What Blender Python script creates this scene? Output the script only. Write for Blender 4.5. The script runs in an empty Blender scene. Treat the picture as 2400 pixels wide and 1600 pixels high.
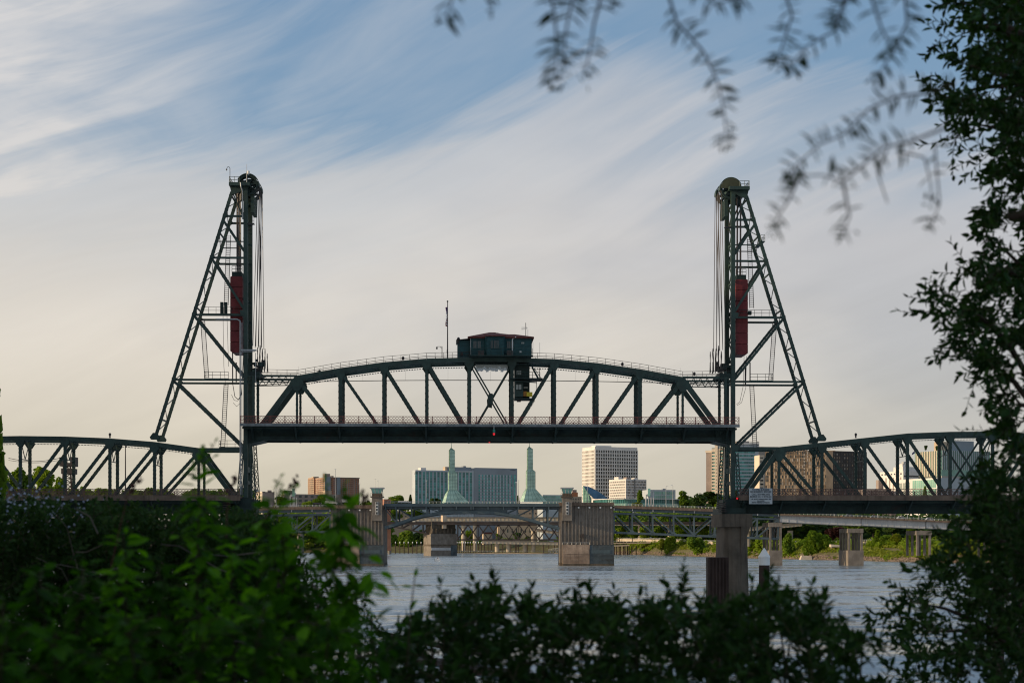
import bpy, math, random
from mathutils import Vector, Matrix, noise
R = math.radians
PI = math.pi
rnd = random.Random(7)
scn = bpy.context.scene
COL = scn.collection

# ------------------------------------------------------------------ camera
HZ = 10.7                                   # eye height above the river
FPX = 3840.0                                # focal length in photo pixels (2400 wide)
cam_d = bpy.data.cameras.new('camera')
cam = bpy.data.objects.new('camera', cam_d)
COL.objects.link(cam)
cam.location = (0, 0, HZ)
cam.rotation_euler = (R(90), 0, 0)
cam_d.sensor_width = 36.0
cam_d.lens = 57.6
cam_d.shift_y = (1270 - 800) / 2400.0
cam_d.clip_start = 0.1
cam_d.clip_end = 30000
cam_d.dof.use_dof = True
cam_d.dof.focus_distance = 255
cam_d.dof.aperture_fstop = 2.9
scn.camera = cam

# ------------------------------------------------------------------ sun, sky, exposure
SUN_EL = R(13.0)
SUN_BACK = R(9.0)                           # the sun stands left and a little behind the camera
to_sun = Vector((-math.cos(SUN_BACK) * math.cos(SUN_EL), -math.sin(SUN_BACK) * math.cos(SUN_EL), math.sin(SUN_EL)))
sd = bpy.data.lights.new('sun', 'SUN')
sd.energy = 4.7
sd.angle = R(0.5)
sd.color = (1.0, 0.77, 0.50)
sun = bpy.data.objects.new('sun', sd)
COL.objects.link(sun)
sun.location = (-200, -50, 200)
sun.rotation_euler = to_sun.to_track_quat('Z', 'Y').to_euler()

wd = bpy.data.worlds.new('World')
scn.world = wd
wd.use_nodes = True
nt = wd.node_tree
nt.nodes.clear()
class NT:
    """small helper for node graphs"""
    def __init__(s, tree): s.t = tree
    def n(s, typ, **kw):
        nd = s.t.nodes.new(typ)
        for k, v in kw.items(): setattr(nd, k, v)
        return nd
    def link(s, a, b): s.t.links.new(a, b)
    def put(s, sock, v):
        if hasattr(v, 'is_output'): s.link(v, sock)
        else: sock.default_value = v
    def math(s, op, a, b=0.0, c=0.0, clamp=False):
        nd = s.n('ShaderNodeMath', operation=op, use_clamp=clamp)
        s.put(nd.inputs[0], a); s.put(nd.inputs[1], b); s.put(nd.inputs[2], c)
        return nd.outputs[0]
    def smooth(s, x, lo, hi, a=0.0, b=1.0):
        nd = s.n('ShaderNodeMapRange', interpolation_type='SMOOTHSTEP')
        s.put(nd.inputs[0], x); s.put(nd.inputs[1], lo); s.put(nd.inputs[2], hi); s.put(nd.inputs[3], a); s.put(nd.inputs[4], b)
        return nd.outputs[0]
    def mix(s, f, a, b, mode='MIX'):
        nd = s.n('ShaderNodeMix', data_type='RGBA', blend_type=mode)
        s.put(nd.inputs[0], f); s.put(nd.inputs[6], a); s.put(nd.inputs[7], b)
        return nd.outputs[2]
    def noise(s, vec, scale, detail=4, rough=0.55, dist=0.0):
        nd = s.n('ShaderNodeTexNoise')
        s.put(nd.inputs['Vector'], vec)
        nd.inputs['Scale'].default_value = scale; nd.inputs['Detail'].default_value = detail
        nd.inputs['Roughness'].default_value = rough; nd.inputs['Distortion'].default_value = dist
        return nd.outputs['Fac']
    def comb(s, x, y, z=0.0):
        nd = s.n('ShaderNodeCombineXYZ'); s.put(nd.inputs[0], x); s.put(nd.inputs[1], y); s.put(nd.inputs[2], z)
        return nd.outputs[0]
w = NT(nt)
sky = w.n('ShaderNodeTexSky', sky_type='NISHITA', sun_disc=False)
sky.sun_elevation = SUN_EL
sky.sun_rotation = math.atan2(to_sun.x, to_sun.y)
sky.air_density = 1.0; sky.dust_density = 1.6; sky.ozone_density = 2.0; sky.altitude = 20
tc = w.n('ShaderNodeTexCoord')
sep = w.n('ShaderNodeSeparateXYZ')
w.link(tc.outputs['Generated'], sep.inputs[0])
dx, dy, dz = sep.outputs
zc = w.math('MAXIMUM', dz, 0.0)
az = w.math('ARCTAN2', dx, dy)              # 0 straight ahead, + to the right
el = w.math('ARCSINE', zc)
# high cirrus combed along slightly different bearings; everything is a function of bearing and height above the horizon
curl = w.math('MULTIPLY', w.math('SUBTRACT', w.noise(w.comb(w.math('MULTIPLY', az, 0.7), el, 14.0), 4.2, 2, 0.5), 0.5), 0.060)
def streak(rot, sx, sy, scale, seed, detail=6, dist=0.6):
    c_, s_ = math.cos(rot), math.sin(rot)
    p = w.math('ADD', w.math('MULTIPLY', az, c_), w.math('MULTIPLY', el, s_))
    q = w.math('ADD', curl, w.math('SUBTRACT', w.math('MULTIPLY', el, c_), w.math('MULTIPLY', az, s_)))
    return w.noise(w.comb(w.math('MULTIPLY', p, sx), w.math('MULTIPLY', q, sy), seed), scale, detail, 0.55, dist)
warp = w.math('MULTIPLY', w.math('SUBTRACT', w.noise(w.comb(w.math('MULTIPLY', az, 0.6), el, 3.0), 9.0, 3), 0.5), 0.055)
fine = streak(R(20), 1.0, 8.0, 4.5, 1.7, 7, 0.7)
broad = streak(R(14), 1.0, 3.6, 4.2, 5.1, 5, 0.7)
fil = streak(R(22), 1.0, 11.0, 7.5, 2.3, 8, 1.3)
soft = w.noise(w.comb(w.math('MULTIPLY', az, 0.8), w.math('MULTIPLY', el, 1.6), 9.0), 6.0, 4, 0.5, 0.5)
elw = w.math('ADD', el, w.math('ADD', warp, w.math('MULTIPLY', w.math('ADD', w.math('SUBTRACT', fine, 0.5), w.math('MULTIPLY', w.math('SUBTRACT', fil, 0.5), 0.6)), 0.060)))
# upper edge of the cirrus bank: climbs from the left to a crest right of the middle, then falls away
edge = w.math('ADD', 0.232, w.math('SUBTRACT', w.smooth(az, -0.11, 0.09, 0, 0.062), w.smooth(az, 0.11, 0.34, 0, 0.040)))
below = w.math('SUBTRACT', edge, elw)
bank = w.math('ADD', w.smooth(below, -0.026, 0.028, 0, 0.72), w.smooth(below, 0.0, 0.11, 0, 0.24))
veil = w.math('ADD', w.math('MULTIPLY', w.smooth(broad, 0.36, 0.70), 0.50), w.math('MULTIPLY', w.smooth(fine, 0.36, 0.74), 0.40))
leftw = w.smooth(az, -0.12, -0.29)
upper = w.math('MULTIPLY', veil, w.math('ADD', w.smooth(az, 0.05, -0.10, 0.16, 0.42), w.math('MULTIPLY', leftw, 0.70)))
upper = w.math('ADD', upper, w.math('MULTIPLY', leftw, 0.26))
upper = w.math('ADD', upper, w.math('MULTIPLY', w.math('SUBTRACT', fil, 0.5), w.smooth(az, 0.1, -0.25, 0.14, 0.36)))
rightgap = w.math('MULTIPLY', w.math('MULTIPLY', w.smooth(az, 0.0, 0.12), w.smooth(el, 0.165, 0.235)), w.smooth(fine, 0.66, 0.34, 0, 0.50))
dens = w.math('MAXIMUM', w.math('SUBTRACT', bank, rightgap), upper)
dens = w.math('ADD', dens, w.math('MULTIPLY', w.math('SUBTRACT', soft, 0.5), 0.10))
dens = w.math('MINIMUM', w.math('MAXIMUM', dens, 0.03), 0.96)
# cloud light: cream towards the low sun on the left and along the horizon, cooler to the right and high up
tone = w.math('ADD', w.math('MULTIPLY', az, 1.0), w.math('MULTIPLY', w.math('SUBTRACT', soft, 0.5), 0.75))
warm = w.smooth(tone, 0.30, -0.20)
cool_c = w.mix(w.smooth(el, 0.02, 0.25), (4.75, 4.8, 4.75, 1), (5.7, 5.65, 5.85, 1))
warm_c = w.mix(w.smooth(el, 0.08, 0.27), (7.9, 7.2, 6.2, 1), (6.6, 6.5, 6.5, 1))
cloud = w.mix(warm, cool_c, warm_c)
cloud = w.mix(w.math('MULTIPLY', w.smooth(el, 0.13, 0.015), w.smooth(az, 0.38, -0.05, 0.45, 0.95)), cloud, (6.5, 5.85, 4.5, 1))
bright = w.math('ADD', 0.985, w.math('ADD', w.math('MULTIPLY', w.math('SUBTRACT', broad, 0.5), 0.22), w.math('MULTIPLY', w.math('SUBTRACT', fine, 0.5), 0.18)))
cloud = w.mix(1.0, cloud, w.comb(bright, bright, bright), 'MULTIPLY')
bluec = w.mix(w.smooth(el, 0.16, 0.33), (2.75, 4.2, 5.75, 1), (2.0, 3.5, 5.4, 1))
blue = w.mix(0.75, sky.outputs[0], bluec)
skycol = w.mix(dens, blue, cloud)
bg = w.n('ShaderNodeBackground')
w.link(skycol, bg.inputs['Color'])
bg.inputs['Strength'].default_value = 0.10
wo = w.n('ShaderNodeOutputWorld')
w.link(bg.outputs[0], wo.inputs['Surface'])

scn.view_settings.view_transform = 'Standard'
scn.view_settings.look = 'None'
scn.view_settings.gamma = 1.0
scn.view_settings.use_curve_mapping = False
scn.view_settings.exposure = 0.0
scn.cycles.use_denoising = True
scn.cycles.filter_width = 1.15
scn.cycles.max_bounces = 6
scn.cycles.transparent_max_bounces = 8
# ------------------------------------------------------------------ helpers
ORG = {}
def at(u, v, Y):
    """a point seen at photo pixel (u, v) at the distance Y, in metres"""
    return Vector(((u - 1200) / FPX * Y, Y, HZ + (1270 - v) / FPX * Y))
def xz(u, Y): return (u - 1200) / FPX * Y
def vz(v, Y): return HZ + (1270 - v) / FPX * Y

class MB:
    def __init__(s): s.V = []; s.F = []
    def add(s, vs, fs):
        b = len(s.V); s.V.extend([Vector(v) for v in vs]); s.F.extend([tuple(b + i for i in f) for f in fs]); return s
    def hexa(s, p):  # 8 points: bottom ring 0-3, top ring 4-7
        return s.add(p, [(3, 2, 1, 0), (4, 5, 6, 7), (0, 1, 5, 4), (1, 2, 6, 5), (2, 3, 7, 6), (3, 0, 4, 7)])
    def box(s, x0, x1, y0, y1, z0, z1):
        return s.hexa([(x0, y0, z0), (x1, y0, z0), (x1, y1, z0), (x0, y1, z0), (x0, y0, z1), (x1, y0, z1), (x1, y1, z1), (x0, y1, z1)])
    def obox(s, o, a, b, c):  # parallelepiped from corner o along a, b, c
        o, a, b, c = map(Vector, (o, a, b, c))
        return s.hexa([o, o + a, o + a + b, o + b, o + c, o + a + c, o + a + b + c, o + b + c])
    def beam(s, p, q, w, d, side=None):
        p, q = Vector(p), Vector(q); a = q - p
        if a.length < 1e-6: return s
        a.normalize()
        if side is None:
            side = a.cross(Vector((0, 0, 1)))
            if side.length < 1e-3: side = Vector((1, 0, 0))
        side = Vector(side); side = (side - a * side.dot(a)).normalized(); n = a.cross(side)
        sw, nd = side * (w / 2), n * (d / 2)
        return s.hexa([p - sw - nd, p + sw - nd, p + sw + nd, p - sw + nd, q - sw - nd, q + sw - nd, q + sw + nd, q - sw + nd])
    def tube(s, p, q, r, n=6, r2=None):
        p, q = Vector(p), Vector(q); a = (q - p).normalized(); r2 = r if r2 is None else r2
        x = a.cross(Vector((0, 0, 1)))
        if x.length < 1e-3: x = Vector((1, 0, 0))
        x.normalize(); y = a.cross(x); vs = []
        for c, rr in ((p, r), (q, r2)):
            for i in range(n):
                t = 2 * PI * i / n; vs.append(c + x * math.cos(t) * rr + y * math.sin(t) * rr)
        fs = [(i, (i + 1) % n, n + (i + 1) % n, n + i) for i in range(n)] + [tuple(range(n - 1, -1, -1)), tuple(range(n, 2 * n))]
        return s.add(vs, fs)
    def path(s, pts, r, n=5, r2=None):
        r2 = r if r2 is None else r2; m = len(pts) - 1
        for i in range(m): s.tube(pts[i], pts[i + 1], r + (r2 - r) * i / m, n, r + (r2 - r) * (i + 1) / m)
        return s
    def prism(s, poly, ext):  # poly: list of 3-D points, extruded by ext
        n = len(poly); ext = Vector(ext); poly = [Vector(p) for p in poly]
        vs = poly + [p + ext for p in poly]
        fs = [tuple(range(n - 1, -1, -1)), tuple(range(n, 2 * n))] + [(i, (i + 1) % n, n + (i + 1) % n, n + i) for i in range(n)]
        return s.add(vs, fs)
    def lathe(s, c, prof, n=16):  # prof: (r, z) pairs
        c = Vector(c); vs = []
        for r, z in prof:
            for i in range(n):
                t = 2 * PI * i / n; vs.append(c + Vector((r * math.cos(t), r * math.sin(t), z)))
        fs = []
        for k in range(len(prof) - 1):
            for i in range(n): fs.append((k * n + i, k * n + (i + 1) % n, (k + 1) * n + (i + 1) % n, (k + 1) * n + i))
        fs += [tuple(range(n - 1, -1, -1)), tuple((len(prof) - 1) * n + i for i in range(n))]
        return s.add(vs, fs)
    def mesh(s, name, o=(0, 0, 0), mat=None, smooth=False):
        me = bpy.data.meshes.new(name); o = Vector(o)
        me.from_pydata([tuple(v - o) for v in s.V], [], s.F)
        if mat: me.materials.append(mat)
        if smooth: me.polygons.foreach_set('use_smooth', [True] * len(me.polygons))
        me.update(); return me

def props(o, label=None, cat=None, group=None, kind=None):
    if label: o['label'] = label
    if cat: o['category'] = cat
    if group: o['group'] = group
    if kind: o['kind'] = kind
    return o
def thing(name, label, cat, loc, group=None, kind=None):
    o = bpy.data.objects.new(name, None); COL.objects.link(o)
    o.location = loc; o.empty_display_size = 0.5; ORG[o.name] = Vector(loc)
    return props(o, label, cat, group, kind)
def part(mb, name, mat, parent, label=None, smooth=False, kind=None):
    if not mb.F: return None
    o = bpy.data.objects.new(name, mb.mesh(name, ORG[parent.name], mat, smooth)); COL.objects.link(o)
    o.parent = parent; ORG[o.name] = ORG[parent.name]
    return props(o, label, kind=kind)
def inst(me, name, parent, loc, rot=None, scale=None):
    """a part that shares its mesh with its likes"""
    o = bpy.data.objects.new(name, me); COL.objects.link(o); o.parent = parent
    o.location = Vector(loc) - ORG[parent.name]
    if rot is not None: o.rotation_euler = rot
    if scale is not None: o.scale = scale
    return o
def solo(mb, name, mat, label, cat, loc, group=None, kind=None, smooth=False):
    o = bpy.data.objects.new(name, mb.mesh(name, loc, mat, smooth)); COL.objects.link(o); o.location = loc
    ORG[o.name] = Vector(loc)
    return props(o, label, cat, group, kind)
def kids(o): return [c for c in o.children]
def copy_tree(o, loc, rotz=0.0, scale=None, label=None, group=None):
    c = o.copy(); COL.objects.link(c); c.location = loc; c.rotation_euler = (0, 0, rotz)
    if scale is not None: c.scale = scale if hasattr(scale, '__len__') else (scale,) * 3
    if label: c['label'] = label
    if group: c['group'] = group
    for ch in kids(o):
        d = ch.copy(); COL.objects.link(d); d.parent = c
        for g in kids(ch):
            e = g.copy(); COL.objects.link(e); e.parent = d
    return c

# ------------------------------------------------------------------ materials
def material(name, col, rough=0.6, var=0.25, scale=1.2, spec=0.4, bump=0.0, bscale=None, metal=0.0, col2=None, amount=0.5, streaks=0.0, rand=0.0):
    """a procedural surface: base colour mottled by noise, a second (dirt, rust, moss) colour in patches, streaks down the face"""
    m = bpy.data.materials.new(name); m.use_nodes = True; t = NT(m.node_tree)
    bs = m.node_tree.nodes['Principled BSDF']
    tcn = t.n('ShaderNodeTexCoord'); vec = tcn.outputs['Object']
    f = t.noise(vec, scale, 5, 0.6)
    c = tuple(col) + (1,)
    lo = tuple(x * (1 - var) for x in col) + (1,); hi = tuple(min(1, x * (1 + var)) for x in col) + (1,)
    out = t.mix(t.smooth(f, 0.3, 0.7), lo, hi)
    if col2:
        g = t.noise(vec, scale * 0.45, 6, 0.65, 0.4)
        out = t.mix(t.math('MULTIPLY', t.smooth(g, 0.62 - 0.25 * amount, 0.72), 0.85), out, tuple(col2) + (1,))
    if streaks:
        mp = t.n('ShaderNodeMapping'); t.link(vec, mp.inputs['Vector']); mp.inputs['Scale'].default_value = (1.4, 1.4, 0.09)
        g = t.noise(mp.outputs[0], 1.6, 5, 0.6)
        out = t.mix(t.math('MULTIPLY', t.smooth(g, 0.45, 0.75), streaks), out, tuple(x * 0.35 for x in col) + (1,))
    if rand:
        oi = t.n('ShaderNodeObjectInfo')
        k = t.math('ADD', 1 - rand, t.math('MULTIPLY', oi.outputs['Random'], 2 * rand))
        out = t.mix(1.0, out, t.comb(k, k, k), 'MULTIPLY')
    t.link(out, bs.inputs['Base Color'])
    bs.inputs['Roughness'].default_value = rough
    bs.inputs['Specular IOR Level'].default_value = spec
    bs.inputs['Metallic'].default_value = metal
    if bump:
        b = t.n('ShaderNodeBump'); b.inputs['Strength'].default_value = bump; b.inputs['Distance'].default_value = 0.05
        t.link(t.noise(vec, bscale or scale * 6, 4), b.inputs['Height']); t.link(b.outputs[0], bs.inputs['Normal'])
    return m
def leafmat(name, col, col2, trans=0.35, rough=0.45, spec=0.35, island=True):
    m = bpy.data.materials.new(name); m.use_nodes = True; t = NT(m.node_tree)
    bs = m.node_tree.nodes['Principled BSDF']; out = m.node_tree.nodes['Material Output']
    g = t.n('ShaderNodeNewGeometry'); oi = t.n('ShaderNodeObjectInfo')
    f = t.math('FRACT', t.math('ADD', g.outputs['Random Per Island'], oi.outputs['Random']))
    c = t.mix(f, tuple(col) + (1,), tuple(col2) + (1,))
    t.link(c, bs.inputs['Base Color']); bs.inputs['Roughness'].default_value = rough; bs.inputs['Specular IOR Level'].default_value = spec
    tr = t.n('ShaderNodeBsdfTranslucent')
    t.link(t.mix(1.0, c, (1.5, 1.6, 0.5, 1), 'MULTIPLY'), tr.inputs['Color'])
    mx = t.n('ShaderNodeMixShader'); mx.inputs[0].default_value = trans
    t.link(bs.outputs[0], mx.inputs[1]); t.link(tr.outputs[0], mx.inputs[2]); t.link(mx.outputs[0], out.inputs['Surface'])
    return m
M = {}
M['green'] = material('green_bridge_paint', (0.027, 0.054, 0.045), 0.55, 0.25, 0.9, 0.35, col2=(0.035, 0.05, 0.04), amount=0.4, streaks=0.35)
M['green_dark'] = material('shade_darkened_green', (0.016, 0.032, 0.028), 0.65, 0.3, 0.8, 0.3, col2=(0.03, 0.02, 0.015), amount=0.2)  # darker copy of the bridge green, shade put into the colour
M['rust_red'] = material('rust_red_railing_paint', (0.23, 0.068, 0.052), 0.6, 0.25, 1.5, 0.3)
M['counter'] = material('oxblood_counterweight_paint', (0.17, 0.026, 0.028), 0.6, 0.2, 0.8, 0.3, streaks=0.35)
M['rope'] = material('greased_steel_rope', (0.045, 0.035, 0.033), 0.5, 0.2, 2, 0.4)
M['deckgrey'] = material('weathered_deck_edge', (0.20, 0.215, 0.215), 0.8, 0.25, 0.7, 0.2, streaks=0.4)
M['deckbrown'] = material('stained_sidewalk_edge', (0.16, 0.115, 0.085), 0.85, 0.25, 0.6, 0.2, streaks=0.5)
M['conduit'] = material('galvanised_conduit', (0.36, 0.37, 0.37), 0.45, 0.15, 2, 0.5, metal=0.3)
M['house'] = material('teal_clapboard', (0.020, 0.075, 0.082), 0.6, 0.2, 1.3, 0.3, streaks=0.25)
M['roofred'] = material('brown_red_shingle', (0.12, 0.036, 0.028), 0.8, 0.25, 3, 0.2)
M['glass'] = material('dark_window_glass', (0.025, 0.035, 0.040), 0.12, 0.3, 0.5, 0.6, rand=0.5)
M['paleglass'] = material('pale_window_glass', (0.30, 0.33, 0.30), 0.15, 0.2, 0.5, 0.6)
M['signface'] = material('pale_sign_face', (0.40, 0.43, 0.44), 0.6, 0.06, 0.8, 0.3)
M['yellow'] = material('yellow_crate_paint', (0.55, 0.42, 0.02), 0.5, 0.12, 1.5)
M['orange'] = material('orange_crate_paint', (0.42, 0.17, 0.02), 0.5, 0.12, 1.5)
M['white'] = material('white_paint', (0.74, 0.73, 0.70), 0.55, 0.08, 1.0, 0.3)
M['rust_dull'] = material('dull_brown_railing_paint', (0.15, 0.088, 0.074), 0.7, 0.25, 1.5, 0.2)
M['twig'] = material('pale_bare_twig', (0.085, 0.078, 0.062), 0.9, 0.2, 4, 0.1)
M['ink'] = material('black_sign_lettering', (0.03, 0.045, 0.06), 0.6, 0.05, 1.0)
M['concrete'] = material('weathered_concrete', (0.185, 0.160, 0.135), 0.9, 0.22, 0.35, 0.2, bump=0.4, bscale=3, col2=(0.13, 0.12, 0.10), amount=0.5, streaks=0.5)
M['concrete_light'] = material('pale_viaduct_concrete', (0.44, 0.37, 0.28), 0.9, 0.15, 0.2, 0.2, streaks=0.35)
M['concrete_dark'] = material('dark_wet_concrete', (0.100, 0.080, 0.060), 0.85, 0.3, 0.3, 0.25, col2=(0.05, 0.06, 0.045), amount=0.5, streaks=0.6)
M['bluegrey'] = material('blue_grey_steel_paint', (0.066, 0.094, 0.106), 0.5, 0.15, 0.2, 0.35, streaks=0.25)
M['palegrey'] = material('pale_grey_girder_paint', (0.44, 0.44, 0.44), 0.55, 0.12, 0.12, 0.3, streaks=0.45)
M['darksteel'] = material('brown_black_steel', (0.055, 0.042, 0.036), 0.65, 0.25, 0.2, 0.3)
M['rusty'] = material('rusty_steel', (0.052, 0.034, 0.028), 0.8, 0.3, 0.8, 0.2, bump=0.3, col2=(0.03, 0.02, 0.018), amount=0.5, streaks=0.4)
M['asphalt'] = material('asphalt', (0.05, 0.05, 0.05), 0.9, 0.2, 0.5, 0.2)
M['fender'] = material('rust_stained_fender_board', (0.33, 0.25, 0.19), 0.85, 0.3, 0.25, 0.2, col2=(0.10, 0.055, 0.035), amount=0.75, streaks=0.5)
M['fenderblue'] = material('blue_grey_fender_board', (0.075, 0.095, 0.105), 0.8, 0.3, 0.3, 0.2, col2=(0.04, 0.035, 0.03), amount=0.5, streaks=0.5)
M['brick'] = material('sienna_brick', (0.36, 0.17, 0.105), 0.9, 0.15, 0.15, 0.2)
M['tan'] = material('tan_concrete', (0.47, 0.37, 0.27), 0.9, 0.12, 0.08, 0.2)
M['greige'] = material('greige_precast', (0.30, 0.245, 0.215), 0.9, 0.12, 0.08, 0.2)
M['offwhite'] = material('offwhite_precast', (0.66, 0.63, 0.59), 0.75, 0.07, 0.06, 0.3)
M['hotelgrey'] = material('blue_grey_panel', (0.42, 0.46, 0.49), 0.6, 0.08, 0.05, 0.3)
M['hoteldark'] = material('slate_panel', (0.24, 0.27, 0.30), 0.6, 0.1, 0.05, 0.3)
M['cream'] = material('cream_stucco', (0.62, 0.53, 0.42), 0.85, 0.08, 0.06, 0.2)
M['teal'] = material('teal_glass', (0.06, 0.25, 0.235), 0.2, 0.3, 0.3, 0.6, rand=0.4)
M['tealpale'] = material('pale_green_glass', (0.22, 0.42, 0.34), 0.2, 0.2, 0.08, 0.6, rand=0.25)
M['spire'] = material('green_spire_glass', (0.50, 0.68, 0.55), 0.22, 0.2, 0.10, 0.55)
M['spirebar'] = material('dark_green_mullion', (0.04, 0.12, 0.09), 0.5, 0.1, 0.5)
M['bluemetal'] = material('blue_metal_roof', (0.075, 0.15, 0.22), 0.45, 0.12, 0.2, 0.4)
M['brownpanel'] = material('brown_panel', (0.25, 0.185, 0.125), 0.6, 0.2, 0.12, 0.3, rand=0.5)
M['darkpanel'] = material('charcoal_panel', (0.055, 0.050, 0.048), 0.6, 0.2, 0.12, 0.3)
M['greypanel'] = material('warm_grey_panel', (0.33, 0.30, 0.27), 0.75, 0.1, 0.06, 0.2, rand=0.25)
M['orangeb'] = material('orange_cladding', (0.45, 0.16, 0.07), 0.7, 0.1, 0.1)
M['rock'] = material('riprap_rock', (0.165, 0.125, 0.095), 0.9, 0.4, 0.5, 0.2)
M['bark'] = material('grey_brown_bark', (0.055, 0.042, 0.032), 0.9, 0.3, 3, 0.15, bump=0.5)
M['stem'] = material('green_brown_stem', (0.045, 0.040, 0.022), 0.8, 0.3, 5, 0.2)
M['bud'] = material('reddish_bud', (0.075, 0.028, 0.025), 0.7, 0.2, 5, 0.2)
M['blossom'] = material('pale_blossom', (0.26, 0.28, 0.34), 0.8, 0.15, 5, 0.2)
M['car1'] = material('silver_car_paint', (0.5, 0.51, 0.52), 0.3, 0.05, 1, 0.5)
M['car2'] = material('dark_car_paint', (0.05, 0.05, 0.06), 0.3, 0.05, 1, 0.5)
M['tyre'] = material('black_rubber', (0.02, 0.02, 0.02), 0.8, 0.1, 2)
M['flagred'] = material('flag_red_cloth', (0.30, 0.03, 0.04), 0.8, 0.1, 4)
M['flagblue'] = material('flag_blue_cloth', (0.03, 0.04, 0.14), 0.8, 0.1, 4)
M['skin'] = material('skin', (0.45, 0.28, 0.2), 0.6, 0.05, 3)
M['cloth'] = material('dark_clothing', (0.10, 0.06, 0.05), 0.8, 0.1, 3)
def lamp_mat(name, col, s):
    m = bpy.data.materials.new(name); m.use_nodes = True
    b = m.node_tree.nodes['Principled BSDF']; b.inputs['Base Color'].default_value = col + (1,)
    b.inputs['Emission Color'].default_value = col + (1,); b.inputs['Emission Strength'].default_value = s
    return m
M['redlamp'] = lamp_mat('red_signal_lens', (0.8, 0.02, 0.03), 0.6)
M['tealamp'] = lamp_mat('green_signal_lens', (0.02, 0.16, 0.13), 0.08)
L = {}
L['bright'] = leafmat('sunlit_leaf', (0.115, 0.185, 0.012), (0.190, 0.250, 0.020), 0.30, 0.7, 0.1)  # greens raised so the sunlight is part of the leaf colour
L['mid'] = leafmat('mid_green_leaf', (0.075, 0.135, 0.012), (0.125, 0.185, 0.018), 0.28, 0.7, 0.1)
L['dark'] = leafmat('dark_evergreen_leaf', (0.026, 0.058, 0.014), (0.055, 0.090, 0.020), 0.15, 0.7, 0.1)
L['yellow'] = leafmat('yellow_green_leaf', (0.135, 0.170, 0.020), (0.190, 0.205, 0.034), 0.30, 0.7, 0.1)
L['purple'] = leafmat('purple_plum_leaf', (0.030, 0.012, 0.014), (0.055, 0.022, 0.020), 0.2, 0.7, 0.1)
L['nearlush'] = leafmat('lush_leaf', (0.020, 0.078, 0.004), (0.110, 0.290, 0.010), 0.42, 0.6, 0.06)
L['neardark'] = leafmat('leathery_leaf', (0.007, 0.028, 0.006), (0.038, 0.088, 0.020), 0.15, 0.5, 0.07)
L['lowlush'] = leafmat('shaded_lush_leaf', (0.010, 0.040, 0.003), (0.040, 0.125, 0.006), 0.40, 0.6, 0.06)  # lush leaf darkened, shade low in the saplings put into the colour
L['nearback'] = leafmat('shaded_small_leaf', (0.018, 0.046, 0.012), (0.036, 0.072, 0.020), 0.15, 0.75, 0.08)  # thicket leaf kept dark, its self shading put into the colour
L['locust'] = leafmat('feathery_leaflet', (0.020, 0.042, 0.020), (0.036, 0.058, 0.026), 0.2, 0.7, 0.1)
# ------------------------------------------------------------------ the green vertical lift bridge
TH = R(2.1); BA = Vector((math.cos(TH), math.sin(TH), 0)); BN = Vector((-math.sin(TH), math.cos(TH), 0)); UP = Vector((0, 0, 1))
BO = Vector((-3.255, 250, 0)); PX = 250 / FPX; W = 5.6
def B(s, t, z): return BO + BA * s + BN * t + UP * z
def bz(v): return HZ + (1270 - v) * PX
def D(du, v, t=0.0): return B(du * PX, t, bz(v))      # du: pixels from the middle of the lift span
def builtup(mb, p, q, w, d, step=0.9):
    """two channels joined by battens, as riveted members are"""
    p, q = Vector(p), Vector(q); a = (q - p); L_ = a.length; a.normalize()
    sd_ = (BN - a * BN.dot(a)).normalized(); th = 0.09
    for k in (-1, 1): mb.beam(p + sd_ * k * (w / 2 - th / 2), q + sd_ * k * (w / 2 - th / 2), th, d, sd_)
    n = max(2, int(L_ / step)); nn = a.cross(sd_)
    for i in range(n):
        c = p + a * (L_ * (i + 0.5) / n)
        for k in (-1, 1):
            e = c + nn * k * (d / 2 + 0.012)
            mb.beam(e - sd_ * (w / 2), e + sd_ * (w / 2), 0.22, 0.03, a)
    return mb
def gusset(parent, du, v, t, ru, rv, m='green'):
    """a gusset plate pair either side of a joint"""
    for k in (-0.33, 0.33):
        c = [(-ru, -rv * 0.55), (ru, -rv * 0.55), (ru * 1.25, 0), (ru * 0.45, rv), (-ru * 0.45, rv), (-ru * 1.25, 0)]
        mb = MB().prism([D(du + x, v + y, t + k - 0.02) for x, y in c], BN * 0.04)
        part(mb, 'gusset_plate', M[m], parent)
def joined(parts_):
    m = MB()
    for x in parts_: m.add(x.V, x.F)
    return m
def railing(parent, s0, s1, t, z, h=1.1, n=34, mname='rust_red', lattice=True):
    """lattice railing: each post and each lattice panel a part"""
    step = (s1 - s0) / n
    p0 = MB().beam((0, 0, -0.38), (0, 0, h + 0.06), 0.11, 0.11, BA).mesh('post', mat=M[mname])
    pm = MB()
    pm.beam((0, 0, h), BA * step + Vector((0, 0, h)), 0.07, 0.07, BN); pm.beam((0, 0, 0.10), BA * step + Vector((0, 0, 0.10)), 0.05, 0.06, BN)
    pm.beam((0, 0, h * 0.5), BA * step + Vector((0, 0, h * 0.5)), 0.03, 0.05, BN)
    if lattice:
        for row in range(2):
            a, b = 0.1 + (h - 0.1) / 2 * row, 0.1 + (h - 0.1) / 2 * (row + 1); m = 5
            for i in range(m):
                x0, x1 = BA * (step * i / m), BA * (step * (i + 1) / m)
                pm.beam(x0 + UP * a, x1 + UP * b, 0.02, 0.045, BN); pm.beam(x0 + UP * b, x1 + UP * a, 0.02, 0.045, BN)
    pme = pm.mesh('panel', mat=M[mname])
    for i in range(n + 1):
        inst(p0, 'railing_post', parent, B(s0 + i * step, t, z))
        if i < n: inst(pme, 'railing_panel', parent, B(s0 + i * step, t, z))
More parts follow.
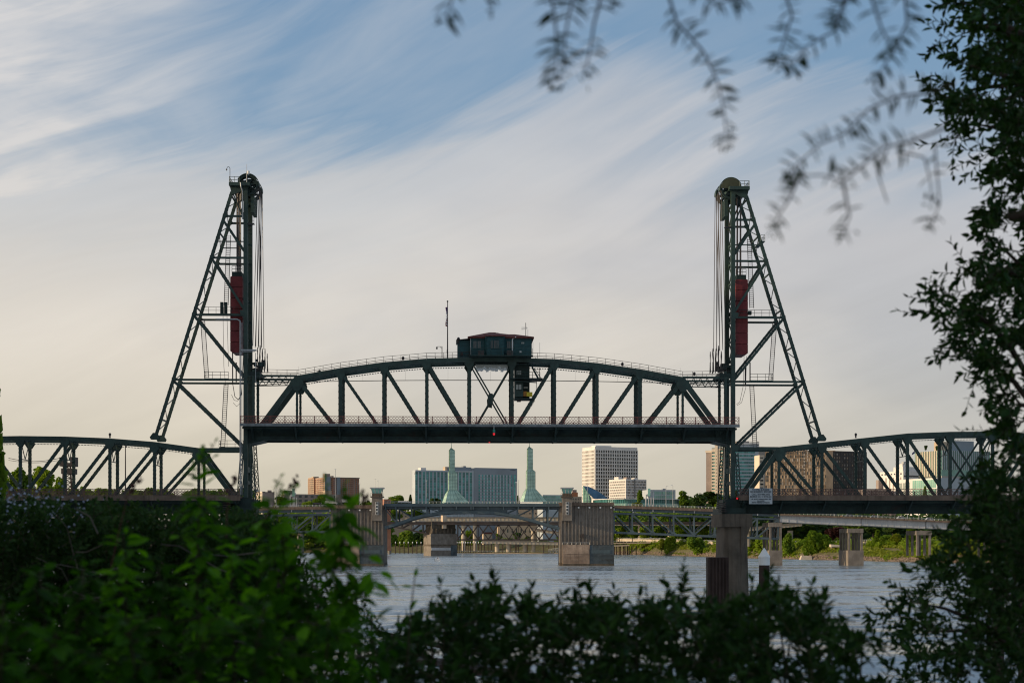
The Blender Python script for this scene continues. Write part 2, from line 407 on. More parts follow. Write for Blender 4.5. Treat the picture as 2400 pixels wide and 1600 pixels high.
def piperail(mb, pts, h=1.0, every=1.43, r=0.035):
    """pipe handrail along a polyline"""
    for i in range(len(pts) - 1):
        p, q = Vector(pts[i]), Vector(pts[i + 1]); n = max(1, round((q - p).length / every))
        for hh in (h, h * 0.5): mb.tube(p + UP * hh, q + UP * hh, r, 4)
        for k in range(n + (i == len(pts) - 2)): c = p + (q - p) * (k / n); mb.tube(c, c + UP * h, r, 4)
    return mb

span = thing('lift_span', 'raised central lift span of the green truss bridge, between its two towers', 'bridge span', B(0, W / 2, 26.1))
NU = [(-452, 887), (-351, 869), (-250, 855), (-150, 846), (-50, 843), (50, 843), (150, 846), (250, 855), (351, 869), (452, 887)]
for t, far in ((0, 0), (W, 1)):
    c = MB()
    for a, b in zip(NU[:-1], NU[1:]): c.beam(D(a[0], a[1], t), D(b[0], b[1], t), 0.62, 0.66, BN)
    part(c, 'top_chord', M['green'], span)
    c = MB()
    for a, b in zip(NU[:-1], NU[1:]):
        p, q = D(a[0], a[1] + 9, t), D(b[0], b[1] + 9, t); n = 16
        for i in range(n): c.beam(p + (q - p) * (i / n), p + (q - p) * ((i + 0.6) / n), 0.5, 0.09, BN)
    part(c, 'chord_lacing', M['green'], span)
    for sg in (-1, 1):
        part(MB().beam(D(sg * 452, 887, t), D(sg * 545, 1012, t), 0.62, 0.74, BN), 'end_post', M['green'], span)
        part(MB().beam(D(sg * 452, 882.5, t), D(sg * 568, 882.5, t), 0.4, 0.30, BN), 'end_strut', M['green'], span)
        h = MB(); builtup(h, D(sg * 553, 868, t), D(sg * 553, 1012, t), 0.5, 0.36); part(h, 'hanger_post', M['green'], span)
        ws = [0.30, 0.58, 0.46, 0.44, 0.54]
        for k, (du, v) in enumerate(NU[:5]):
            m = MB(); builtup(m, D(-sg * du, v, t), D(-sg * du, 1012, t), 0.55, ws[k]); part(m, 'vertical_post', M['green'], span)
        dw = [0.54, 0.44, 0.50, 0.56]
        for k in range(4):
            a, b = NU[k], NU[k + 1]
            m = MB(); builtup(m, D(-sg * a[0], a[1] + 3, t), D(-sg * b[0], 1018, t), 0.5, dw[k], 0.7); part(m, 'diagonal', M['green'], span)
    for sg in (-1, 1):   # the crossed counter diagonals of the middle panel
        for o in (-4, 4):
            if (sg < 0 and o < 0) or (sg > 0 and far): continue
            part(MB().beam(D(-sg * 50 + o * 0.9, 846, t), D(sg * 50 + o * 0.9, 1018, t), 0.12, 0.22, BN), 'counter_diagonal', M['green'], span)
    for k in (-0.2, 0.2):
        part(MB().prism([D(x, y, t + k) for x, y in ((-6, 946), (5, 949), (6, 925), (4, 922), (-4, 922), (-7, 930))], BN * 0.05), 'centre_plate', M['green'], span)
    for i, (du, v) in enumerate(NU):
        big = i in (0, 9)
        gusset(span, du, v + (13 if big else 10), t, 13 if big else 9, 17 if big else 11)
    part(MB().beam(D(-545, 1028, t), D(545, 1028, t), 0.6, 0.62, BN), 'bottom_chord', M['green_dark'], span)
    # walkway railing on top of the chord
    pts = [D(-568, 880, t)] + [D(a, b - 5, t) for a, b in NU] + [D(568, 880, t)]
    if not far: pts = pts
    rl = MB(); piperail(rl, [p for p in pts if True], 0.86, 1.43, 0.03); part(rl, 'walkway_railing', M['rope'], span)
for du, v in NU:    # transverse struts and lateral bracing between the trusses
    part(MB().beam(D(du, v + 2, 0), D(du, v + 2, W), 0.3, 0.5), 'top_strut', M['green'], span)
    p0, p1 = D(du, v + 24, 0), D(du, v + 24, W); q0, q1 = D(du, v + 4, 0), D(du, v + 4, W)
    part(MB().beam(p0, q0 + (q1 - q0) * 0.3, 0.12, 0.12), 'knee_brace', M['green'], span); part(MB().beam(p1, q1 + (q0 - q1) * 0.3, 0.12, 0.12), 'knee_brace', M['green'], span)
lat = MB()
for a, b in zip(NU[:-1], NU[1:]):
    lat.beam(D(a[0], a[1], 0), D(b[0], b[1], W), 0.2, 0.2); lat.beam(D(a[0], a[1], W), D(b[0], b[1], 0), 0.2, 0.2)
for sg in (-1, 1):   # laced frame from the truss shoulder to the tower
    for t in (0, W):
        lat.beam(D(sg * 470, 896, t), D(sg * 568, 898, t), 0.12, 0.14)
        for i in range(12): lat.beam(D(sg * (470 + 8 * i), 884 if i % 2 else 897, t), D(sg * (478 + 8 * i), 897 if i % 2 else 884, t), 0.08, 0.1)
part(lat, 'lateral_bracing', M['green'], span)
ZD = 28.5; S0, S1 = -579 * PX, 579 * PX
dk = MB()
dk.obox(B(S0, 0.6, ZD - 0.45), BA * (S1 - S0), BN * (W - 1.2), UP * 0.35)
part(dk, 'roadway', M['asphalt'], span)
for t0, t1, nm in ((-3.0, -0.45, 0), (W + 0.45, W + 3.0, 1)):
    part(MB().obox(B(S0, t0 + 0.1, ZD - 0.2), BA * (S1 - S0), BN * (t1 - t0 - 0.1), UP * 0.2), 'sidewalk', M['deckgrey'], span)
    te = t0 if nm == 0 else t1 - 0.1
    part(MB().obox(B(S0, te, ZD - 0.40), BA * (S1 - S0), BN * 0.12, UP * 0.42), 'deck_edge', M['deckgrey'], span)
    railing(span, S0 + 0.1, S1 - 0.1, t0 + 0.06 if nm == 0 else t1 - 0.06, ZD)
for t in (0.5, W - 0.5):
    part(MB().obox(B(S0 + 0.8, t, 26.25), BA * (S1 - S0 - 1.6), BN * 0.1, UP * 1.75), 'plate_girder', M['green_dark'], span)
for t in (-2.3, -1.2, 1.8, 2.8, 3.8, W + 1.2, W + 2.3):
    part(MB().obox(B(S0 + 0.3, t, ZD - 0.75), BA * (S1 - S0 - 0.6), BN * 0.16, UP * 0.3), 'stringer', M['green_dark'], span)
for k in range(12):
    s = (-553 + 1106 * k / 11) * PX
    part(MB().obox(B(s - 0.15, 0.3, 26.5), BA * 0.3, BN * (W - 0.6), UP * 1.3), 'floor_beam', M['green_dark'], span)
    for t0, t1 in ((-0.3, -2.8), (W + 0.3, W + 2.8)):
        m = MB().prism([B(s - 0.12, t0, 26.1), B(s - 0.12, t0, ZD - 0.4), B(s - 0.12, t1, ZD - 0.4), B(s - 0.12, t1, ZD - 0.65)], BA * 0.24)
        part(m, 'sidewalk_bracket', M['green_dark'], span)
    part(MB().obox(B(s - 0.3, -0.2, 25.92), BA * 0.6, BN * 0.4, UP * 0.18), 'pin_cap', M['green_dark'], span)
for sg in (-1, 1):
    m = MB().prism([B(sg * 530 * PX, 0, 26.1), B(sg * 566 * PX, 0, 25.55), B(sg * 572 * PX, 0, 25.7), B(sg * 572 * PX, 0, 27.8), B(sg * 530 * PX, 0, 27.8)], BN * W)
    part(m, 'end_floor_beam', M['green_dark'], span)
# feeder pipe strung under the top chord, with drop wires
m = MB(); pts = [D(-545, 903, 1.2)] + [D(-452 + i * 113, 899 - 10 * math.sin(PI * (0.15 + i / 8 * 0.7)), 1.2) for i in range(9)] + [D(545, 903, 1.2)]
m.path(pts, 0.055, 5)
for i in range(1, 20): du = -500 + i * 50; m.tube(D(du, 891, 1.2), D(du, 858, 1.2), 0.012, 3)
part(m, 'feeder_pipe', M['rope'], span)
for du, dv in ((-275, 836), (-82, 829), (47, 832), (-210, 842), (150, 832), (345, 857)):
    pass
m = MB()
for du, v in ((-400, 876), (-205, 844), (-67, 834), (93, 836), (310, 856), (480, 878)):
    m.lathe(D(du, v, 0.2), [(0.12, 0), (0.2, 0.15), (0.2, 0.45), (0.08, 0.55)], 8)
part(m, 'walkway_lamp', M['rope'], span)

# tarpaulin under the machinery floor
m = MB(); n = 24
for i in range(n):
    a0, a1 = -35 + 76 * i / n, -35 + 76 * (i + 1) / n
    f = lambda i: 858.5 + 4.2 * abs(math.sin(i * 0.55)) + 1.5 * math.sin(i * 1.7)
    m.obox(D(a0, 853, 0.6), D(a1, 853, 0.6) - D(a0, 853, 0.6), BN * (W - 1.2), -UP * ((f(i) - 853) * PX))
part(m, 'tarpaulin', M['paleglass'], span, 'pale sagging tarpaulin slung under the machinery floor')

# ---- machinery house on the crown of the span
hs = thing('machinery_house', 'teal clapboard machinery house with brown hip roof on top of the lift span', 'house', D(22, 838, W / 2))
zf, zt = bz(836), bz(791)
outl = [(-48, -0.6), (-16, -0.6), (-10, -1.5), (30, -1.5), (36, -0.6), (96, -0.6), (96, W + 0.6), (-48, W + 0.6)]
part(MB().prism([B(x * PX, t, zf) for x, t in outl], UP * (zt - zf)), 'wall', M['house'], hs)
part(MB().prism([B(-78 * PX, 0.2, zf), B(-48.2 * PX, 0.2, zf), B(-48.2 * PX, W - 0.2, zf), B(-78 * PX, W - 0.2, zf)], UP * (bz(797) - zf)), 'lean_to', M['house'], hs)
part(MB().prism([B(-81 * PX, -0.2, bz(798)), B(-48.4 * PX, -0.2, bz(794.5)), B(-48.4 * PX, -0.2, bz(793)), B(-81 * PX, -0.2, bz(796.5))], BN * (W + 0.4)), 'lean_to_roof', M['rope'], hs)
sid = MB()
for i in range(1, 14):
    z = zf + (zt - zf) * i / 14
    for (x0, t0), (x1, t1) in zip(outl[:5], outl[1:6]):
        sid.beam(B(x0 * PX, t0 - 0.015, z), B(x1 * PX, t1 - 0.015, z), 0.05, 0.035)
    if z < bz(798): sid.beam(B(-78 * PX, 0.17, z), B(-49 * PX, 0.17, z), 0.05, 0.035)
part(sid, 'clapboard', M['house'], hs, kind='stuff')
rf = MB(); ze = bz(790.5)
E_ = [B(-54 * PX, -1.0, ze), B(101 * PX, -1.0, ze), B(101 * PX, W + 1.0, ze), B(-54 * PX, W + 1.0, ze)]
r1, r2, r3, r4 = B(-2 * PX, W / 2, bz(773.2)), B(12 * PX, W / 2, bz(773.2)), B(26 * PX, W / 2, bz(777.5)), B(58 * PX, W / 2, bz(777.5))
rf.add(E_ + [r1, r2, r3, r4] + [e - UP * 0.22 for e in E_], [(0, 1, 7, 6, 5, 4), (1, 2, 7), (2, 3, 4, 5, 6, 7), (3, 0, 4), (0, 8, 9, 1), (1, 9, 10, 2), (2, 10, 11, 3), (3, 11, 8, 0), (8, 11, 10, 9)])
part(rf, 'roof', M['roofred'], hs)
part(MB().prism([B(-16 * PX, -1.9, ze - 0.05), B(36 * PX, -1.9, ze - 0.05), B(18 * PX, W / 2, bz(776)), B(2 * PX, W / 2, bz(776))], UP * 0.12), 'bay_roof', M['roofred'], hs)
wm = MB().box(-0.55, 0.55, 0, 0.06, 0, 1.15)
def housewin(du, v0, v1, wpx, t, mat='glass', fr=0.06):
    w_ = wpx * PX; h_ = (v0 - v1) * PX
    wi = part(MB().obox(B(du * PX - w_ / 2, t, bz(v0)), BA * w_, BN * 0.05, UP * h_), 'window', M[mat], hs)
    f = MB()
    for a in (0, 0.5, 1): f.beam(B(du * PX - w_ / 2 + w_ * a, t - 0.02, bz(v0)), B(du * PX - w_ / 2 + w_ * a, t - 0.02, bz(v1)), fr, fr, BA)
    for a in (0, 1): f.beam(B(du * PX - w_ / 2, t - 0.02, bz(v0) + h_ * a), B(du * PX + w_ / 2, t - 0.02, bz(v0) + h_ * a), fr, fr, BN)
    part(f, 'window_frame', M['house'], wi)
housewin(2, 819, 800, 5.5, -1.56); housewin(10, 819, 800, 7, -1.56); housewin(17, 819, 800, 4.5, -1.56)
housewin(-37, 818, 800, 8, -0.66); housewin(-27, 818, 800, 8, -0.66); housewin(42, 818, 800, 8, -0.66); housewin(50, 818, 800, 7, -0.66)
housewin(75, 807, 802, 7.5, -0.66, 'paleglass')
m = MB(); m.path([B(59 * PX, -1.0, bz(791)), B(50.5 * PX, -0.75, bz(795)), B(50.5 * PX, -0.75, bz(834))], 0.085, 6); part(m, 'drain_pipe', M['white'], hs)
m = MB().tube(B(-47 * PX, -0.68, bz(791)), B(-47 * PX, -0.68, bz(832)), 0.06, 6); part(m, 'drain_pipe', M['conduit'], hs)
m = MB(); m.box(0, 0, 0, 0, 0, 0); m = MB().obox(B(67 * PX, -0.72, bz(827)), BA * 0.32, BN * 0.1, UP * 0.22); part(m, 'notice', M['white'], hs)
bl = MB().obox(B(-50 * PX, -2.3, zf - 0.1), BA * (148 * PX), BN * 1.7, UP * 0.1); part(bl, 'balcony', M['green'], hs)
rl = MB(); piperail(rl, [B(-48 * PX, -2.25, zf), B(96 * PX, -2.25, zf)], 1.05, 1.6, 0.03); part(rl, 'balcony_railing', M['green'], hs)
m = MB()
for du in (-30, 37): m.obox(B(du * PX, -2.0, zf), BA * 0.9, BN * 0.8, UP * 0.75)
part(m, 'air_conditioner', M['rope'], hs)

# ---- operator's cabin slung below the chord
cb = thing('operator_cabin', "dark green operator's cabin with shaft and platform hung below the machinery house", 'cabin', D(75, 930, 1.5))
part(MB().obox(D(57, 933, 0.9), BA * (35 * PX), BN * 2.6, UP * (80 * PX)), 'shaft', M['green_dark'], cb)
part(MB().obox(D(56.5, 930, -0.4), BA * (19.5 * PX), BN * 1.3, UP * (37 * PX)), 'cabin', M['green'], cb)
wi = part(MB().obox(D(59, 913, -0.46), BA * (13 * PX), BN * 0.05, UP * (12 * PX)), 'window', M['paleglass'], cb)
m = MB()
for x in (58.6, 65.5, 72.3): m.beam(D(x, 913.5, -0.48), D(x, 900.5, -0.48), 0.07, 0.07, BA)
for v in (913.5, 900.5): m.beam(D(58.6, v, -0.48), D(72.3, v, -0.48), 0.07, 0.07, BN)
part(m, 'window_frame', M['green_dark'], wi)
wi = part(MB().obox(D(61, 876, 0.84), BA * (11.5 * PX), BN * 0.05, UP * (9 * PX)), 'window', M['paleglass'], cb)
m = MB()
for x in (61, 64.8, 68.7, 72.5): m.beam(D(x, 876, 0.82), D(x, 867, 0.82), 0.05, 0.05, BA)
m.beam(D(61, 871.5, 0.82), D(72.5, 871.5, 0.82), 0.05, 0.05, BN); part(m, 'window_frame', M['green_dark'], wi)
part(MB().obox(D(78, 908, 0.84), BA * (10 * PX), BN * 0.05, UP * (3 * PX)), 'window', M['paleglass'], cb)
part(MB().obox(D(43, 889, -1.0), BA * (78 * PX), BN * 4, UP * 0.16), 'platform', M['green_dark'], cb)
rl = MB(); piperail(rl, [D(62, 888, -0.95), D(115, 888, -0.95)], 0.98, 1.1, 0.035); part(rl, 'platform_railing', M['green'], cb)
part(MB().beam(D(56, 894, -0.9), D(107, 897, -0.9), 0.9, 0.08, BN), 'canopy', M['green'], cb)
part(MB().obox(D(56, 936, -0.6), BA * (46 * PX), BN * 3, UP * 0.2), 'floor_frame', M['green_dark'], cb)
part(MB().obox(D(62, 940, -0.2), BA * (9 * PX), BN * 1.4, UP * 0.3), 'floor_box', M['rope'], cb)
m = MB(); m.beam(D(107, 895, -0.9), D(106, 920, -0.9), 0.08, 0.08); m.beam(D(98, 858, 1), D(112, 887, 0), 0.2, 0.2)
for a, b in (((120, 862), (104, 862)), ((116, 858), (116, 885)), ((104, 860), (122, 885))): m.beam(D(*a, 2), D(*b, 2), 0.08, 0.08)
part(m, 'bracing', M['green'], cb)
m = MB()
for k in (0, 6): m.beam(D(98 + k, 938, 0.4), D(64 + k, 992, 0.4), 0.05, 0.05)
for i in range(18): f = i / 17; m.beam(D(98 - 34 * f, 938 + 54 * f, 0.4), D(104 - 34 * f, 938 + 54 * f, 0.4), 0.03, 0.03)
part(m, 'stair', M['green'], cb)
def crate(name, label, u0, u1, v0, v1, t, mat):
    m = MB().obox(D(u0, v0, t), BA * ((u1 - u0) * PX), BN * 0.8, UP * ((v0 - v1) * PX))
    c = solo(m, name, M[mat], label, 'crate', D(u0, v0, t))
    r = MB()
    for v in (v0 - 0.5, v1 - 0.2): r.obox(D(u0 - 0.3, v + 0.6, t - 0.05), BA * ((u1 - u0 + 0.6) * PX), BN * 0.9, UP * 0.05)
    part(r, 'rim', M[mat], c); return c
crate('storage_crate', 'bright yellow crate on the platform beside the operator cabin', 84, 97.5, 929, 919.5, -0.6, 'yellow')
crate('storage_crate', 'orange crate between the cabin wall and the yellow crate', 76.5, 84.5, 928, 917, -0.1, 'orange')

# ---- flagpole, aerials, lamp bracket, signals
fp = thing('flagpole', 'tall flagpole with a limp striped flag, left of the machinery house', 'flagpole', D(-101, 838, 1))
part(MB().tube(D(-101, 838, 1), D(-101, 705, 1), 0.10, 8, 0.055), 'pole', M['rope'], fp)
part(MB().lathe(D(-101, 706, 1), [(0.02, -0.05), (0.13, 0.05), (0.13, 0.15), (0.02, 0.25)], 10), 'finial', M['rope'], fp)
fl = MB(); n = 14
for i in range(n):
    z0, z1 = 763 - 45 * i / n, 763 - 45 * (i + 1) / n
    for j in range(3):
        x0, x1 = -101.6 - j * 1.25 * (0.7 + 0.5 * math.sin(i * 0.5 + 1)), -101.6 - (j + 1) * 1.25 * (0.7 + 0.5 * math.sin(i * 0.5 + 1))
        t0 = 1 + 0.14 * math.sin(j * 2 + i * 0.35)
        fl.add([D(x0, z0, t0), D(x1, z0, t0 + 0.1), D(x1, z1, t0 + 0.1), D(x0, z1, t0), D(x0, z0, t0 + 0.03), D(x1, z0, t0 + 0.13), D(x1, z1, t0 + 0.13), D(x0, z1, t0 + 0.03)], [(0, 1, 2, 3), (7, 6, 5, 4), (0, 4, 5, 1), (1, 5, 6, 2), (2, 6, 7, 3), (3, 7, 4, 0)])
flag = part(fl, 'flag', M['flagred'], fp)
st = MB()
for i in range(5): st.beam(D(-101.8 - 0.5 * (i % 3), 760 - i * 6, 0.8), D(-104.6, 757 - i * 6, 0.84), 0.02, 0.14, BN)
part(st, 'white_stripe', M['white'], flag)
part(MB().obox(D(-104, 733, 0.82), BA * 0.17, BN * 0.02, UP * 0.9), 'blue_canton', M['flagblue'], flag)
part(MB().obox(D(-103, 826, 0.9), BA * 0.2, BN * 0.2, UP * 0.5), 'halyard_box', M['rope'], fp)
ae = thing('radio_mast', 'thin yagi aerial mast on the right end of the machinery house', 'antenna', D(82, 792, 1))
part(MB().tube(D(83, 800, 1), D(83, 754, 1), 0.045, 6), 'mast', M['rope'], ae)
m = MB(); m.tube(D(73, 768, 1), D(88, 766, 1), 0.02, 4)
for i in range(6): m.tube(D(74 + i * 2.2, 771 - 0.4 * i, 1), D(74 + i * 2.2, 763.5, 1), 0.018, 4)
part(m, 'yagi', M['conduit'], ae)
part(MB().tube(D(88, 790, 1), D(88, 769, 1), 0.03, 5), 'whip', M['conduit'], ae)
for i, (du, lab) in enumerate(((100, 'thin whip aerial nearer the machinery house, on the walkway right of it'), (116, 'thin whip aerial farther from the machinery house, on the walkway'))):
    a = solo(MB().tube(D(du, 833, 1), D(du, 800, 1), 0.025, 5).box(0, 0, 0, 0, 0, 0), 'whip_aerial', M['conduit'], lab, 'antenna', D(du, 833, 1))
lb = MB(); lb.tube(D(-114, 838, 0), D(-114, 812, 0), 0.06, 5); lb.tube(D(-114, 812.5, 0), D(-126, 812.5, 0), 0.035, 4); lb.tube(D(-114, 818, 0), D(-119, 812.5, 0), 0.025, 4)
lt = solo(lb, 'lamp_bracket', M['rope'], 'bracket lamp on a post beside the flagpole', 'lamp', D(-114, 838, 0))
part(MB().lathe(D(-126, 819, 0), [(0.03, 0), (0.12, 0.05), (0.12, 0.3), (0.03, 0.42)], 8), 'lamp_head', M['rope'], lt)
sp_ = solo(MB().tube(D(-75, 800, -0.2), D(-73, 812, 0), 0.04, 4).tube(D(-75, 800, -0.2), D(-75.5, 796, -0.2), 0.04, 4), 'floodlight', M['rope'], 'small floodlights on the left corner of the machinery house', 'lamp', D(-75, 812, 0))
part(MB().lathe(D(-75.5, 797, -0.2), [(0.2, 0), (0.26, 0.2), (0.1, 0.4)], 8), 'lamp_head', M['rope'], sp_)
part(MB().lathe(D(-77, 804, -0.2), [(0.12, 0), (0.18, 0.15), (0.08, 0.3)], 8), 'lamp_head', M['rope'], sp_)
sg_ = thing('navigation_signal', 'hanging navigation signal with green and red lenses at midspan', 'signal light', D(6.5, 1000, -3.2))
part(MB().tube(D(6.5, 995, -3.15), D(6.5, 1011, -3.15), 0.06, 6), 'hanger', M['conduit'], sg_)
part(MB().lathe(D(6.5, 1017, -3.15), [(0.16, 0), (0.2, 0.1), (0.2, 0.4), (0.1, 0.55)], 10), 'green_lens', M['tealamp'], sg_)
part(MB().lathe(D(6.5, 1023, -3.15), [(0.05, 0), (0.16, 0.1), (0.16, 0.32), (0.08, 0.38)], 10), 'red_lens', M['redlamp'], sg_)
rl_ = solo(MB().tube(D(-3, 1033, 0), D(-3, 1035, 0), 0.05, 5), 'underside_lamp', M['rope'], 'small red lamp hanging under the middle of the lift span', 'signal light', D(-3, 1033, 0))
part(MB().lathe(D(-3, 1038, 0), [(0.04, 0), (0.11, 0.08), (0.11, 0.2)], 8), 'red_lens', M['redlamp'], rl_)

# ---- the two towers
def rear(v): return 604 + (v - 458) * 0.3099
def ladder(mb, p, q, w=0.62, n=26):
    p, q = Vector(p), Vector(q)
    for k in (-1, 1): mb.beam(p + BA * k * w / 2, q + BA * k * w / 2, 0.07, 0.09, BN)
    for i in range(n): c = p + (q - p) * ((i + 0.5) / n); mb.beam(c - BA * w / 2, c + BA * w / 2, 0.06, 0.06, BN)
def ring(c, axis, r0, r1, wdt, n=28, a0=0.0, a1=2 * PI):
    m = MB(); x = BA; y = UP; full = abs(a1 - a0 - 2 * PI) < 1e-6; k = n if full else n + 1; vs = []
    for i in range(k):
        t = a0 + (a1 - a0) * i / n; d_ = x * math.cos(t) + y * math.sin(t)
        vs += [c + d_ * r0 - axis * wdt / 2, c + d_ * r1 - axis * wdt / 2, c + d_ * r1 + axis * wdt / 2, c + d_ * r0 + axis * wdt / 2]
    fs = []
    for i in range(n):
        a, b = 4 * i, 4 * ((i + 1) % k)
        fs += [(a + j, a + (j + 1) % 4, b + (j + 1) % 4, b + j) for j in range(4)]
    if not full: fs += [(3, 2, 1, 0), tuple(4 * n + j for j in range(4))]
    return m.add(vs, fs)
def tower(sg, label):
    T = lambda du, v, t=0.0: D(sg * du, v, t)
    tw = thing('bridge_tower', label, 'bridge tower', T(571, 1168, W / 2), 'lift bridge towers')
    VB = 1168
    for t in (0, W):
        m = MB()
        for k in (-0.3, 0.3): m.beam(T(571, 441, t + k), T(571, VB, t + k), 0.62, 0.12, BA)
        m.beam(T(566.5, 441, t), T(566.5, VB, t), 0.06, 0.6, BA); m.beam(T(575.5, 441, t), T(575.5, VB, t), 0.06, 0.6, BA)
        part(m, 'column', M['green'], tw)
        m = MB(); builtup(m, T(rear(455), 455, t), T(rear(1028), 1028, t), 0.42, 0.45, 1.1); part(m, 'rear_leg', M['green'], tw)
        for v in (511, 608, 741, 892):
            part(MB().beam(T(rear(v), v, t), T(575, v, t), 0.26, 0.30, BN), 'horizontal_strut', M['green'], tw)
            gusset(tw, sg * (rear(v) - 2), v - 2, t, 4.5, 5)
        part(MB().beam(T(rear(570), 570, t), T(575, 570, t), 0.14, 0.14, BN), 'light_strut', M['green'], tw)
        for (a, b) in (((rear(608) - 1, 610), (575, 727)), ((rear(741) - 1, 743), (575, 887)), ((rear(892) - 1, 895), (578, 1050)), ((rear(520) - 1, 522), (575, 592))):
            m = MB(); builtup(m, T(*a, t), T(*b, t), 0.34, 0.36, 1.2); part(m, 'diagonal', M['green'], tw)
        part(MB().beam(T(574, 520, t), T(600, 460, t), 0.2, 0.2, BN), 'diagonal', M['green'], tw)
        gusset(tw, sg * 578, 735, t, 5, 9); gusset(tw, sg * 578, 1047, t, 6, 10)
        gusset(tw, sg * 781, 1026, t, 9, -10)
        # splayed lattice struts at the foot of the column
        for du0, du1, v0 in ((580, 588, 1060), (560, 552, 1040)):
            m = MB(); p, q = T(du0, v0, t), T(du1, 1190, t)
            for k in (-1, 1): m.beam(p + BA * k * 0.2, q + BA * k * 0.32, 0.15, 0.13, BN)
            n = 11
            for i in range(n):
                a, b = p + (q - p) * (i / n), p + (q - p) * ((i + 1) / n)
                m.beam(a - BA * 0.22, b + BA * 0.22, 0.09, 0.09, BN); m.beam(a + BA * 0.22, b - BA * 0.22, 0.09, 0.09, BN)
            part(m, 'lattice_strut', M['green'], tw)
        part(MB().obox(T(571, VB + 4, t) - BA * 0.9 - BN * 0.6, BA * 1.8, BN * 1.2, UP * 0.35), 'base_shoe', M['green_dark'], tw)
        # catwalk boards on the struts
    m = MB()    # transverse lacing between the two rear legs, and between the two columns
    vs = [462 + i * 29 for i in range(20)]
    for a, b in zip(vs[:-1], vs[1:]):
        k = vs.index(a) % 2
        m.beam(T(rear(a), a, 0 if k else W), T(rear(b), b, W if k else 0), 0.10, 0.10)
        if vs.index(a) % 3 == 0: m.beam(T(rear(a), a, 0), T(rear(a), a, W), 0.18, 0.22)
    part(m, 'rear_lacing', M['green'], tw)
    m = MB(); vs = [470 + i * 46 for i in range(9)]
    for a, b in zip(vs[:-1], vs[1:]):
        m.beam(T(575, a, 0.3), T(575, b, W - 0.3), 0.16, 0.16); m.beam(T(575, b, 0.3), T(575, a, W - 0.3), 0.16, 0.16); m.beam(T(575, a, 0), T(575, a, W), 0.25, 0.25)
    m.beam(T(571, 1100, 0), T(571, 1100, W), 0.5, 0.8); m.beam(T(571, 1130, 0), T(571, 1130, W), 0.4, 0.5)
    part(m, 'portal_bracing', M['green'], tw)
    # head: platform, beams, sheaves, hoods
    part(MB().obox(T(560, 443, -1.1) if sg > 0 else T(608, 443, -1.1), BA * (48 * PX), BN * (W + 2.2), UP * 0.5), 'head_platform', M['green'], tw)
    m = MB().prism([T(603, 462, -0.4), T(607, 443, -0.4), T(560, 443, -0.4), T(577, 452, -0.4), T(590, 458, -0.4)], BN * 0.3); part(m, 'head_bracket', M['green'], tw)
    m = MB().prism([T(603, 462, W), T(607, 443, W), T(560, 443, W), T(577, 452, W), T(590, 458, W)], BN * 0.3); part(m, 'head_bracket', M['green'], tw)
    rl = MB(); piperail(rl, [T(584, 437, -1.0), T(607, 437, -1.0), T(607, 437, W + 1.0)], 0.95, 0.8, 0.035); part(rl, 'head_railing', M['green'], tw)
    for t in (0.4, 1.25, W - 1.25, W - 0.4):
        c = T(567, 437, t)
        sh = ring(c, BN, 1.28, 1.56, 0.5, 28); sh.add(*[(x.V, x.F) for x in [ring(c, BN, 0.0, 0.34, 0.6, 12)]][0])
        for i in range(8):
            a = 2 * PI * i / 8 + 0.2; d_ = BA * math.cos(a) + UP * math.sin(a); sh.beam(c + d_ * 0.2, c + d_ * 1.35, 0.16, 0.24, BN)
        part(sh, 'sheave', M['green_dark'], tw)
        a0, a1 = (R(-8), R(150)) if sg < 0 else (R(30), R(188))
        part(ring(c, BN, 1.63, 1.74, 0.7, 16, a0, a1), 'sheave_hood', M['green'], tw)
    if sg > 0:
        part(ring(T(567, 437, -0.05), BN, 0.0, 1.60, 0.1, 20, 0, PI), 'sheave_cover', M['yellowgreen'], tw)
    for k in range(6):   # bearing brackets under the head, seen on the river side
        part(MB().obox(T(561, 500, 0.7 + k * 0.75), BA * 0.5 * -sg, BN * 0.3, UP * 2.6), 'bearing_bracket', M['green'], tw)
    part(MB().obox(T(583, 438, 0.5) - BA * 0.5, BA * 1.1, BN * 1.5, UP * 0.8), 'head_machinery', M['rope'], tw)
    # ladders, platforms
    part((lambda m: (ladder(m, T(613, 552, 1.2), T(619, 716, 1.2), n=34), m)[1])(MB()), 'ladder', M['rope'], tw)
    part((lambda m: (ladder(m, T(674, 748, 1.2), T(664, 886, 1.2), n=30), m)[1])(MB()), 'ladder', M['rope'], tw)
    part((lambda m: (ladder(m, T(619, 900, 1.2), T(627, 1049, 1.2), n=32), m)[1])(MB()), 'ladder', M['rope'], tw)
    for (d0, d1, v) in ((588, 676, 737), (612, 668, 888), (578, 634, 1048)):
        pl = MB().obox(T(max(d0, d1) if sg < 0 else min(d0, d1), v + 2, 0.4), BA * abs(d1 - d0) * PX, BN * 1.7, UP * 0.14); part(pl, 'platform', M['green'], tw)
        rl = MB(); piperail(rl, [T(d0, v, 0.45), T(d1, v, 0.45), T(d1, v, 2.0)], 0.98, 1.2, 0.03); part(rl, 'platform_railing', M['green'], tw)
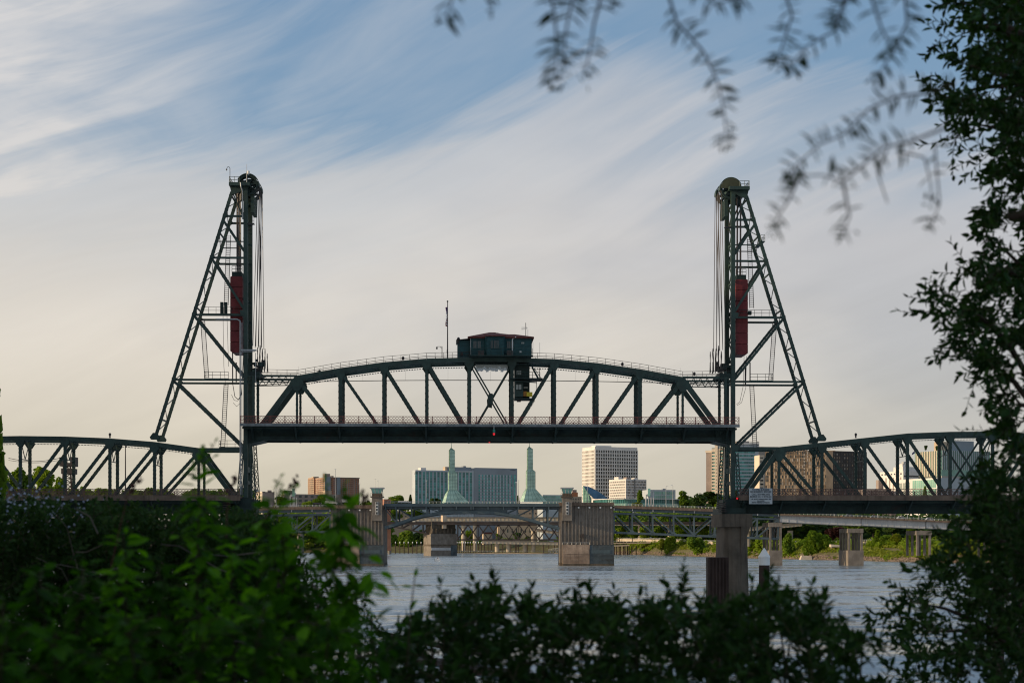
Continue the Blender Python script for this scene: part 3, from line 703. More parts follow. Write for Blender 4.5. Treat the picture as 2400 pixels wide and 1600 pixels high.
    if sg < 0:
        for du in (628, 619): part(MB().obox(T(du, 736, 0.5) - BA * 0.22, BA * 0.44, BN * 0.6, UP * 1.7), 'motor_box', M['green_dark'], tw)
        m = MB(); m.path([T(625, 734, 0.6), T(623, 860, 0.6), T(619, 905, 0.6)], 0.03, 4); m.path([T(616, 734, 0.6), T(612, 860, 0.6)], 0.03, 4)
        m.path([T(604, 735, 0.9), T(603, 900, 0.9)], 0.09, 5); m.path([T(595, 850, 0.9), T(595, 896, 0.9)], 0.1, 5)
        m.path([T(603, 900, 0.9), T(598, 930, 0.9), T(590, 937, 0.9), T(583, 925, 0.9), T(580, 880, 0.9), T(578, 830, 0.9)], 0.05, 5)
        m.path([T(606, 925, 0.9), T(600, 938, 0.9), T(592, 940, 0.9), T(584, 930, 0.9)], 0.03, 4); m.path([T(602, 944, 0.9), T(594, 953, 0.9), T(586, 945, 0.9), T(579, 880, 0.9)], 0.025, 4)
        part(m, 'power_cable', M['rope'], tw)
        m = MB(); m.path([T(640, 752, -0.5), T(590, 752, -0.5), T(583, 756, -0.5), T(583, 1160, -0.5)], 0.1, 6); m.path([T(579, 760, -0.5), T(579, 1160, -0.5)], 0.06, 5)
        m.path([T(581, 824, -0.6), T(545, 824, -0.6)], 0.14, 6); m.path([T(583, 836, -0.6), T(579, 828, -0.6), T(548, 827, -0.6)], 0.05, 5)
        m.path([T(547, 830, -0.6), T(547, 898, -0.6), T(542, 902, -0.6), T(536, 902, -0.6)], 0.05, 5)
        part(m, 'conduit', M['conduit'], tw)
        m = MB(); m.tube(T(606, 437, -0.8), T(606, 402, -0.8), 0.045, 5); m.path([T(606, 403, -0.8), T(608, 399, -0.8), T(611, 399, -0.8), T(613.5, 403, -0.8)], 0.035, 5)
        m.lathe(T(613.7, 408, -0.8), [(0.05, 0), (0.1, 0.1), (0.1, 0.25), (0.03, 0.3)], 8); part(m, 'lamp_arm', M['rope'], tw)
        m = MB(); m.tube(T(567, 440, -0.9), T(567, 393, -0.9), 0.03, 5); m.tube(T(567, 440, -0.9), T(567, 410, -0.9), 0.07, 5); part(m, 'lightning_rod', M['conduit'], tw)
        part(MB().lathe(T(563, 417, -0.9), [(0.1, 0), (0.2, 0.15), (0.2, 0.5), (0.05, 0.62)], 10), 'beacon', M['white'], tw)
        part(MB().path([T(581, 436, -1.15), T(580, 446, -1.15), T(577, 455, -1.0), T(577, 520, -0.6)], 0.09, 6), 'downpipe', M['conduit'], tw)
    else:
        m = MB().path([T(600, 830, 0.9), T(598, 900, 0.9), T(590, 938, 0.9), T(582, 944, 0.9)], 0.03, 4); m.path([T(606, 830, 0.9), T(604, 905, 0.9), T(594, 940, 0.9), T(583, 947, 0.9)], 0.03, 4)
        m.path([T(603, 855, 0.9), T(603, 900, 0.9)], 0.12, 5); m.path([T(614, 845, 0.9), T(614, 888, 0.9)], 0.1, 5)
        part(m, 'power_cable', M['rope'], tw)
        part(MB().obox(T(613, 733, 0.5) - BA * 0.25, BA * 0.5, BN * 0.6, UP * 0.6), 'motor_box', M['green_dark'], tw)
        rl = MB(); piperail(rl, [T(rear(560), 562, -0.4), T(rear(560) + 10, 562, -0.4), T(rear(560) + 10, 562, W)], 0.95, 0.8, 0.03); rl.obox(T(rear(560), 563, -0.4), BA * 0.7, BN * W, UP * 0.08); part(rl, 'gallery', M['green'], tw)
        part(MB().lathe(D(578, 1170, -1.2), [(0.04, 0), (0.14, 0.1), (0.14, 0.3)], 8), 'red_lens', M['redlamp'], tw)
    rl = MB(); piperail(rl, [T(552, 528, 0), T(562, 528, 0)], 0.95, 0.6, 0.03); rl.beam(T(551, 529, 0), T(566, 529, 0), 1.0, 0.1); rl.beam(T(566, 545, 0), T(554, 530, 0), 0.06, 0.06); part(rl, 'service_step', M['rope'], tw)
    # counterweight ropes and lift ropes
    for k in range(8):
        t = 0.3 + k * (W - 0.6) / 7
        m = MB().tube(T(543.5 - (k % 3) * 1.5, 440, t), T(555 - (k % 4) * 5.6, 812, t), 0.05, 5); part(m, 'lift_rope', M['rope'], tw)
        m = MB().tube(T(589 + (k % 4) * 2.6, 440, t), T(588 + (k % 4) * 3.0, 640, t), 0.05, 5); part(m, 'counterweight_rope', M['rope'], tw)
    # counterweight
    cw = thing('counterweight', ('oxblood red counterweight hanging in the left bridge tower', 'oxblood red counterweight hanging in the right bridge tower')[sg > 0], 'counterweight', T(594, 828, W / 2), 'tower counterweights')
    n = 7
    for i in range(n):
        v0, v1 = 828 - 179 * i / n - 0.7, 828 - 179 * (i + 1) / n; ch = 4 if i == 0 else 0; ch2 = 2 if i == n - 1 else 0
        pl = [(580 + ch * 1.2, v0), (608.5 - ch * 1.2, v0), (608.5, v0 - ch), (608.5, v1 + ch2), (608.5 - ch2, v1 + 0.3), (580 + ch2, v1 + 0.3), (580, v1 + ch2), (580, v0 - ch)]
        part(MB().prism([T(x, y, 0.7) for x, y in (pl if sg > 0 else pl[::-1])], BN * (W - 1.4)), 'counterweight_block', M['counter'], cw)
    part(MB().obox(T(594, 649, 1.1) - BA * 0.75, BA * 1.5, BN * (W - 2.2), UP * 0.75), 'head_frame', M['green_dark'], cw)
    rl = MB(); piperail(rl, [T(581, 638, 1.0), T(605, 638, 1.0)], 0.9, 0.5, 0.035); part(rl, 'head_railing', M['green_dark'], cw)
    # rope sockets and hitch gear on the end of the lift span
    hg = thing('rope_hitch', ('tangle of rope sockets and hitch gear at the foot of the left lift ropes', 'tangle of rope sockets and hitch gear at the foot of the right lift ropes')[sg > 0], 'hitch gear', T(550, 872, W / 2), 'lift rope hitches')
    r_ = random.Random(5 + sg)
    for k in range(8):
        t = 0.2 + k * (W - 0.4) / 7; d0 = 541 - (k % 4) * 4.5 + 3
        vs_ = 838 + r_.uniform(-10, 10); q_ = r_.uniform(0.6, 1.0); part(MB().lathe(T(d0, vs_, t), [(0.06, 0), (0.10 * q_, 0.3), (0.13 * q_, 0.8 * q_), (0.10 * q_, 1.2 * q_), (0.05, 1.7 * q_)], 8), 'rope_socket', M['rope'], hg); part(MB().beam(T(d0, vs_, t), T(d0 + r_.uniform(-3, 3), 862, t), 0.07, 0.09), 'hitch_link', M['rope'], hg)
        part(MB().beam(T(d0, 838, t), T(d0 + r_.uniform(-2, 2), 866, t), 0.12, 0.14), 'hitch_rod', M['rope'], hg)
    for k in range(26):
        x, v, t = r_.uniform(540, 564), r_.uniform(846, 876), r_.uniform(0, W)
        part(MB().obox(T(x, v, t), BA * r_.uniform(0.3, 0.8), BN * 0.5, UP * r_.uniform(0.3, 0.7)), 'hitch_bracket', M['green_dark'], hg)
    part(MB().obox(T(552, 881, -0.3) - BA * 0.9, BA * 1.8, BN * (W + 0.6), UP * 0.5), 'hitch_beam', M['green_dark'], hg)
    rl = MB(); piperail(rl, [T(536, 878, -0.2), T(555, 868, -0.2)], 0.8, 0.6, 0.03); part(rl, 'hitch_railing', M['rope'], hg)
    return tw
M['yellowgreen'] = material('olive_sheave_cover', (0.062, 0.066, 0.036), 0.55, 0.2, 0.8, 0.3, streaks=0.2)  # yellower and warmer than the bridge green
tower(-1, 'left lift tower of the green bridge, with curved lamp arm on its head')
tower(1, 'right lift tower of the green bridge, its head catching warm sun')

# ---- fixed truss spans left and right
def fixed(sg, label, chord, vdeck, far_edge):
    T = lambda du, v, t=0.0: D(sg * du, v, t)
    fs = thing('truss_span', label, 'bridge span', T(700, 1180, W / 2), 'fixed truss spans')
    hip = chord[0]
    for t in (0, W):
        c = MB()
        for a, b in zip(chord[:-1], chord[1:]): c.beam(T(*a, t), T(*b, t), 0.6, 0.66, BN)
        part(c, 'top_chord', M['green'], fs)
        c = MB()
        for a, b in zip(chord[:-1], chord[1:]):
            p, q = T(a[0], a[1] + 8.5, t), T(b[0], b[1] + 8.5, t)
            for i in range(14): c.beam(p + (q - p) * (i / 14), p + (q - p) * ((i + 0.6) / 14), 0.5, 0.08, BN)
        part(c, 'chord_lacing', M['green'], fs)
        part(MB().beam(T(hip[0], hip[1], t), T(590, 1178, t), 0.58, 0.62, BN), 'end_post', M['green'], fs)
        part(MB().beam(T(hip[0], hip[1] - 2, t), T(577, hip[1] - 2, t), 0.4, 0.42, BN), 'end_strut', M['green'], fs)
        for i, (du, v) in enumerate(chord):
            m = MB(); builtup(m, T(du, v, t), T(du, 1172, t), 0.5, 0.32 if i == 0 else 0.40, 0.6); part(m, 'vertical_post', M['green'], fs)
            gusset(fs, sg * du, v + (12 if i == 0 else 9), t, 12 if i == 0 else 9, 16 if i == 0 else 11)
            if i < len(chord) - 1:
                a, b = (chord[i], chord[i + 1]) if i < 4 else (chord[i + 1], chord[i])
                if i == 4 and sg > 0:
                    for p_, q_ in ((chord[4], chord[5]), (chord[5], chord[4])): part(MB().beam(T(p_[0], p_[1] + 5, t), T(q_[0], 1172, t), 0.3, 0.26, BN), 'counter_diagonal', M['green'], fs)
                else:
                    m = MB(); builtup(m, T(a[0], a[1] + 4, t), T(b[0], 1174, t), 0.45, 0.42, 0.7); part(m, 'diagonal', M['green'], fs)
        part(MB().beam(T(590, 1178, t), T(chord[-1][0], 1178, t), 0.5, 0.6, BN), 'bottom_chord', M['green_dark'], fs)
    for i, (du, v) in enumerate(chord):
        part(MB().beam(T(du, v + 1, 0), T(du, v + 1, W), 0.3, 0.45), 'top_strut', M['green'], fs)
        if i:   # sway frame with its V of light angles
            m = MB(); m.beam(T(du, v + 48, 0), T(du, v + 48, W), 0.12, 0.12); mid = T(du, v + 48, W / 2)
            for a, b in (((v + 5, 0.2), (v + 47, W * 0.5)), ((v + 5, W - 0.2), (v + 47, W * 0.5)), ((v + 5, W * 0.5), (v + 28, 0.2)), ((v + 5, W * 0.5), (v + 28, W - 0.2))):
                m.beam(T(du, a[0], a[1]), T(du, b[0], b[1]), 0.1, 0.12)
            part(m, 'sway_frame', M['green'], fs)
    zd = HZ + (1270 - vdeck) * 0.0643; s0, s1 = sorted((sg * 578 * PX, sg * far_edge * PX))
    part(MB().obox(B(s0, 0.6, zd - 0.6), BA * (s1 - s0), BN * (W - 1.2), UP * 0.4), 'roadway', M['asphalt'], fs)
    for t0, nm in ((-3.0, 0), (W + 0.45, 1)):
        part(MB().obox(B(s0, t0 + 0.15, zd - 0.3), BA * (s1 - s0), BN * 2.4, UP * 0.28), 'sidewalk', M['deckbrown'], fs)
        te = t0 if nm == 0 else t0 + 2.45
        part(MB().obox(B(s0, te, zd - 0.72), BA * (s1 - s0), BN * 0.14, UP * 0.74), 'deck_edge', M['deckbrown'], fs)
        railing(fs, s0 + 0.1, s1 - 0.1, te + 0.07, zd, 1.0, 20, 'rust_dull')
    for t in (0.45, W - 0.45):
        part(MB().obox(B(s0 + 0.3, t, zd - 2.6), BA * (s1 - s0 - 0.6), BN * 0.1, UP * 2.1), 'plate_girder', M['green_dark'], fs)
    for t in (-2.2, -1.1, 1.8, 3.6, W + 1.2, W + 2.2):
        part(MB().obox(B(s0 + 0.3, t, zd - 1.1), BA * (s1 - s0 - 0.6), BN * 0.16, UP * 0.7), 'stringer', M['green_dark'], fs)
    for du, v in [(590, 0)] + list(chord):
        s = sg * du * PX
        part(MB().obox(B(s - 0.15, 0.3, zd - 2.3), BA * 0.3, BN * (W - 0.6), UP * 1.6), 'floor_beam', M['green_dark'], fs)
        m = MB().prism([B(s - 0.1, -0.3, zd - 2.5), B(s - 0.1, -0.3, zd - 0.75), B(s - 0.1, -2.8, zd - 0.75), B(s - 0.1, -2.8, zd - 1.0)], BA * 0.2)
        part(m, 'sidewalk_bracket', M['green_dark'], fs)
    return fs
fixed(-1, 'fixed green truss span left of the lift towers, running out of frame', [(680, 1056), (782, 1042), (885, 1034), (988, 1030), (1091, 1029), (1194, 1031), (1297, 1036)], 1162, 1297)
fixed(1, 'fixed green truss span right of the lift towers, behind the sign', [(680, 1051), (782, 1040), (884, 1029), (986, 1018), (1088, 1014), (1190, 1013), (1291, 1018)], 1160, 1291)

for du, v, lab in ((-885, 1028, 'small dark fitting on top of the left truss chord'), (863, 1024, 'small dark fitting on top of the right truss chord')):
    f_ = solo(MB().tube(D(du, v, 0), D(du, v - 5.6, 0), 0.12, 6), 'chord_fitting', M['rope'], lab, 'lamp', D(du, v, 0))  # dark bump on the chord, built as a short post with round head
    part(MB().lathe(D(du, v - 5.4, 0), [(0.12, 0), (0.2, 0.12), (0.18, 0.32), (0.05, 0.42)], 8), 'lamp_head', M['rope'], f_)
# ---- river piers of the lift bridge
def lift_pier(sg, label):
    c = B(sg * 575 * PX, W / 2, 0)
    pr = thing('bridge_pier', label, 'bridge pier', c, 'lift bridge piers')
    zc = bz(1204); zu = bz(1234)
    def rounded(hs, ht, z):
        o = []
        for i in range(9): a = PI + PI * i / 8; o.append(c + BA * hs * math.cos(a) + BN * (-ht + hs * 0.7 * math.sin(a)) + UP * z)
        for i in range(9): a = PI * i / 8; o.append(c + BA * hs * math.cos(a) + BN * (ht + hs * 0.7 * math.sin(a)) + UP * z)
        return o
    lo, hi = rounded(2.1, W / 2 + 1.2, -2.0), rounded(1.78, W / 2 + 0.6, zu); n = len(lo)
    m = MB().add(lo + hi, [(i, (i + 1) % n, n + (i + 1) % n, n + i) for i in range(n)] + [tuple(range(n - 1, -1, -1)), tuple(range(n, 2 * n))])
    part(m, 'shaft', M['concrete_dark'], pr)
    part(MB().obox(c - BA * 2.35 - BN * (W / 2 + 2.2) + UP * zu, BA * 4.7, BN * (W + 4.4), UP * (zc - zu)), 'cap', M['concrete_dark'], pr)
    part(MB().obox(c - BA * 2.2 - BN * (W / 2 + 1.6) + UP * zc, BA * 3.6, BN * (W + 3.2), UP * 0.9), 'bearing_block', M['green_dark'], pr)
    part(MB().obox(c - BA * 1.6 - BN * (W / 2 + 0.9) + UP * (zc + 0.9), BA * 3.2, BN * (W + 1.8), UP * 1.35), 'bearing_girder', M['green_dark'], pr)
    part(MB().prism([c + BA * 0.6 - BN * (W / 2 + 2.25) + UP * (zu - 0.01), c + BA * 2.0 - BN * (W / 2 + 2.25) + UP * (zu - 0.01), c + BA * 0.6 - BN * (W / 2 + 2.0) + UP * (zu - 4.4)], BN * 1.2), 'corbel', M['concrete_dark'], pr)
    m = MB()
    for i in range(5): m.obox(c - BA * 2.9 - BN * (W / 2 + 2.4) + UP * (zc + 0.3 + i * 0.32), BA * 1.2, BN * 2.0, UP * 0.12)
    part(m, 'timber_stack', M['darksteel'], pr)
    return pr
lift_pier(1, 'tapering concrete river pier under the right lift tower'); lift_pier(-1, 'concrete pier under the left lift tower, hidden by the shrubs')

# ---- the notice to river traffic
SG = D(596, 1149, -3.3)
o = SG
sgn = thing('river_notice', 'pale sign about opening the bridges, hung on the railing right of the tower', 'sign', D(623, 1180, -3.3))
sx0, sx1 = 600, 654.5     # signed positions along the span, in bridge pixels
zb, ztp = HZ + (1270 - 1180) * 0.0643, HZ + (1270 - 1143) * 0.0643
wS = (sx1 - sx0) * PX
part(MB().obox(B(sx0 * PX, -3.32, zb), BA * wS, BN * 0.08, UP * (ztp - zb)), 'panel', M['signface'] if 'signface' in M else M['deckgrey'], sgn)
m = MB()
for f in (0.2, 0.8): m.beam(B(sx0 * PX + wS * f, -3.2, zb + 0.2), B(sx0 * PX + wS * f, -3.2, ztp - 0.1), 0.08, 0.1)
part(m, 'bracket', M['conduit'], sgn)
def text_part(txt, size, cx, cz, parent, mat, wmax=None, t=-3.335, bold=0.0):
    cu = bpy.data.curves.new('lettering', 'FONT'); cu.body = txt; cu.align_x = 'CENTER'; cu.align_y = 'CENTER'; cu.size = size; cu.extrude = 0.004; cu.offset = bold
    ob = bpy.data.objects.new('tmp_text', cu); COL.objects.link(ob)
    bpy.context.view_layer.update()
    me = bpy.data.meshes.new_from_object(ob.evaluated_get(bpy.context.evaluated_depsgraph_get()))
    COL.objects.unlink(ob); bpy.data.objects.remove(ob)
    xs = [v.co.x for v in me.vertices]; wd_ = max(xs) - min(xs); k = 1.0 if not wmax else wmax / wd_
    mb = MB(); mb.V = [B(cx + v.co.x * k, t - v.co.z, cz + v.co.y) for v in me.vertices]; mb.F = [tuple(p.vertices) for p in me.polygons]
    bpy.data.meshes.remove(me)
    return part(mb, 'lettering', mat, parent)
hS = ztp - zb; cS = (sx0 * PX + wS / 2)
for txt, f, sz, wf in (('TO OPEN BURNSIDE', 0.905, 0.32, 0.74), ('OR MORRISON BRIDGES', 0.775, 0.32, 0.91), ('CALL 503-988-2452', 0.61, 0.34, 0.78), ('MARINE CH. 13 KTD-521', 0.465, 0.32, 0.91),
                       ('1 HR. NOTICE WEEKDAYS 8AM - 5PM', 0.305, 0.23, 0.86), ('2 HR. NOTICE', 0.19, 0.20, 0.31), ('NIGHTS, WEEKENDS & HOLIDAYS', 0.095, 0.23, 0.76)):
    text_part(txt, sz * 1.15, cS, zb + hS * f, sgn, M['ink'], wS * wf, bold=0.010)
# ------------------------------------------------------------------ the blue-grey bascule bridge behind (750 m away)
YM = 750.0
def Mo(u, v, t=0.0): p = at(u, v, YM); p.y += t; return p
SM = YM / FPX
WM = 20.0
def mwall(u0, u1, v0, v1, t0, t1):   # box from pixels (v0 bottom, v1 top)
    a, b = Mo(u0, v0), Mo(u1, v1); return MB().box(a.x, b.x, YM + t0, YM + t1, a.z, b.z)
def bascule_pier(u0, u1, ut0, ut1, label, tlabel, bleft):
    vt = 1180 if u0 > 1000 else 1186
    pr = thing('bascule_pier', label, 'bridge pier', Mo((u0 + u1) / 2, 1324.8), 'bascule bridge piers')
    z0 = -2.0
    m = MB().box(xz(u0, YM), xz(u1, YM), YM, YM + WM, z0, vz(vt, YM)); part(m, 'pier_wall', M['concrete'], pr)
    n = 15
    rib = MB().box(-0.3, 0.3, -0.35, 0.0, 0, vz(vt + 5, YM) - vz(1276, YM)).mesh('rib', mat=M['concrete'])
    for i in range(n):
        u = u0 + (u1 - u0) * (i + 0.5) / n
        inst(rib, 'pier_rib', pr, (xz(u, YM), YM, vz(1276, YM)))
    part(mwall(u0 - 1, u1 + 1, vt + 5, vt - 3, -1.6, WM + 1.6), 'deck_overhang', M['deckbrown'], pr)
    lm = MB().box(-0.35, 0.35, -1.9, -1.6, -0.5, 0.1).mesh('lamp', mat=M['white'])
    for f in (0.35, 0.55, 0.75, 0.95): inst(lm, 'pier_lamp', pr, (xz(u0 + (u1 - u0) * f, YM), YM, vz(vt + 8, YM)))
    um = u0 + (u1 - u0) * 0.55 if bleft else u0 + (u1 - u0) * 0.5
    ub = u0 + 7
    part(mwall(ub, um, 1330, 1276, -2.6, -0.4), 'rusty_fender', M['fender'], pr, 'rust stained pale fender boards on the left half of the pier foot')
    part(mwall(um + 0.6, u1 + 0.5, 1330, 1277, -2.4, -0.4), 'blue_fender', M['fenderblue'], pr)
    part(mwall(ub + 6, um - 2, 1297, 1286, -2.75, -2.5), 'pale_plate', M['fender'], pr)
    part(mwall(um + 3, u1 - 8, 1296, 1288, -2.55, -2.3), 'dark_plate', M['bluegrey'], pr)
    bd = MB().box(xz(ub, YM), xz(um, YM), -2.72, -2.6, 0, 0.16).mesh('board', mat=M['fender'])
    for i in range(8): inst(bd, 'fender_board', pr, (0, YM, vz(1299 + i * 3, YM)))
    bd = MB().box(xz(um + 0.8, YM), xz(u1, YM), -2.52, -2.4, 0, 0.16).mesh('board', mat=M['fenderblue'])
    for i in range(8): inst(bd, 'fender_board', pr, (0, YM, vz(1299 + i * 3, YM)))
    part(mwall(u0 - 0.4, u1 + 0.4, 1330, 1318, -0.38, WM + 0.4), 'tide_stain', M['concrete_dark'], pr)
    part(mwall(ub - 0.2, u1 + 0.7, 1330, 1320.5, -2.85, -2.45), 'tide_stain', M['concrete_dark'], pr)
    rl = MB(); piperail(rl, [Mo(ub, 1276, -2.4), Mo(um, 1276, -2.4)], 1.1, 2.2, 0.06); part(rl, 'fender_railing', M['conduit'], pr)
    part(mwall(u0 + 50, u0 + 57, 1259, 1251, -1.4, 0), 'hanging_cage', M['darksteel'], pr)
    # control tower
    tw = thing('control_tower', tlabel, 'control tower', Mo((ut0 + ut1) / 2, 1220, -3), 'bridge control towers')
    uc = (ut0 + ut1) / 2
    part(mwall(ut0, ut1, 1220, 1164, -4.0, -0.2), 'tower_shaft', M['concrete'], tw)
    fr = part(mwall(uc - 3, uc + 3, 1206, 1176, -4.15, -4.0), 'window_strip', M['white'], tw)
    for k in range(4): part(mwall(uc - 2, uc + 2, 1205 - k * 7.7, 1199.5 - k * 7.7, -4.25, -4.1), 'window', M['glass'], fr)
    part(mwall(ut0 - 3, ut1 + 3, 1165.5, 1163, -5.0, 1.5), 'balcony', M['concrete_dark'], tw)
    rl = MB(); piperail(rl, [Mo(ut0 - 3, 1163, -4.9), Mo(ut1 + 3, 1163, -4.9)], 1.3, 1.2, 0.06); part(rl, 'balcony_railing', M['darksteel'], tw)
    part(mwall(ut0 + 0.5, ut1 - 0.5, 1163, 1157, -4.2, 0.5), 'cabin_base', M['concrete_dark'], tw)
    b0, b1 = (ut0 + 1.5, ut1 - 1.5), (ut0 - 1.5, ut1 + 1.5)
    def ringp(a, b, v, tt0, tt1): return [Mo(a, v, tt0), Mo(b, v, tt0), Mo(b, v, tt1), Mo(a, v, tt1)]
    g = part(MB().hexa(ringp(*b0, 1157, -4.0, 0.3) + ringp(*b1, 1145, -4.7, 1.0)), 'cabin_glass', M['tealpale'], tw)
    m = MB()
    for f in (0, 0.33, 0.67, 1): m.beam(Mo(b0[0] + (b0[1] - b0[0]) * f, 1157, -4.05), Mo(b1[0] + (b1[1] - b1[0]) * f, 1145, -4.75), 0.25, 0.2)
    part(m, 'glazing_bar', M['conduit'], tw)
    part(mwall(ut0 - 4, ut1 + 4, 1145, 1142.5, -5.4, 1.8), 'roof', M['conduit'], tw)
    if u0 < 1000:
        m = MB()
        for du, h in ((-4, 20), (2, 16)): m.tube(Mo(uc + du, 1143, -2), Mo(uc + du, 1143 - h, -2), 0.07, 4); m.tube(Mo(uc + du - 2, 1143 - h, -2), Mo(uc + du + 2, 1142 - h, -2), 0.06, 4)
        part(m, 'wind_gauge', M['conduit'], tw)
    return pr
bascule_pier(1311.5, 1438, 1317, 1340, 'right bascule pier with shaded top and sunlit rust stained fender, standing in midstream', 'glass topped control tower on the right bascule pier', True)
bascule_pier(775, 900, 873, 897, 'left bascule pier, half hidden by the drooping green sapling', 'glass topped control tower on the left bascule pier, with wind gauges', True)

# the closed bascule leaves
bs = thing('bascule_span', 'closed blue grey bascule span with arched lower chord, between the two control towers', 'bridge span', Mo(1106, 1200))
arch = [(901, 1236), (928, 1228), (952, 1219.5), (964, 1215), (990, 1208), (1026, 1202), (1060, 1199.6), (1106, 1199), (1150, 1200), (1183, 1204), (1212, 1210), (1250, 1220), (1284, 1230), (1312, 1238)]
def archv(u):
    for a, b in zip(arch[:-1], arch[1:]):
        if a[0] <= u <= b[0]: return a[1] + (b[1] - a[1]) * (u - a[0]) / (b[0] - a[0])
    return 1238
for t, nm in ((0.5, 0), (WM - 1, 1)):
    m = MB()
    for a, b in zip(arch[:-1], arch[1:]): m.beam(Mo(*a, t), Mo(*b, t), 0.8, 1.3, (0, 1, 0))
    part(m, 'arch_chord', M['bluegrey'], bs)
    n = 18
    for k in range(2):
        ua, ub = (1029, 1106) if k == 0 else (1107, 1186)
        pl = [Mo(ua + (ub - ua) * i / n, archv(ua + (ub - ua) * i / n) - 0.5, t) for i in range(n + 1)]
        top = [Mo(ub, 1188, t), Mo(ua, 1188, t)]
        curve = [Mo(ua - 4, 1191, t), Mo(ua - 2, 1196, t)] if k == 0 else []
        curve2 = [Mo(ub + 2, 1196, t), Mo(ub + 4, 1191, t)] if k else []
        part(MB().prism((pl + curve2 + top + curve)[::1], (0, 0.3, 0)), 'web_plate', M['bluegrey'], bs)
    for u in (929.5, 965, 1001): part(MB().beam(Mo(u, 1187, t), Mo(u, archv(u), t), 0.5, 0.75, (0, 1, 0)), 'vertical_post', M['bluegrey'], bs)
    for u in (1213, 1249, 1284): part(MB().beam(Mo(u, 1187, t), Mo(u, archv(u), t), 0.5, 0.75, (0, 1, 0)), 'vertical_post', M['bluegrey'], bs)
    for a, b in ((901, 929.5), (929.5, 965), (965, 1001), (1001, 1030)): part(MB().beam(Mo(a, 1190, t), Mo(b, archv(b) - 2, t), 0.4, 0.42, (0, 1, 0)), 'diagonal', M['bluegrey'], bs)
    for a, b in ((1213, 1186), (1249, 1213), (1284, 1249), (1312, 1284)): part(MB().beam(Mo(a, 1190, t), Mo(b, archv(b) - 2, t), 0.4, 0.42, (0, 1, 0)), 'diagonal', M['bluegrey'], bs)
part(mwall(900, 1313, 1186.5, 1179.5, -1.5, -1.2), 'deck_edge', M['bluegrey'], bs)
part(mwall(900, 1313, 1187, 1184, -1.2, WM + 1.2), 'deck', M['asphalt'], bs)
for t in (0.3, 5, 14, WM - 1.2): part(mwall(900, 1313, 1191.5, 1187.2, t, t + 0.3), 'shadow_band_girder', M['bluegrey'], bs)  # girders added to draw the dark shadow band under the deck
rl = MB(); piperail(rl, [Mo(900, 1179.5, -1.4), Mo(1313, 1179.5, -1.4)], 0.9, 1.6, 0.06); part(rl, 'railing', M['conduit'], bs)
br = MB().box(-0.25, 0.25, -1.4, 0.4, -1.3, 0).mesh('bracket', mat=M['bluegrey'])
for u in (904, 928, 964, 999, 1034, 1070, 1104, 1109, 1144, 1180, 1215, 1251, 1286): inst(br, 'deck_bracket', bs, Mo(u, 1187))

# approach spans: deck trusses, then plate girders
def deckv(u): return 1184 + max(0, u - 1438) * 0.036 if u > 1400 else 1187 + max(0, 775 - u) * 0.012
def deck_truss(us, label, vb0, vb1, diag):
    t0 = thing('deck_truss', label, 'bridge span', Mo((us[0] + us[-1]) / 2, 1215), 'deck truss approach spans')
    vb = lambda u: vb0 + (vb1 - vb0) * (u - us[0]) / (us[-1] - us[0])
    for t in (0.4, WM - 2):
        for a, b in zip(us[:-1], us[1:]):
            part(MB().beam(Mo(a, deckv(a) + 18, t), Mo(b, deckv(b) + 18, t), 0.7, 0.8, (0, 1, 0)), 'top_chord', M['bluegrey'], t0)
            part(MB().beam(Mo(a, vb(a), t), Mo(b, vb(b), t), 0.7, 0.95, (0, 1, 0)), 'bottom_chord', M['bluegrey'], t0)
        for i, u in enumerate(us):
            part(MB().beam(Mo(u, deckv(u) + 18, t), Mo(u, vb(u), t), 0.6, 0.7, (0, 1, 0)), 'vertical_post', M['bluegrey'], t0)
            if i < len(us) - 1:
                a, b = (us[i], us[i + 1]) if diag[i] else (us[i + 1], us[i])
                part(MB().beam(Mo(a, deckv(a) + 19, t), Mo(b, vb(b) - 2, t), 0.5, 0.65, (0, 1, 0)), 'diagonal', M['bluegrey'], t0)
            part(MB().prism([Mo(u - 8, vb(u) + 1, t - 0.35), Mo(u + 8, vb(u) + 1, t - 0.35), Mo(u + 3, vb(u) - 6, t - 0.35), Mo(u - 3, vb(u) - 6, t - 0.35)], (0, 0.7, 0)), 'gusset_plate', M['bluegrey'], t0)
    for u in us:
        m = MB(); m.beam(Mo(u, deckv(u) + 20, 0.4), Mo(u, vb(u), WM - 2), 0.3, 0.3); m.beam(Mo(u, vb(u), 0.4), Mo(u, deckv(u) + 20, WM - 2), 0.3, 0.3); part(m, 'sway_brace', M['bluegrey'], t0)
    a, b = us[0], us[-1]
    def slab(v0, v1, ta, tb, mat, nm):
        m = MB().hexa([Mo(a, deckv(a) + v0, ta), Mo(b, deckv(b) + v0, ta), Mo(b, deckv(b) + v0, tb), Mo(a, deckv(a) + v0, tb), Mo(a, deckv(a) + v1, ta), Mo(b, deckv(b) + v1, ta), Mo(b, deckv(b) + v1, tb), Mo(a, deckv(a) + v1, tb)])
        part(m, nm, M[mat], t0)
    slab(6, -0.5, -1.8, -1.5, 'deckbrown', 'deck_edge'); slab(5, 2, -1.5, WM + 1.5, 'asphalt', 'deck'); slab(12.5, 7.5, -0.6, -0.3, 'bluegrey', 'floor_stringer')
    for u in us: part(MB().box(-0.3, 0.3, -1.4, 0, -1.5, 0).mesh and mwall(u - 1, u + 1, deckv(u) + 11, deckv(u) + 6, -1.3, 0.2), 'deck_bracket', M['palegrey'], t0)
    rl = MB(); piperail(rl, [Mo(a, deckv(a) - 0.5, -1.6), Mo(b, deckv(b) - 0.5, -1.6)], 0.8, 1.6, 0.06); part(rl, 'railing', M['conduit'], t0)
    return t0
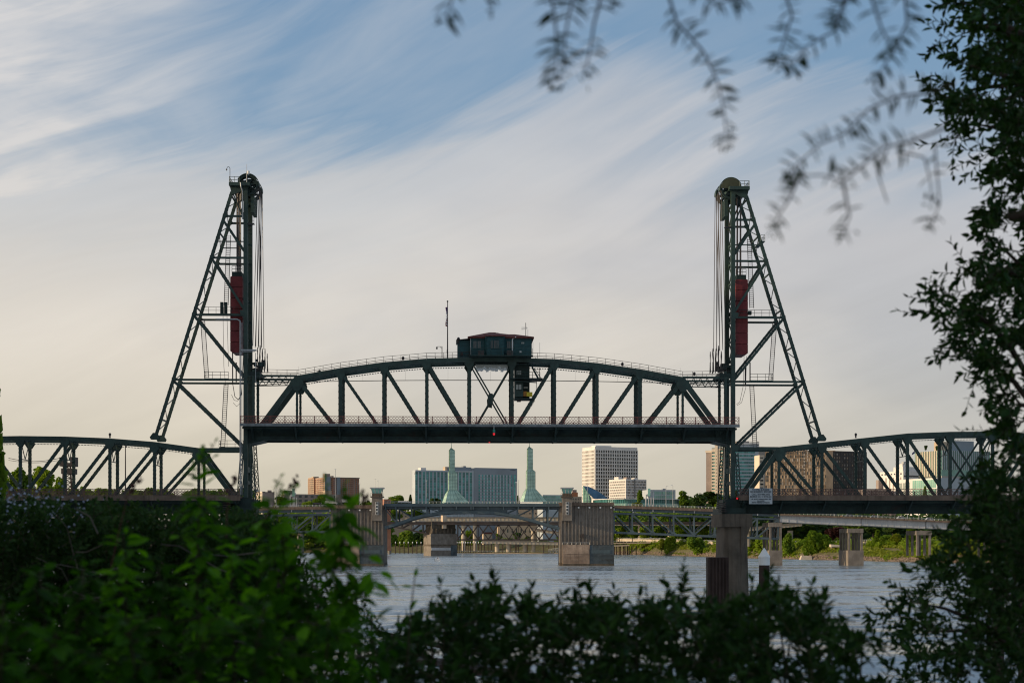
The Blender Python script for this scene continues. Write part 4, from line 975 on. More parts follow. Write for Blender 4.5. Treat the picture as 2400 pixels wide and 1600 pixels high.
deck_truss([1439, 1482, 1530, 1579, 1627, 1675.5, 1725, 1775, 1824], 'blue grey deck truss span right of the midstream pier', 1247, 1262, [1, 1, 1, 1, 0, 0, 0, 0])
deck_truss([588, 636, 684, 732, 774], 'blue grey deck truss span left of the left bascule pier', 1245, 1246, [0, 0, 0, 0])
gs = thing('plate_girder_span', 'pale grey plate girder approach carrying cars, right of the lift bridge pier', 'bridge span', Mo(2050, 1225))
def gv(u): return 1207 + (u - 1826) * 0.040 + max(0, u - 2000) * 0.004
def gbox(ua, ub, o0, o1, ta, tb, mat, nm, o0b=None):
    o0b = o0 if o0b is None else o0b
    return part(MB().hexa([Mo(ua, gv(ua) + o0, ta), Mo(ub, gv(ub) + o0b, ta), Mo(ub, gv(ub) + o0b, tb), Mo(ua, gv(ua) + o0, tb), Mo(ua, gv(ua) + o1, ta), Mo(ub, gv(ub) + o1, ta), Mo(ub, gv(ub) + o1, tb), Mo(ua, gv(ua) + o1, tb)]), nm, M[mat], gs)
for ua, ub in ((1828, 2017.5), (2019, 2168), (2169.5, 2330), (2331.5, 2480)):
    for t in (0, 6, 13, WM - 2): gbox(ua, ub, 15.5, 0.8, t, t + 0.25, 'palegrey', 'girder', 17)
    gbox(ua, ub, 0.8, -3.6, -1.9, -1.55, 'deckbrown', 'parapet'); gbox(ua, ub, 0.6, -0.8, -1.55, WM + 1.5, 'asphalt', 'deck')
    k = 10
    for i in range(k + 1):
        u = ua + 0.6 + (ub - ua - 1.2) * i / k
        part(MB().beam(Mo(u, gv(u) + 15, -0.06), Mo(u, gv(u) + 1.5, -0.06), 0.2, 0.12, BA), 'stiffener', M['palegrey'], gs)
    rl = MB(); piperail(rl, [Mo(ua, gv(ua) - 3.6, -1.7), Mo(ub, gv(ub) - 3.6, -1.7)], 0.7, 1.8, 0.06); part(rl, 'railing', M['conduit'], gs)
for u0, u1, vt, vb_, n, lab in ((1803, 1832, 1224, 1319, 3, 'two shaft concrete bent where the truss meets the plate girder'), (1988, 2022, 1238, 1321, 4, 'four column concrete bent standing in the river on a block footing'), (2148, 2182, 1243, 1302, 3, 'concrete bent on the bank partly behind dark leaves'), (2320, 2352, 1250, 1306, 3, 'concrete bent behind the dark bush near the right edge')):
    bt = thing('bridge_bent', lab, 'bridge pier', Mo((u0 + u1) / 2, vb_), 'approach bents')
    zc_ = 1289
    if vb_ > 1310: part(mwall(u0 - 1, u1 + 1, 1332, zc_, -1.0, WM + 1.0), 'footing', M['concrete'], bt)
    for i in range(n):
        t = -0.3 + (WM - 1.0) * i / (n - 1)
        for e in (0, 1):
            ue = u1 - 4.8 if e else u0
            part(mwall(ue, ue + 4.8, zc_ if vb_ > 1310 else vb_, vt + 6, t, t + 1.3), 'column', M['concrete'], bt)
    part(mwall(u0 - 1, u1 + 1, vt + 10, vt, -0.6, WM - 0.6), 'crosshead', M['concrete'], bt)
# lamp posts and gantries on the bascule bridge
def lamp_post(u, v0, v1, label, t=1.0, arm=0):
    p = Mo(u, v0, t); o = thing('street_lamp', label, 'street lamp', p, 'bascule bridge lamp posts')
    part(MB().tube(p, Mo(u, v1, t), 0.14, 6, 0.09), 'pole', M['conduit'], o)
    m = MB()
    if arm: m.tube(Mo(u, v1, t), Mo(u + arm, v1 - 1, t), 0.07, 4); part(m, 'arm', M['conduit'], o)
    part(MB().box(-0.4 + xz(u + arm, YM), 0.4 + xz(u + arm, YM), YM + t - 0.2, YM + t + 0.2, vz(v1 - 0.5, YM), vz(v1 - 2, YM)), 'lamp_head', M['white'], o)
for a in ((646.5, 1188, 1148, 'lamp post left of the low greige building'), (779.5, 1187, 1097, 'tall lamp mast in front of the brick apartment block', 12, 0), (842, 1186, 1134, 'lamp post left of the left control tower'), (999, 1182, 1127, 'lamp post in front of the teal hotel'),
          (1210, 1182, 1131, 'lamp post at the right edge of the teal hotel'), (1215.5, 1182, 1126, 'lamp post just right of the teal hotel', 3, 0), (1377, 1181, 1136, 'lamp post in front of the blue wedge roof'), (1562, 1186, 1139, 'lamp post left of its taller neighbour, before the dark firs', 2, 3), (1578, 1187, 1137, 'lamp post nearest the dark firs', 2, -3)): lamp_post(*a)
def gantry(u0, label, us):
    g = thing('signal_gantry', label, 'gantry', Mo(u0, 1187, 2))
    for u, v in us: part(MB().tube(Mo(u, 1187, 2), Mo(u, v, 2), 0.28, 6), 'post', M['palegrey'], g)
    part(MB().beam(Mo(us[0][0], 1161, 2), Mo(us[1][0] + 6, 1156, 2), 1.0, 1.0), 'boom', M['conduit'], g)
    part(mwall(us[1][0] - 2, us[1][0] + 4, 1162, 1144, 1.2, 1.6), 'sign_back', M['tealpale'], g)
gantry(1522, 'pale traffic gantry with sign on the right approach', ((1515, 1162), (1521, 1158), (1527, 1152), (1532.5, 1152)))
gantry(688, 'pale traffic gantry on the left approach', ((679, 1160), (686, 1158), (689, 1162), (694, 1165)))
# vehicles
def vehicle(name, label, u, v, L_, h, mat, kind, t=3.0, Y=YM):
    p = at(u, v, Y); p.y += t; o = thing(name, label, kind, p)
    x, y, z = p; w_ = 1.9 if L_ < 5.5 else 2.4
    wh = MB().tube((0, -0.12, 0), (0, 0.12, 0), 0.36 if L_ < 5.5 else 0.5, 10); wr = 0.36 if L_ < 5.5 else 0.5
    wm_ = wh.mesh('wheel', mat=M['tyre'])
    for fx in (-0.32, 0.32):
        for fy in (0, w_): inst(wm_, 'wheel', o, (x + fx * L_, y + fy, z + wr))
    if kind == 'car':
        prof = [(-0.5, 0.3), (0.5, 0.3), (0.5, 0.62), (0.34, 0.80), (0.22, h), (-0.22, h), (-0.40, 0.84), (-0.5, 0.74)]
        part(MB().prism([(x + a * L_, y, z + b) for a, b in prof], (0, w_, 0)), 'body', M[mat], o)
        part(MB().prism([(x + a * L_, y - 0.02, z + b) for a, b in [(-0.33, 0.85), (0.29, 0.85), (0.20, h - 0.08), (-0.20, h - 0.08)]], (0, w_ + 0.04, 0)), 'window', M['glass'], o)
    elif kind == 'truck':
        part(MB().prism([(x + a, y, z + b) for a, b in [(-L_ / 2, 0.9), (L_ * 0.24, 0.9), (L_ * 0.24, h), (-L_ / 2, h)]], (0, w_, 0)), 'cargo_box', M[mat], o)
        part(MB().prism([(x + a * L_, y, z + b) for a, b in [(0.26, 0.6), (0.5, 0.6), (0.5, 1.4), (0.44, h * 0.78), (0.26, h * 0.78)]], (0, w_, 0)), 'cab', M[mat], o)
        part(MB().prism([(x + a * L_, y - 0.02, z + b) for a, b in [(0.30, 1.45), (0.47, 1.45), (0.43, h * 0.72), (0.30, h * 0.72)]], (0, w_ + 0.04, 0)), 'window', M['glass'], o)
        part(MB().box(x - L_ / 2, x + L_ / 2, y + 0.3, y + w_ - 0.3, z + 0.55, z + 0.9), 'chassis', M['tyre'], o)
    return o
vehicle('box_truck', 'cream box truck on the left approach, below the brick apartments', 774, 1184, 28 * SM * 1.05, 10.5 * SM, 'offwhite', 'truck')
vehicle('box_truck', 'silver truck behind leaves on the approach, high beside the left pier', 806, 1180, 16 * SM, 13 * SM, 'car1', 'truck', 6)
vehicle('box_truck', 'white truck on the bascule span left of the hotel', 947, 1181, 30 * SM, 8.3 * SM, 'offwhite', 'truck')
vehicle('parked_van', 'dark van on the approach between box truck and low building', 741, 1184, 9 * SM * 2.2, 7 * SM, 'car2', 'truck')
for u, l_, lab in ((1992, 'car2', 'dark car on the plate girder, above the four column bent'), (2113, 'car1', 'silver car on the plate girder, left of two near the right end'), (2180, 'car1', 'silver car at the right end of the plate girder'), (2052, 'car2', 'small dark car on the plate girder between its lamp posts')):
    vehicle('car', lab, u, gv(u) - 0.8, 4.6, 1.75, l_, 'car', 0.3)
for u, v1 in ((1955, 1184), (2057, 1187), (2127, 1192), (2154, 1196)):
    lamp_post(u, gv(u), v1, 'short post on the plate girder above the %s' % {1955: 'left bent', 2057: 'tree gap', 2127: 'silver cars', 2154: 'right bent'}[u], 0.2)

# ------------------------------------------------------------------ the older brown bascule bridge farther on
YB = 1290.0; SB = YB / FPX
def Bu(u, v, t=0.0): p = at(u, v, YB); p.y += t; return p
def bwall(u0, u1, v0, v1, t0, t1): a, b = Bu(u0, v0), Bu(u1, v1); return MB().box(a.x, b.x, YB + t0, YB + t1, a.z, b.z)
PH = R(25); CB = Bu(1013.5, 1302); fx, lx = Vector((math.cos(PH), math.sin(PH), 0)), Vector((-math.sin(PH), math.cos(PH), 0))
def rbox(c, wf, wl, z0, z1, o=0.0, e=0.0):  # box turned to the city grid; c is the near corner
    return MB().obox(Vector((c.x, c.y, z0)) - fx * o - lx * o, fx * (wf + 2 * o), lx * (wl + 2 * o), UP * (z1 - z0))
bp = thing('old_bascule_pier', 'brown concrete pier with sunlit left face under the farther bridge', 'bridge pier', CB)
cn = Bu(1010, 1302); wf_ = 60 * SB / math.cos(PH); wl_ = 23 * SB / math.sin(PH)
part(rbox(cn, wf_, wl_ * 0.85, -2, vz(1250, YB)), 'pier_body', M['concrete'], bp)
part(rbox(cn, wf_, wl_ * 0.8, vz(1252, YB), vz(1221, YB), -1.0), 'machinery_room', M['concrete_dark'], bp)
part(rbox(cn, wf_, wl_ * 0.85, vz(1279, YB), vz(1275, YB), 0.3), 'ledge', M['concrete_dark'], bp)
part(rbox(cn, wf_, wl_ * 0.85, vz(1256, YB), vz(1252, YB), 0.4), 'ledge', M['concrete'], bp)
for i in range(7):
    c = cn + fx * (wf_ * (i + 0.3) / 7)
    part(MB().prism([Vector((c.x, c.y, vz(1250, YB))) - lx * 0.1, Vector((c.x, c.y, vz(1238, YB))) - lx * 1.4, Vector((c.x, c.y, vz(1238, YB)))], fx * 0.9), 'corbel', M['concrete_dark'], bp)
part(rbox(cn + fx * wf_ * 0.42 - lx * 2, 9 * SB, 4, vz(1238, YB), vz(1207, YB)), 'stair_turret', M['tan'], bp)
part(rbox(cn + fx * 0.3 - lx * 0.4, wf_ * 0.8, 0.4, vz(1289, YB), vz(1283, YB)), 'pale_band', M['palegrey'], bp)
part(rbox(cn + fx * wf_ * 0.76 - lx * 0.5, wf_ * 0.23, 0.45, vz(1302, YB), vz(1277, YB)), 'teal_fender', M['fenderblue'], bp)
sl = thing('old_lattice_span', 'brown lattice deck truss right of the sunlit pier, under the arched bascule span', 'bridge span', Bu(1220, 1250))
part(bwall(880, 1720, 1229, 1223.5, 2, 20), 'deck', M['darksteel'], sl); part(bwall(880, 1720, 1223.5, 1222, 1.6, 2.0), 'railing', M['darksteel'], sl)
for t in (3, 18):
    part(bwall(1070, 1340, 1230, 1227, t, t + 0.8), 'top_chord', M['darksteel'], sl); part(bwall(1070, 1340, 1266, 1262.5, t, t + 0.8), 'bottom_chord', M['darksteel'], sl)
    n = 11
    for i in range(n + 1):
        u = 1072 + 24 * i
        if i < n:
            part(MB().beam(Bu(u, 1229, t), Bu(u + 24, 1263, t), 0.7, 0.75, (0, 1, 0)), 'lattice_bar', M['darksteel'], sl)
            part(MB().beam(Bu(u, 1263, t), Bu(u + 24, 1229, t), 0.7, 0.75, (0, 1, 0)), 'lattice_bar', M['darksteel'], sl)
        if i % 2 == 0: part(MB().beam(Bu(u, 1229, t), Bu(u, 1263, t), 0.6, 0.5, (0, 1, 0)), 'vertical_post', M['darksteel'], sl)
lf = thing('old_bascule_leaf', 'dark brown bascule leaf curving down to the sunlit pier', 'bridge span', Bu(960, 1240))
for t in (3, 18):
    for a, b in zip([(880, 1231), (915, 1233), (950, 1239), (985, 1247), (1008, 1252)][:-1], [(915, 1233), (950, 1239), (985, 1247), (1008, 1252)]):
        part(MB().beam(Bu(*a, t), Bu(*b, t), 1.0, 1.1, (0, 1, 0)), 'lower_chord', M['darksteel'], lf)
    for u, v in ((915, 1233), (940, 1237), (965, 1242), (990, 1248)): part(MB().beam(Bu(u, 1226, t), Bu(u, v, t), 0.5, 0.6, (0, 1, 0)), 'post', M['darksteel'], lf); part(MB().beam(Bu(u + 20, 1227, t), Bu(u, v, t), 0.5, 0.6, (0, 1, 0)), 'diagonal', M['darksteel'], lf)
part((lambda m: (m.tube(Bu(700, 1300, 4), Bu(704, 1250, 4), 3.6, 10, 2.6), m)[1])(MB()), 'column', M['concrete'], thing('old_bridge_pier', 'sunlit concrete column behind leaves under the left deck truss', 'bridge pier', Bu(700, 1300, 4)))
# ------------------------------------------------------------------ the city on the far bank
class Bld:
    """a building turned to the city grid: near corner between its left (sunlit) side and its front"""
    def __init__(s, name, label, uc, Y, wf, wl, vtop, mat, phi=25, vb=1262, group=None, cat='building'):
        s.phi = R(phi); s.f = Vector((math.cos(s.phi), math.sin(s.phi), 0)); s.l = Vector((-math.sin(s.phi), math.cos(s.phi), 0))
        s.c = Vector((xz(uc, Y), Y, 0)); s.Y = Y; s.z0 = 4.0; s.z1 = vz(vtop, Y); s.wf, s.wl = wf, wl
        s.o = thing(name, label, cat, Vector((s.c.x, Y, s.z0)), group); s.n = 0
        if mat: part(MB().obox(s.c + UP * s.z0, s.f * wf, s.l * wl, UP * (s.z1 - s.z0)), 'wall', M[mat], s.o)
    def blk(s, a, b, d0, d1, za, zb, mat, nm, label=None):  # box: along front a..b, depth d0..d1 (metres), heights
        return part(MB().obox(s.c + s.f * a + s.l * d0 + UP * za, s.f * (b - a), s.l * (d1 - d0), UP * (zb - za)), nm, M[mat], s.o, label)
    def z(s, v): return vz(v, s.Y)
    def front(s, a, z, out=0.0): return s.c + s.f * a - s.l * out + UP * z
    def side(s, d, z, out=0.0): return s.c + s.l * d - s.f * out + UP * z
    def windows(s, face, a0, a1, za, zb, nc, nr, fw, fh, mat='glass', nm='window', skip=None, mats=None):
        """a grid of recess-dark panes, each a part until 300, the rest one joined part"""
        dirv, outv = (s.f, -s.l) if face == 'f' else (s.l, -s.f)
        cw, ch = (a1 - a0) / nc, (zb - za) / nr; mm = {}
        extra = {}
        for j in range(nr):
            for i in range(nc):
                if skip and skip(i, j): continue
                o = s.c + dirv * (a0 + cw * (i + 0.5 - fw / 2)) + UP * (za + ch * (j + 0.5 - fh / 2))
                k = mats(i, j) if mats else mat
                if s.n < 300:
                    if k not in mm: mm[k] = MB().obox((0, 0, 0), dirv * (cw * fw), outv * 0.12, UP * (ch * fh)).mesh('pane', mat=M[k])
                    inst(mm[k], nm, s.o, o); s.n += 1
                else: extra.setdefault(k, MB()).obox(o, dirv * (cw * fw), outv * 0.12, UP * (ch * fh))
        for k, e in extra.items(): part(e, nm, M[k], s.o, kind='stuff')
    def grid(s, face, a0, a1, za, zb, nc, nr, tv, th, dep, mat, nm='facade_rib'):
        """projecting piers and spandrel bands"""
        dirv, outv = (s.f, -s.l) if face == 'f' else (s.l, -s.f); m = MB()
        for i in range(nc + 1):
            o = s.c + dirv * (a0 + (a1 - a0) * i / nc - tv / 2) + UP * za; m.obox(o, dirv * tv, outv * dep, UP * (zb - za))
        for j in range(nr + 1):
            o = s.c + dirv * a0 + UP * (za + (zb - za) * j / nr - th / 2); m.obox(o, dirv * (a1 - a0), outv * (dep - 0.04), UP * th)
        part(m, nm, M[mat], s.o)

# white gridded office tower
Y = 1900; k = Y / FPX
b = Bld('office_tower', 'tall white office tower with a grid of square windows', 1394.5, Y, 103 * k / math.cos(R(25)), 27 * k / math.sin(R(25)), 1047, 'offwhite')
b.grid('f', 0.8, b.wf, b.z(1170), b.z(1053), 18, 14, 1.05, 1.15, 0.55, 'offwhite'); b.grid('l', 0.8, b.wl - 0.5, b.z(1170), b.z(1053), 10, 14, 1.5, 1.4, 0.5, 'offwhite')
b.windows('f', 0.8, b.wf, b.z(1170), b.z(1053), 18, 14, 0.66, 0.78); b.windows('l', 0.8, b.wl - 0.5, b.z(1170), b.z(1053), 10, 14, 0.5, 0.7, 'brownpanel')
b.blk(6, 27, 10, 20, b.z1, b.z(1042), 'offwhite', 'roof_plant'); b.blk(28, 34, 10, 20, b.z1, b.z(1045), 'greige', 'roof_plant'); b.blk(0, b.wf, 0, b.wl, b.z1, b.z1 + 0.5, 'offwhite', 'parapet')
# white and grey checkered block
Y = 1830; k = Y / FPX
b = Bld('apartment_block', 'low white apartment block with checkered grey panels, in front of the white tower', 1467, Y, 55 * k / math.cos(R(25)), 57 * k / math.sin(R(40)) * 0.75, 1122, 'offwhite', phi=33)
b.windows('l', 1, b.wl - 1, b.z(1176), b.z(1125), 17, 8, 0.55, 0.62, 'glass', mats=lambda i, j: 'glass' if (i + j) % 2 else 'greypanel')
b.windows('f', 0.5, b.wf * 0.40, b.z(1176), b.z(1125), 6, 8, 0.55, 0.62, mats=lambda i, j: 'glass' if (i * 3 + j) % 4 else 'greypanel')
b.windows('f', b.wf * 0.46, b.wf - 0.5, b.z(1176), b.z(1125), 10, 8, 0.6, 0.66, mats=lambda i, j: 'glass' if (i + 2 * j) % 3 else 'greypanel')
b.blk(b.wf * 0.41, b.wf * 0.45, -0.2, 0.3, b.z0, b.z1, 'darkpanel', 'recess_shade'); b.blk(4, 9, 4, 10, b.z1, b.z1 + 2.2, 'greige', 'roof_plant'); b.blk(-0.0, 5, 14, 22, b.z1, b.z1 + 2.8, 'offwhite', 'roof_plant'); b.blk(15, 19, 4, 10, b.z1, b.z1 + 1.6, 'offwhite', 'roof_plant')  # flat charcoal strip, shade of a narrow gap put into its colour
# convention hotel
Y = 1720; k = Y / FPX
b = Bld('hotel', 'wide teal glass hotel with grey vertical piers, behind the left glass spire', 973, Y, 239 * k / math.cos(R(22)), 8 * k / math.sin(R(22)), 1101, 'hotelgrey', phi=22)
px = b.wf / 239.0; rows = 12
za, zb = b.z(1180), b.z(1104.5)
b.blk(132 * px, b.wf, 0, b.wl, b.z1, b.z(1094), 'hoteldark', 'upper_block'); b.blk(137 * px, b.wf, -0.6, 0.02, b.z0, b.z(1093), 'hoteldark', 'slate_facade')
b.blk(76 * px, 132 * px, 2, b.wl, b.z1, b.z(1092), 'hoteldark', 'upper_block'); b.blk(70 * px, 75 * px, 1, 8, b.z1, b.z(1092), 'tan', 'stair_head'); b.blk(15 * px, 27 * px, 3, 12, b.z1, b.z(1095), 'offwhite', 'roof_plant'); b.blk(114 * px, 120 * px, 3, 9, b.z(1093), b.z(1089), 'hoteldark', 'roof_plant')
for i in range(16):
    a = (0.5 + i * 8.4) * px
    if a > 131 * px: break
    cell = MB().obox((0, 0, 0), b.f * (5.0 * px), -b.l * 0.2, UP * ((zb - za) / rows * 0.94)).mesh('pane', mat=M['teal'])
    for j in range(rows): inst(cell, 'window', b.o, b.front(a, za + (zb - za) * j / rows)); b.n += 1
    b.blk(a + 5.4 * px, a + 7.9 * px, -0.7, 0, b.z0, zb + 0.2, 'hotelgrey', 'pier')
b.blk(0, 136 * px, -0.8, 0, b.z(1104), b.z(1101), 'hotelgrey', 'cornice')
def hm(i, j): return 'teal' if i % 2 == 0 else ('hotelgrey' if j % 2 else 'teal')
n0 = b.n
zz0, zz1 = b.z(1178), b.z(1108)
gm = {}
for i in range(21):
    for j in range(10):
        key = 'teal' if i % 2 == 0 else 'greypanel'
        if key not in gm: gm[key] = MB().obox((0, 0, 0), b.f * (3.2 * px), -b.l * 0.2, UP * ((zz1 - zz0) / 10 * 0.80)).mesh('pane', mat=M['teal' if key == 'teal' else 'hotelgrey'])
        inst(gm[key], 'window' if key == 'teal' else 'panel', b.o, b.front((147 + i * 3.85) * px, zz0 + (zz1 - zz0) * j / 10, 0.6))
b.blk(230.5 * px, 235 * px, -0.75, -0.6, zz0, zz1, 'teal', 'glass_strip')
for i in range(2): b.blk(-0.15, 0.0, 1.0 + i * 0.1, 2.2, b.z(1108 + 3 * i), b.z(1107 + 3 * i), 'ink', 'logo_bar')
b.blk(222 * px, 239 * px - 4 * px, -0.72, -0.6, b.z(1097.3), b.z(1096.4), 'ink', 'lettering_bar')
# brick apartment block and its low neighbours
Y = 2150; k = Y / FPX
b = Bld('brick_apartments', 'tall brown brick apartment block with a rooftop penthouse, left of the hotel', 761, Y, 77 * k / math.cos(R(25)), 30 * k / math.sin(R(25)), 1119, 'brick')
b.windows('f', 2, b.wf - 2, b.z(1175), b.z(1121), 14, 11, 0.40, 0.55, mats=lambda i, j: 'glass' if i % 3 else 'hoteldark'); b.windows('l', 1, b.wl - 1, b.z(1175), b.z(1121), 6, 11, 0.42, 0.5, 'glass')
b.grid('l', 0, b.wl, b.z(1175), b.z(1120), 6, 11, 1.2, 0.5, 0.3, 'tan', 'balcony_slab'); b.grid('f', b.wf * 0.45, b.wf, b.z(1175), b.z(1120), 8, 11, 0.5, 0.35, 0.25, 'greige', 'slab_edge')
b.blk(0, b.wf * 0.16, -1.5, 0, b.z0, b.z1 + 1, 'hoteldark', 'stair_bay'); b.blk(b.wf * 0.34, b.wf * 0.44, -1.2, 0, b.z0, b.z1 + 1, 'hoteldark', 'stair_bay')
b.blk(2, b.wf * 0.2, 6, 14, b.z1, b.z(1109), 'greige', 'penthouse'); b.blk(b.wf * 0.22, b.wf * 0.28, 3, 8, b.z1, b.z(1114), 'greige', 'penthouse'); b.blk(0, b.wf + 1, -0.8, b.wl, b.z1, b.z1 + 0.9, 'greige', 'parapet')
b = Bld('brick_apartment_wing', 'narrower sunlit brick wing left of the penthouse block', 736, Y + 35, 12 * k, 19 * k / math.sin(R(25)), 1119.5, 'brick')
b.windows('l', 1, b.wl - 1, b.z(1175), b.z(1122), 7, 11, 0.42, 0.55); b.grid('l', 0, b.wl, b.z(1175), b.z(1121), 7, 11, 1.2, 0.4, 0.3, 'tan', 'balcony_slab'); b.blk(0, b.wf, 0, b.wl, b.z1, b.z1 + 0.8, 'tan', 'parapet'); b.blk(-1, b.wf, 0, b.wl * 0.3, b.z1, b.z1 + 1.8, 'tan', 'roof_plant')
Y = 1900; k = Y / FPX
b = Bld('office_building', 'low greige office building with paired windows, in front of the brick apartments', 666, Y, 134 * k / math.cos(R(18)), 20, 1157, 'greige', phi=18)
b.windows('f', b.wf * 0.22, b.wf * 0.72, b.z(1188), b.z(1157.5), 5, 3, 0.5, 0.55); b.blk(0, b.wf * 0.15, -0.5, 12, b.z0, b.z(1149), 'greige', 'stair_tower')
b.blk(b.wf * 0.69, b.wf * 0.80, -0.4, 10, b.z1, b.z(1148), 'tan', 'lift_head'); b.blk(b.wf * 0.585, b.wf * 0.69, -0.4, 9, b.z1 - 0.5, b.z(1157), 'tan', 'lift_head'); b.windows('f', b.wf * 0.84, b.wf * 0.88, b.z(1180), b.z(1157.5), 1, 2, 0.7, 0.6); b.blk(b.wf * 0.08, b.wf * 0.10, -0.7, -0.4, b.z(1162), b.z(1155), 'ink', 'vent')
b = Bld('yellow_apartments', 'pale yellow balcony apartments just right of the left lift tower', 614, Y, 4, 45, 1151, 'cream', phi=25)
b.windows('l', 1, 44, b.z(1184), b.z(1152), 7, 4, 0.5, 0.5, 'glass'); b.blk(-4, 0.5, 18, 45, b.z1, b.z(1144.5), 'hoteldark', 'roof_block')
b = Bld('greige_flats', 'small windowless greige block between the yellow apartments and the low office', 615.5, Y - 40, 27 * k, 14, 1152.5, 'greige', phi=10); b.blk(b.wf * 0.42, b.wf * 0.76, 1, 9, b.z1, b.z(1148), 'greige', 'roof_block')
b.blk(0, b.wf, -0.3, 0, b.z1 - 0.5, b.z1 + 0.1, 'darkpanel', 'roof_edge')
b = Bld('kiosk', 'small bright cream shed left of the low office building', 648, 1800, 12 * 1800 / FPX, 8, 1179.5, 'cream', phi=10); b.blk(-0.4, b.wf + 0.4, -0.4, 8, b.z1, b.z1 + 0.5, 'offwhite', 'roof')
# the two glass spires
def spire(uc, label, dv, mir):
    Y = 1560; k = Y / FPX; sp = thing('glass_spire', label, 'tower', (xz(uc, Y), Y, 6), 'convention centre spires')
    C = Vector((xz(uc, Y), Y, 0)); f, l_ = fx, lx
    def rg(w0, w1, v):   # half-width to the left and right in pixels
        z = vz(v + dv, Y); a_, b_ = 0.35 * min(w0, w1), 0.62 * min(w0, w1); return [C - f * w0 * k * 0.78 - l_ * a_ * k + UP * z, C + f * w1 * k * 0.9 - l_ * a_ * k + UP * z, C + f * w1 * k * 0.9 + l_ * b_ * k + UP * z, C - f * w0 * k * 0.78 + l_ * b_ * k + UP * z]
    tiers = [((22, 50, 1178), (14, 26, 1157)), ((14, 26, 1157), (7.5, 17, 1148)), ((7.5, 17, 1148), (7.5, 17, 1108)), ((7.5, 17, 1108), (5, 10, 1103)), ((5, 10, 1103), (5, 10, 1055)), ((5, 10, 1055), (0.6, 0.8, 1049.5))]
    bars = MB()
    for lo, hi in tiers:
        a, b_ = rg(*lo), rg(*hi); part(MB().hexa(a + b_), 'glass_tier', M['spire'], sp)
        nh = max(1, round(abs(lo[2] - hi[2]) / 3.2)); nv = 5
        for i in range(4):
            p0, p1, q0, q1 = a[i], a[(i + 1) % 4], b_[i], b_[(i + 1) % 4]
            for j in range(nh + 1): t = j / nh; bars.beam(p0 + (q0 - p0) * t, p1 + (q1 - p1) * t, 0.16, 0.2)
            for j in range(nv + 1): t = j / nv; bars.beam(p0 + (p1 - p0) * t, q0 + (q1 - q0) * t, 0.16, 0.2)
    part(bars, 'glazing_bars', M['spirebar'], sp, kind='stuff')
    part(MB().tube(C + f * 1.0 * k + UP * vz(1051 + dv, Y), C + f * 1.0 * k + UP * vz(1031 + dv, Y), 0.30, 6, 0.08), 'mast', M['spirebar'], sp)
spire(1057, 'left glass spire, standing in front of the teal hotel', 0, 1); spire(1240, 'right glass spire, standing clear against the sky', -3, 1)
# glass wedge hall and drum hall
Y = 1350; k = Y / FPX
w_ = thing('wedge_hall', 'blue metal wedge roof hall with glass end wall, beside the right control tower', 'building', at(1368, 1182, Y))
def P(u, v, t=0): p = at(u, v, Y); p.y += t; return p
edge_ = [(1367, 1137), (1378, 1138.5), (1390, 1143), (1405, 1152), (1418, 1161), (1426, 1168)]
part(MB().prism([P(u, v, 6) for u, v in edge_] + [P(1392, 1168, 0), P(1380, 1156, 0), P(1370, 1142, 0)], (0, 2.5, 0)), 'roof', M['bluemetal'], w_)
part(MB().prism([P(1367, 1137, 4), P(1370, 1142, 0), P(1380, 1156, 0), P(1386, 1168, 0), P(1386, 1186, 0), P(1367, 1186, 4)], (0, 2, 0)), 'glass_wall', M['tealpale'], w_)
m = MB()
for i in range(5): m.beam(P(1370 + i * 4, 1142 + i * 6, -0.1), P(1370 + i * 4, 1186, -0.1), 0.25, 0.25)
for i in range(5): m.beam(P(1368, 1150 + i * 8, -0.1), P(1380 + min(i, 1) * 5, 1150 + i * 8, -0.1), 0.2, 0.2)
part(m, 'mullion', M['spirebar'], w_)
for i in range(12):
    u = 1372 + i * 4.4; part(MB().beam(P(u, 1138 + (i / 11) ** 1.3 * 29, 5.5), P(min(u + 10, 1424), 1168, 1), 0.18, 0.12), 'roof_seam', M['bluemetal'], w_)
dr = thing('drum_hall', 'low drum shaped hall with dark ribbon glass behind the deck truss', 'building', at(1490, 1186, Y))
def drum(v0, v1, r0, mat, nm):
    n = 40; c = at(1490, 1180, Y + 50); vs = []
    lo, hi = vz(v0, Y), vz(v1, Y)
    pl = [Vector((c.x + r0 * k * 105 * math.cos(PI + PI * i / n), c.y + 40 * r0 * math.sin(PI + PI * i / n), lo)) for i in range(n + 1)]
    return part(MB().prism(pl, UP * (hi - lo)), nm, M[mat], dr)
drum(1186, 1178, 1.0, 'tealpale', 'base_wall'); drum(1178.2, 1168, 0.985, 'teal', 'ribbon_glass'); drum(1168.2, 1166.6, 1.01, 'offwhite', 'roof_edge')
m = MB()
c = at(1490, 1180, Y + 50)
for i in range(1, 60):
    a = PI + PI * i / 60; p = Vector((c.x + 0.99 * k * 105 * math.cos(a), c.y + 40 * 0.99 * math.sin(a), 0)); m.beam(p + UP * vz(1178, Y), p + UP * vz(1168, Y), 0.22, 0.25)
part(m, 'mullion', M['spirebar'], dr, kind='stuff')
b = Bld('grey_hall', 'grey hall with sloping roof line right of the checkered block', 1521, 1760, 65 * 1760 / FPX, 25, 1147, 'hotelgrey', phi=12)
b.blk(b.wf * 0.55, b.wf * 0.66, 3, 8, b.z1, b.z(1144), 'hoteldark', 'roof_plant'); b.windows('f', 4, b.wf - 2, b.z(1168), b.z(1150), 12, 2, 0.8, 0.8, 'tealpale')
b = Bld('orange_block', 'small block with orange cladding and pale lower floors, right of the right control tower', 1333, 1800, 32 * 1800 / FPX, 25, 1163, 'tan', phi=15)
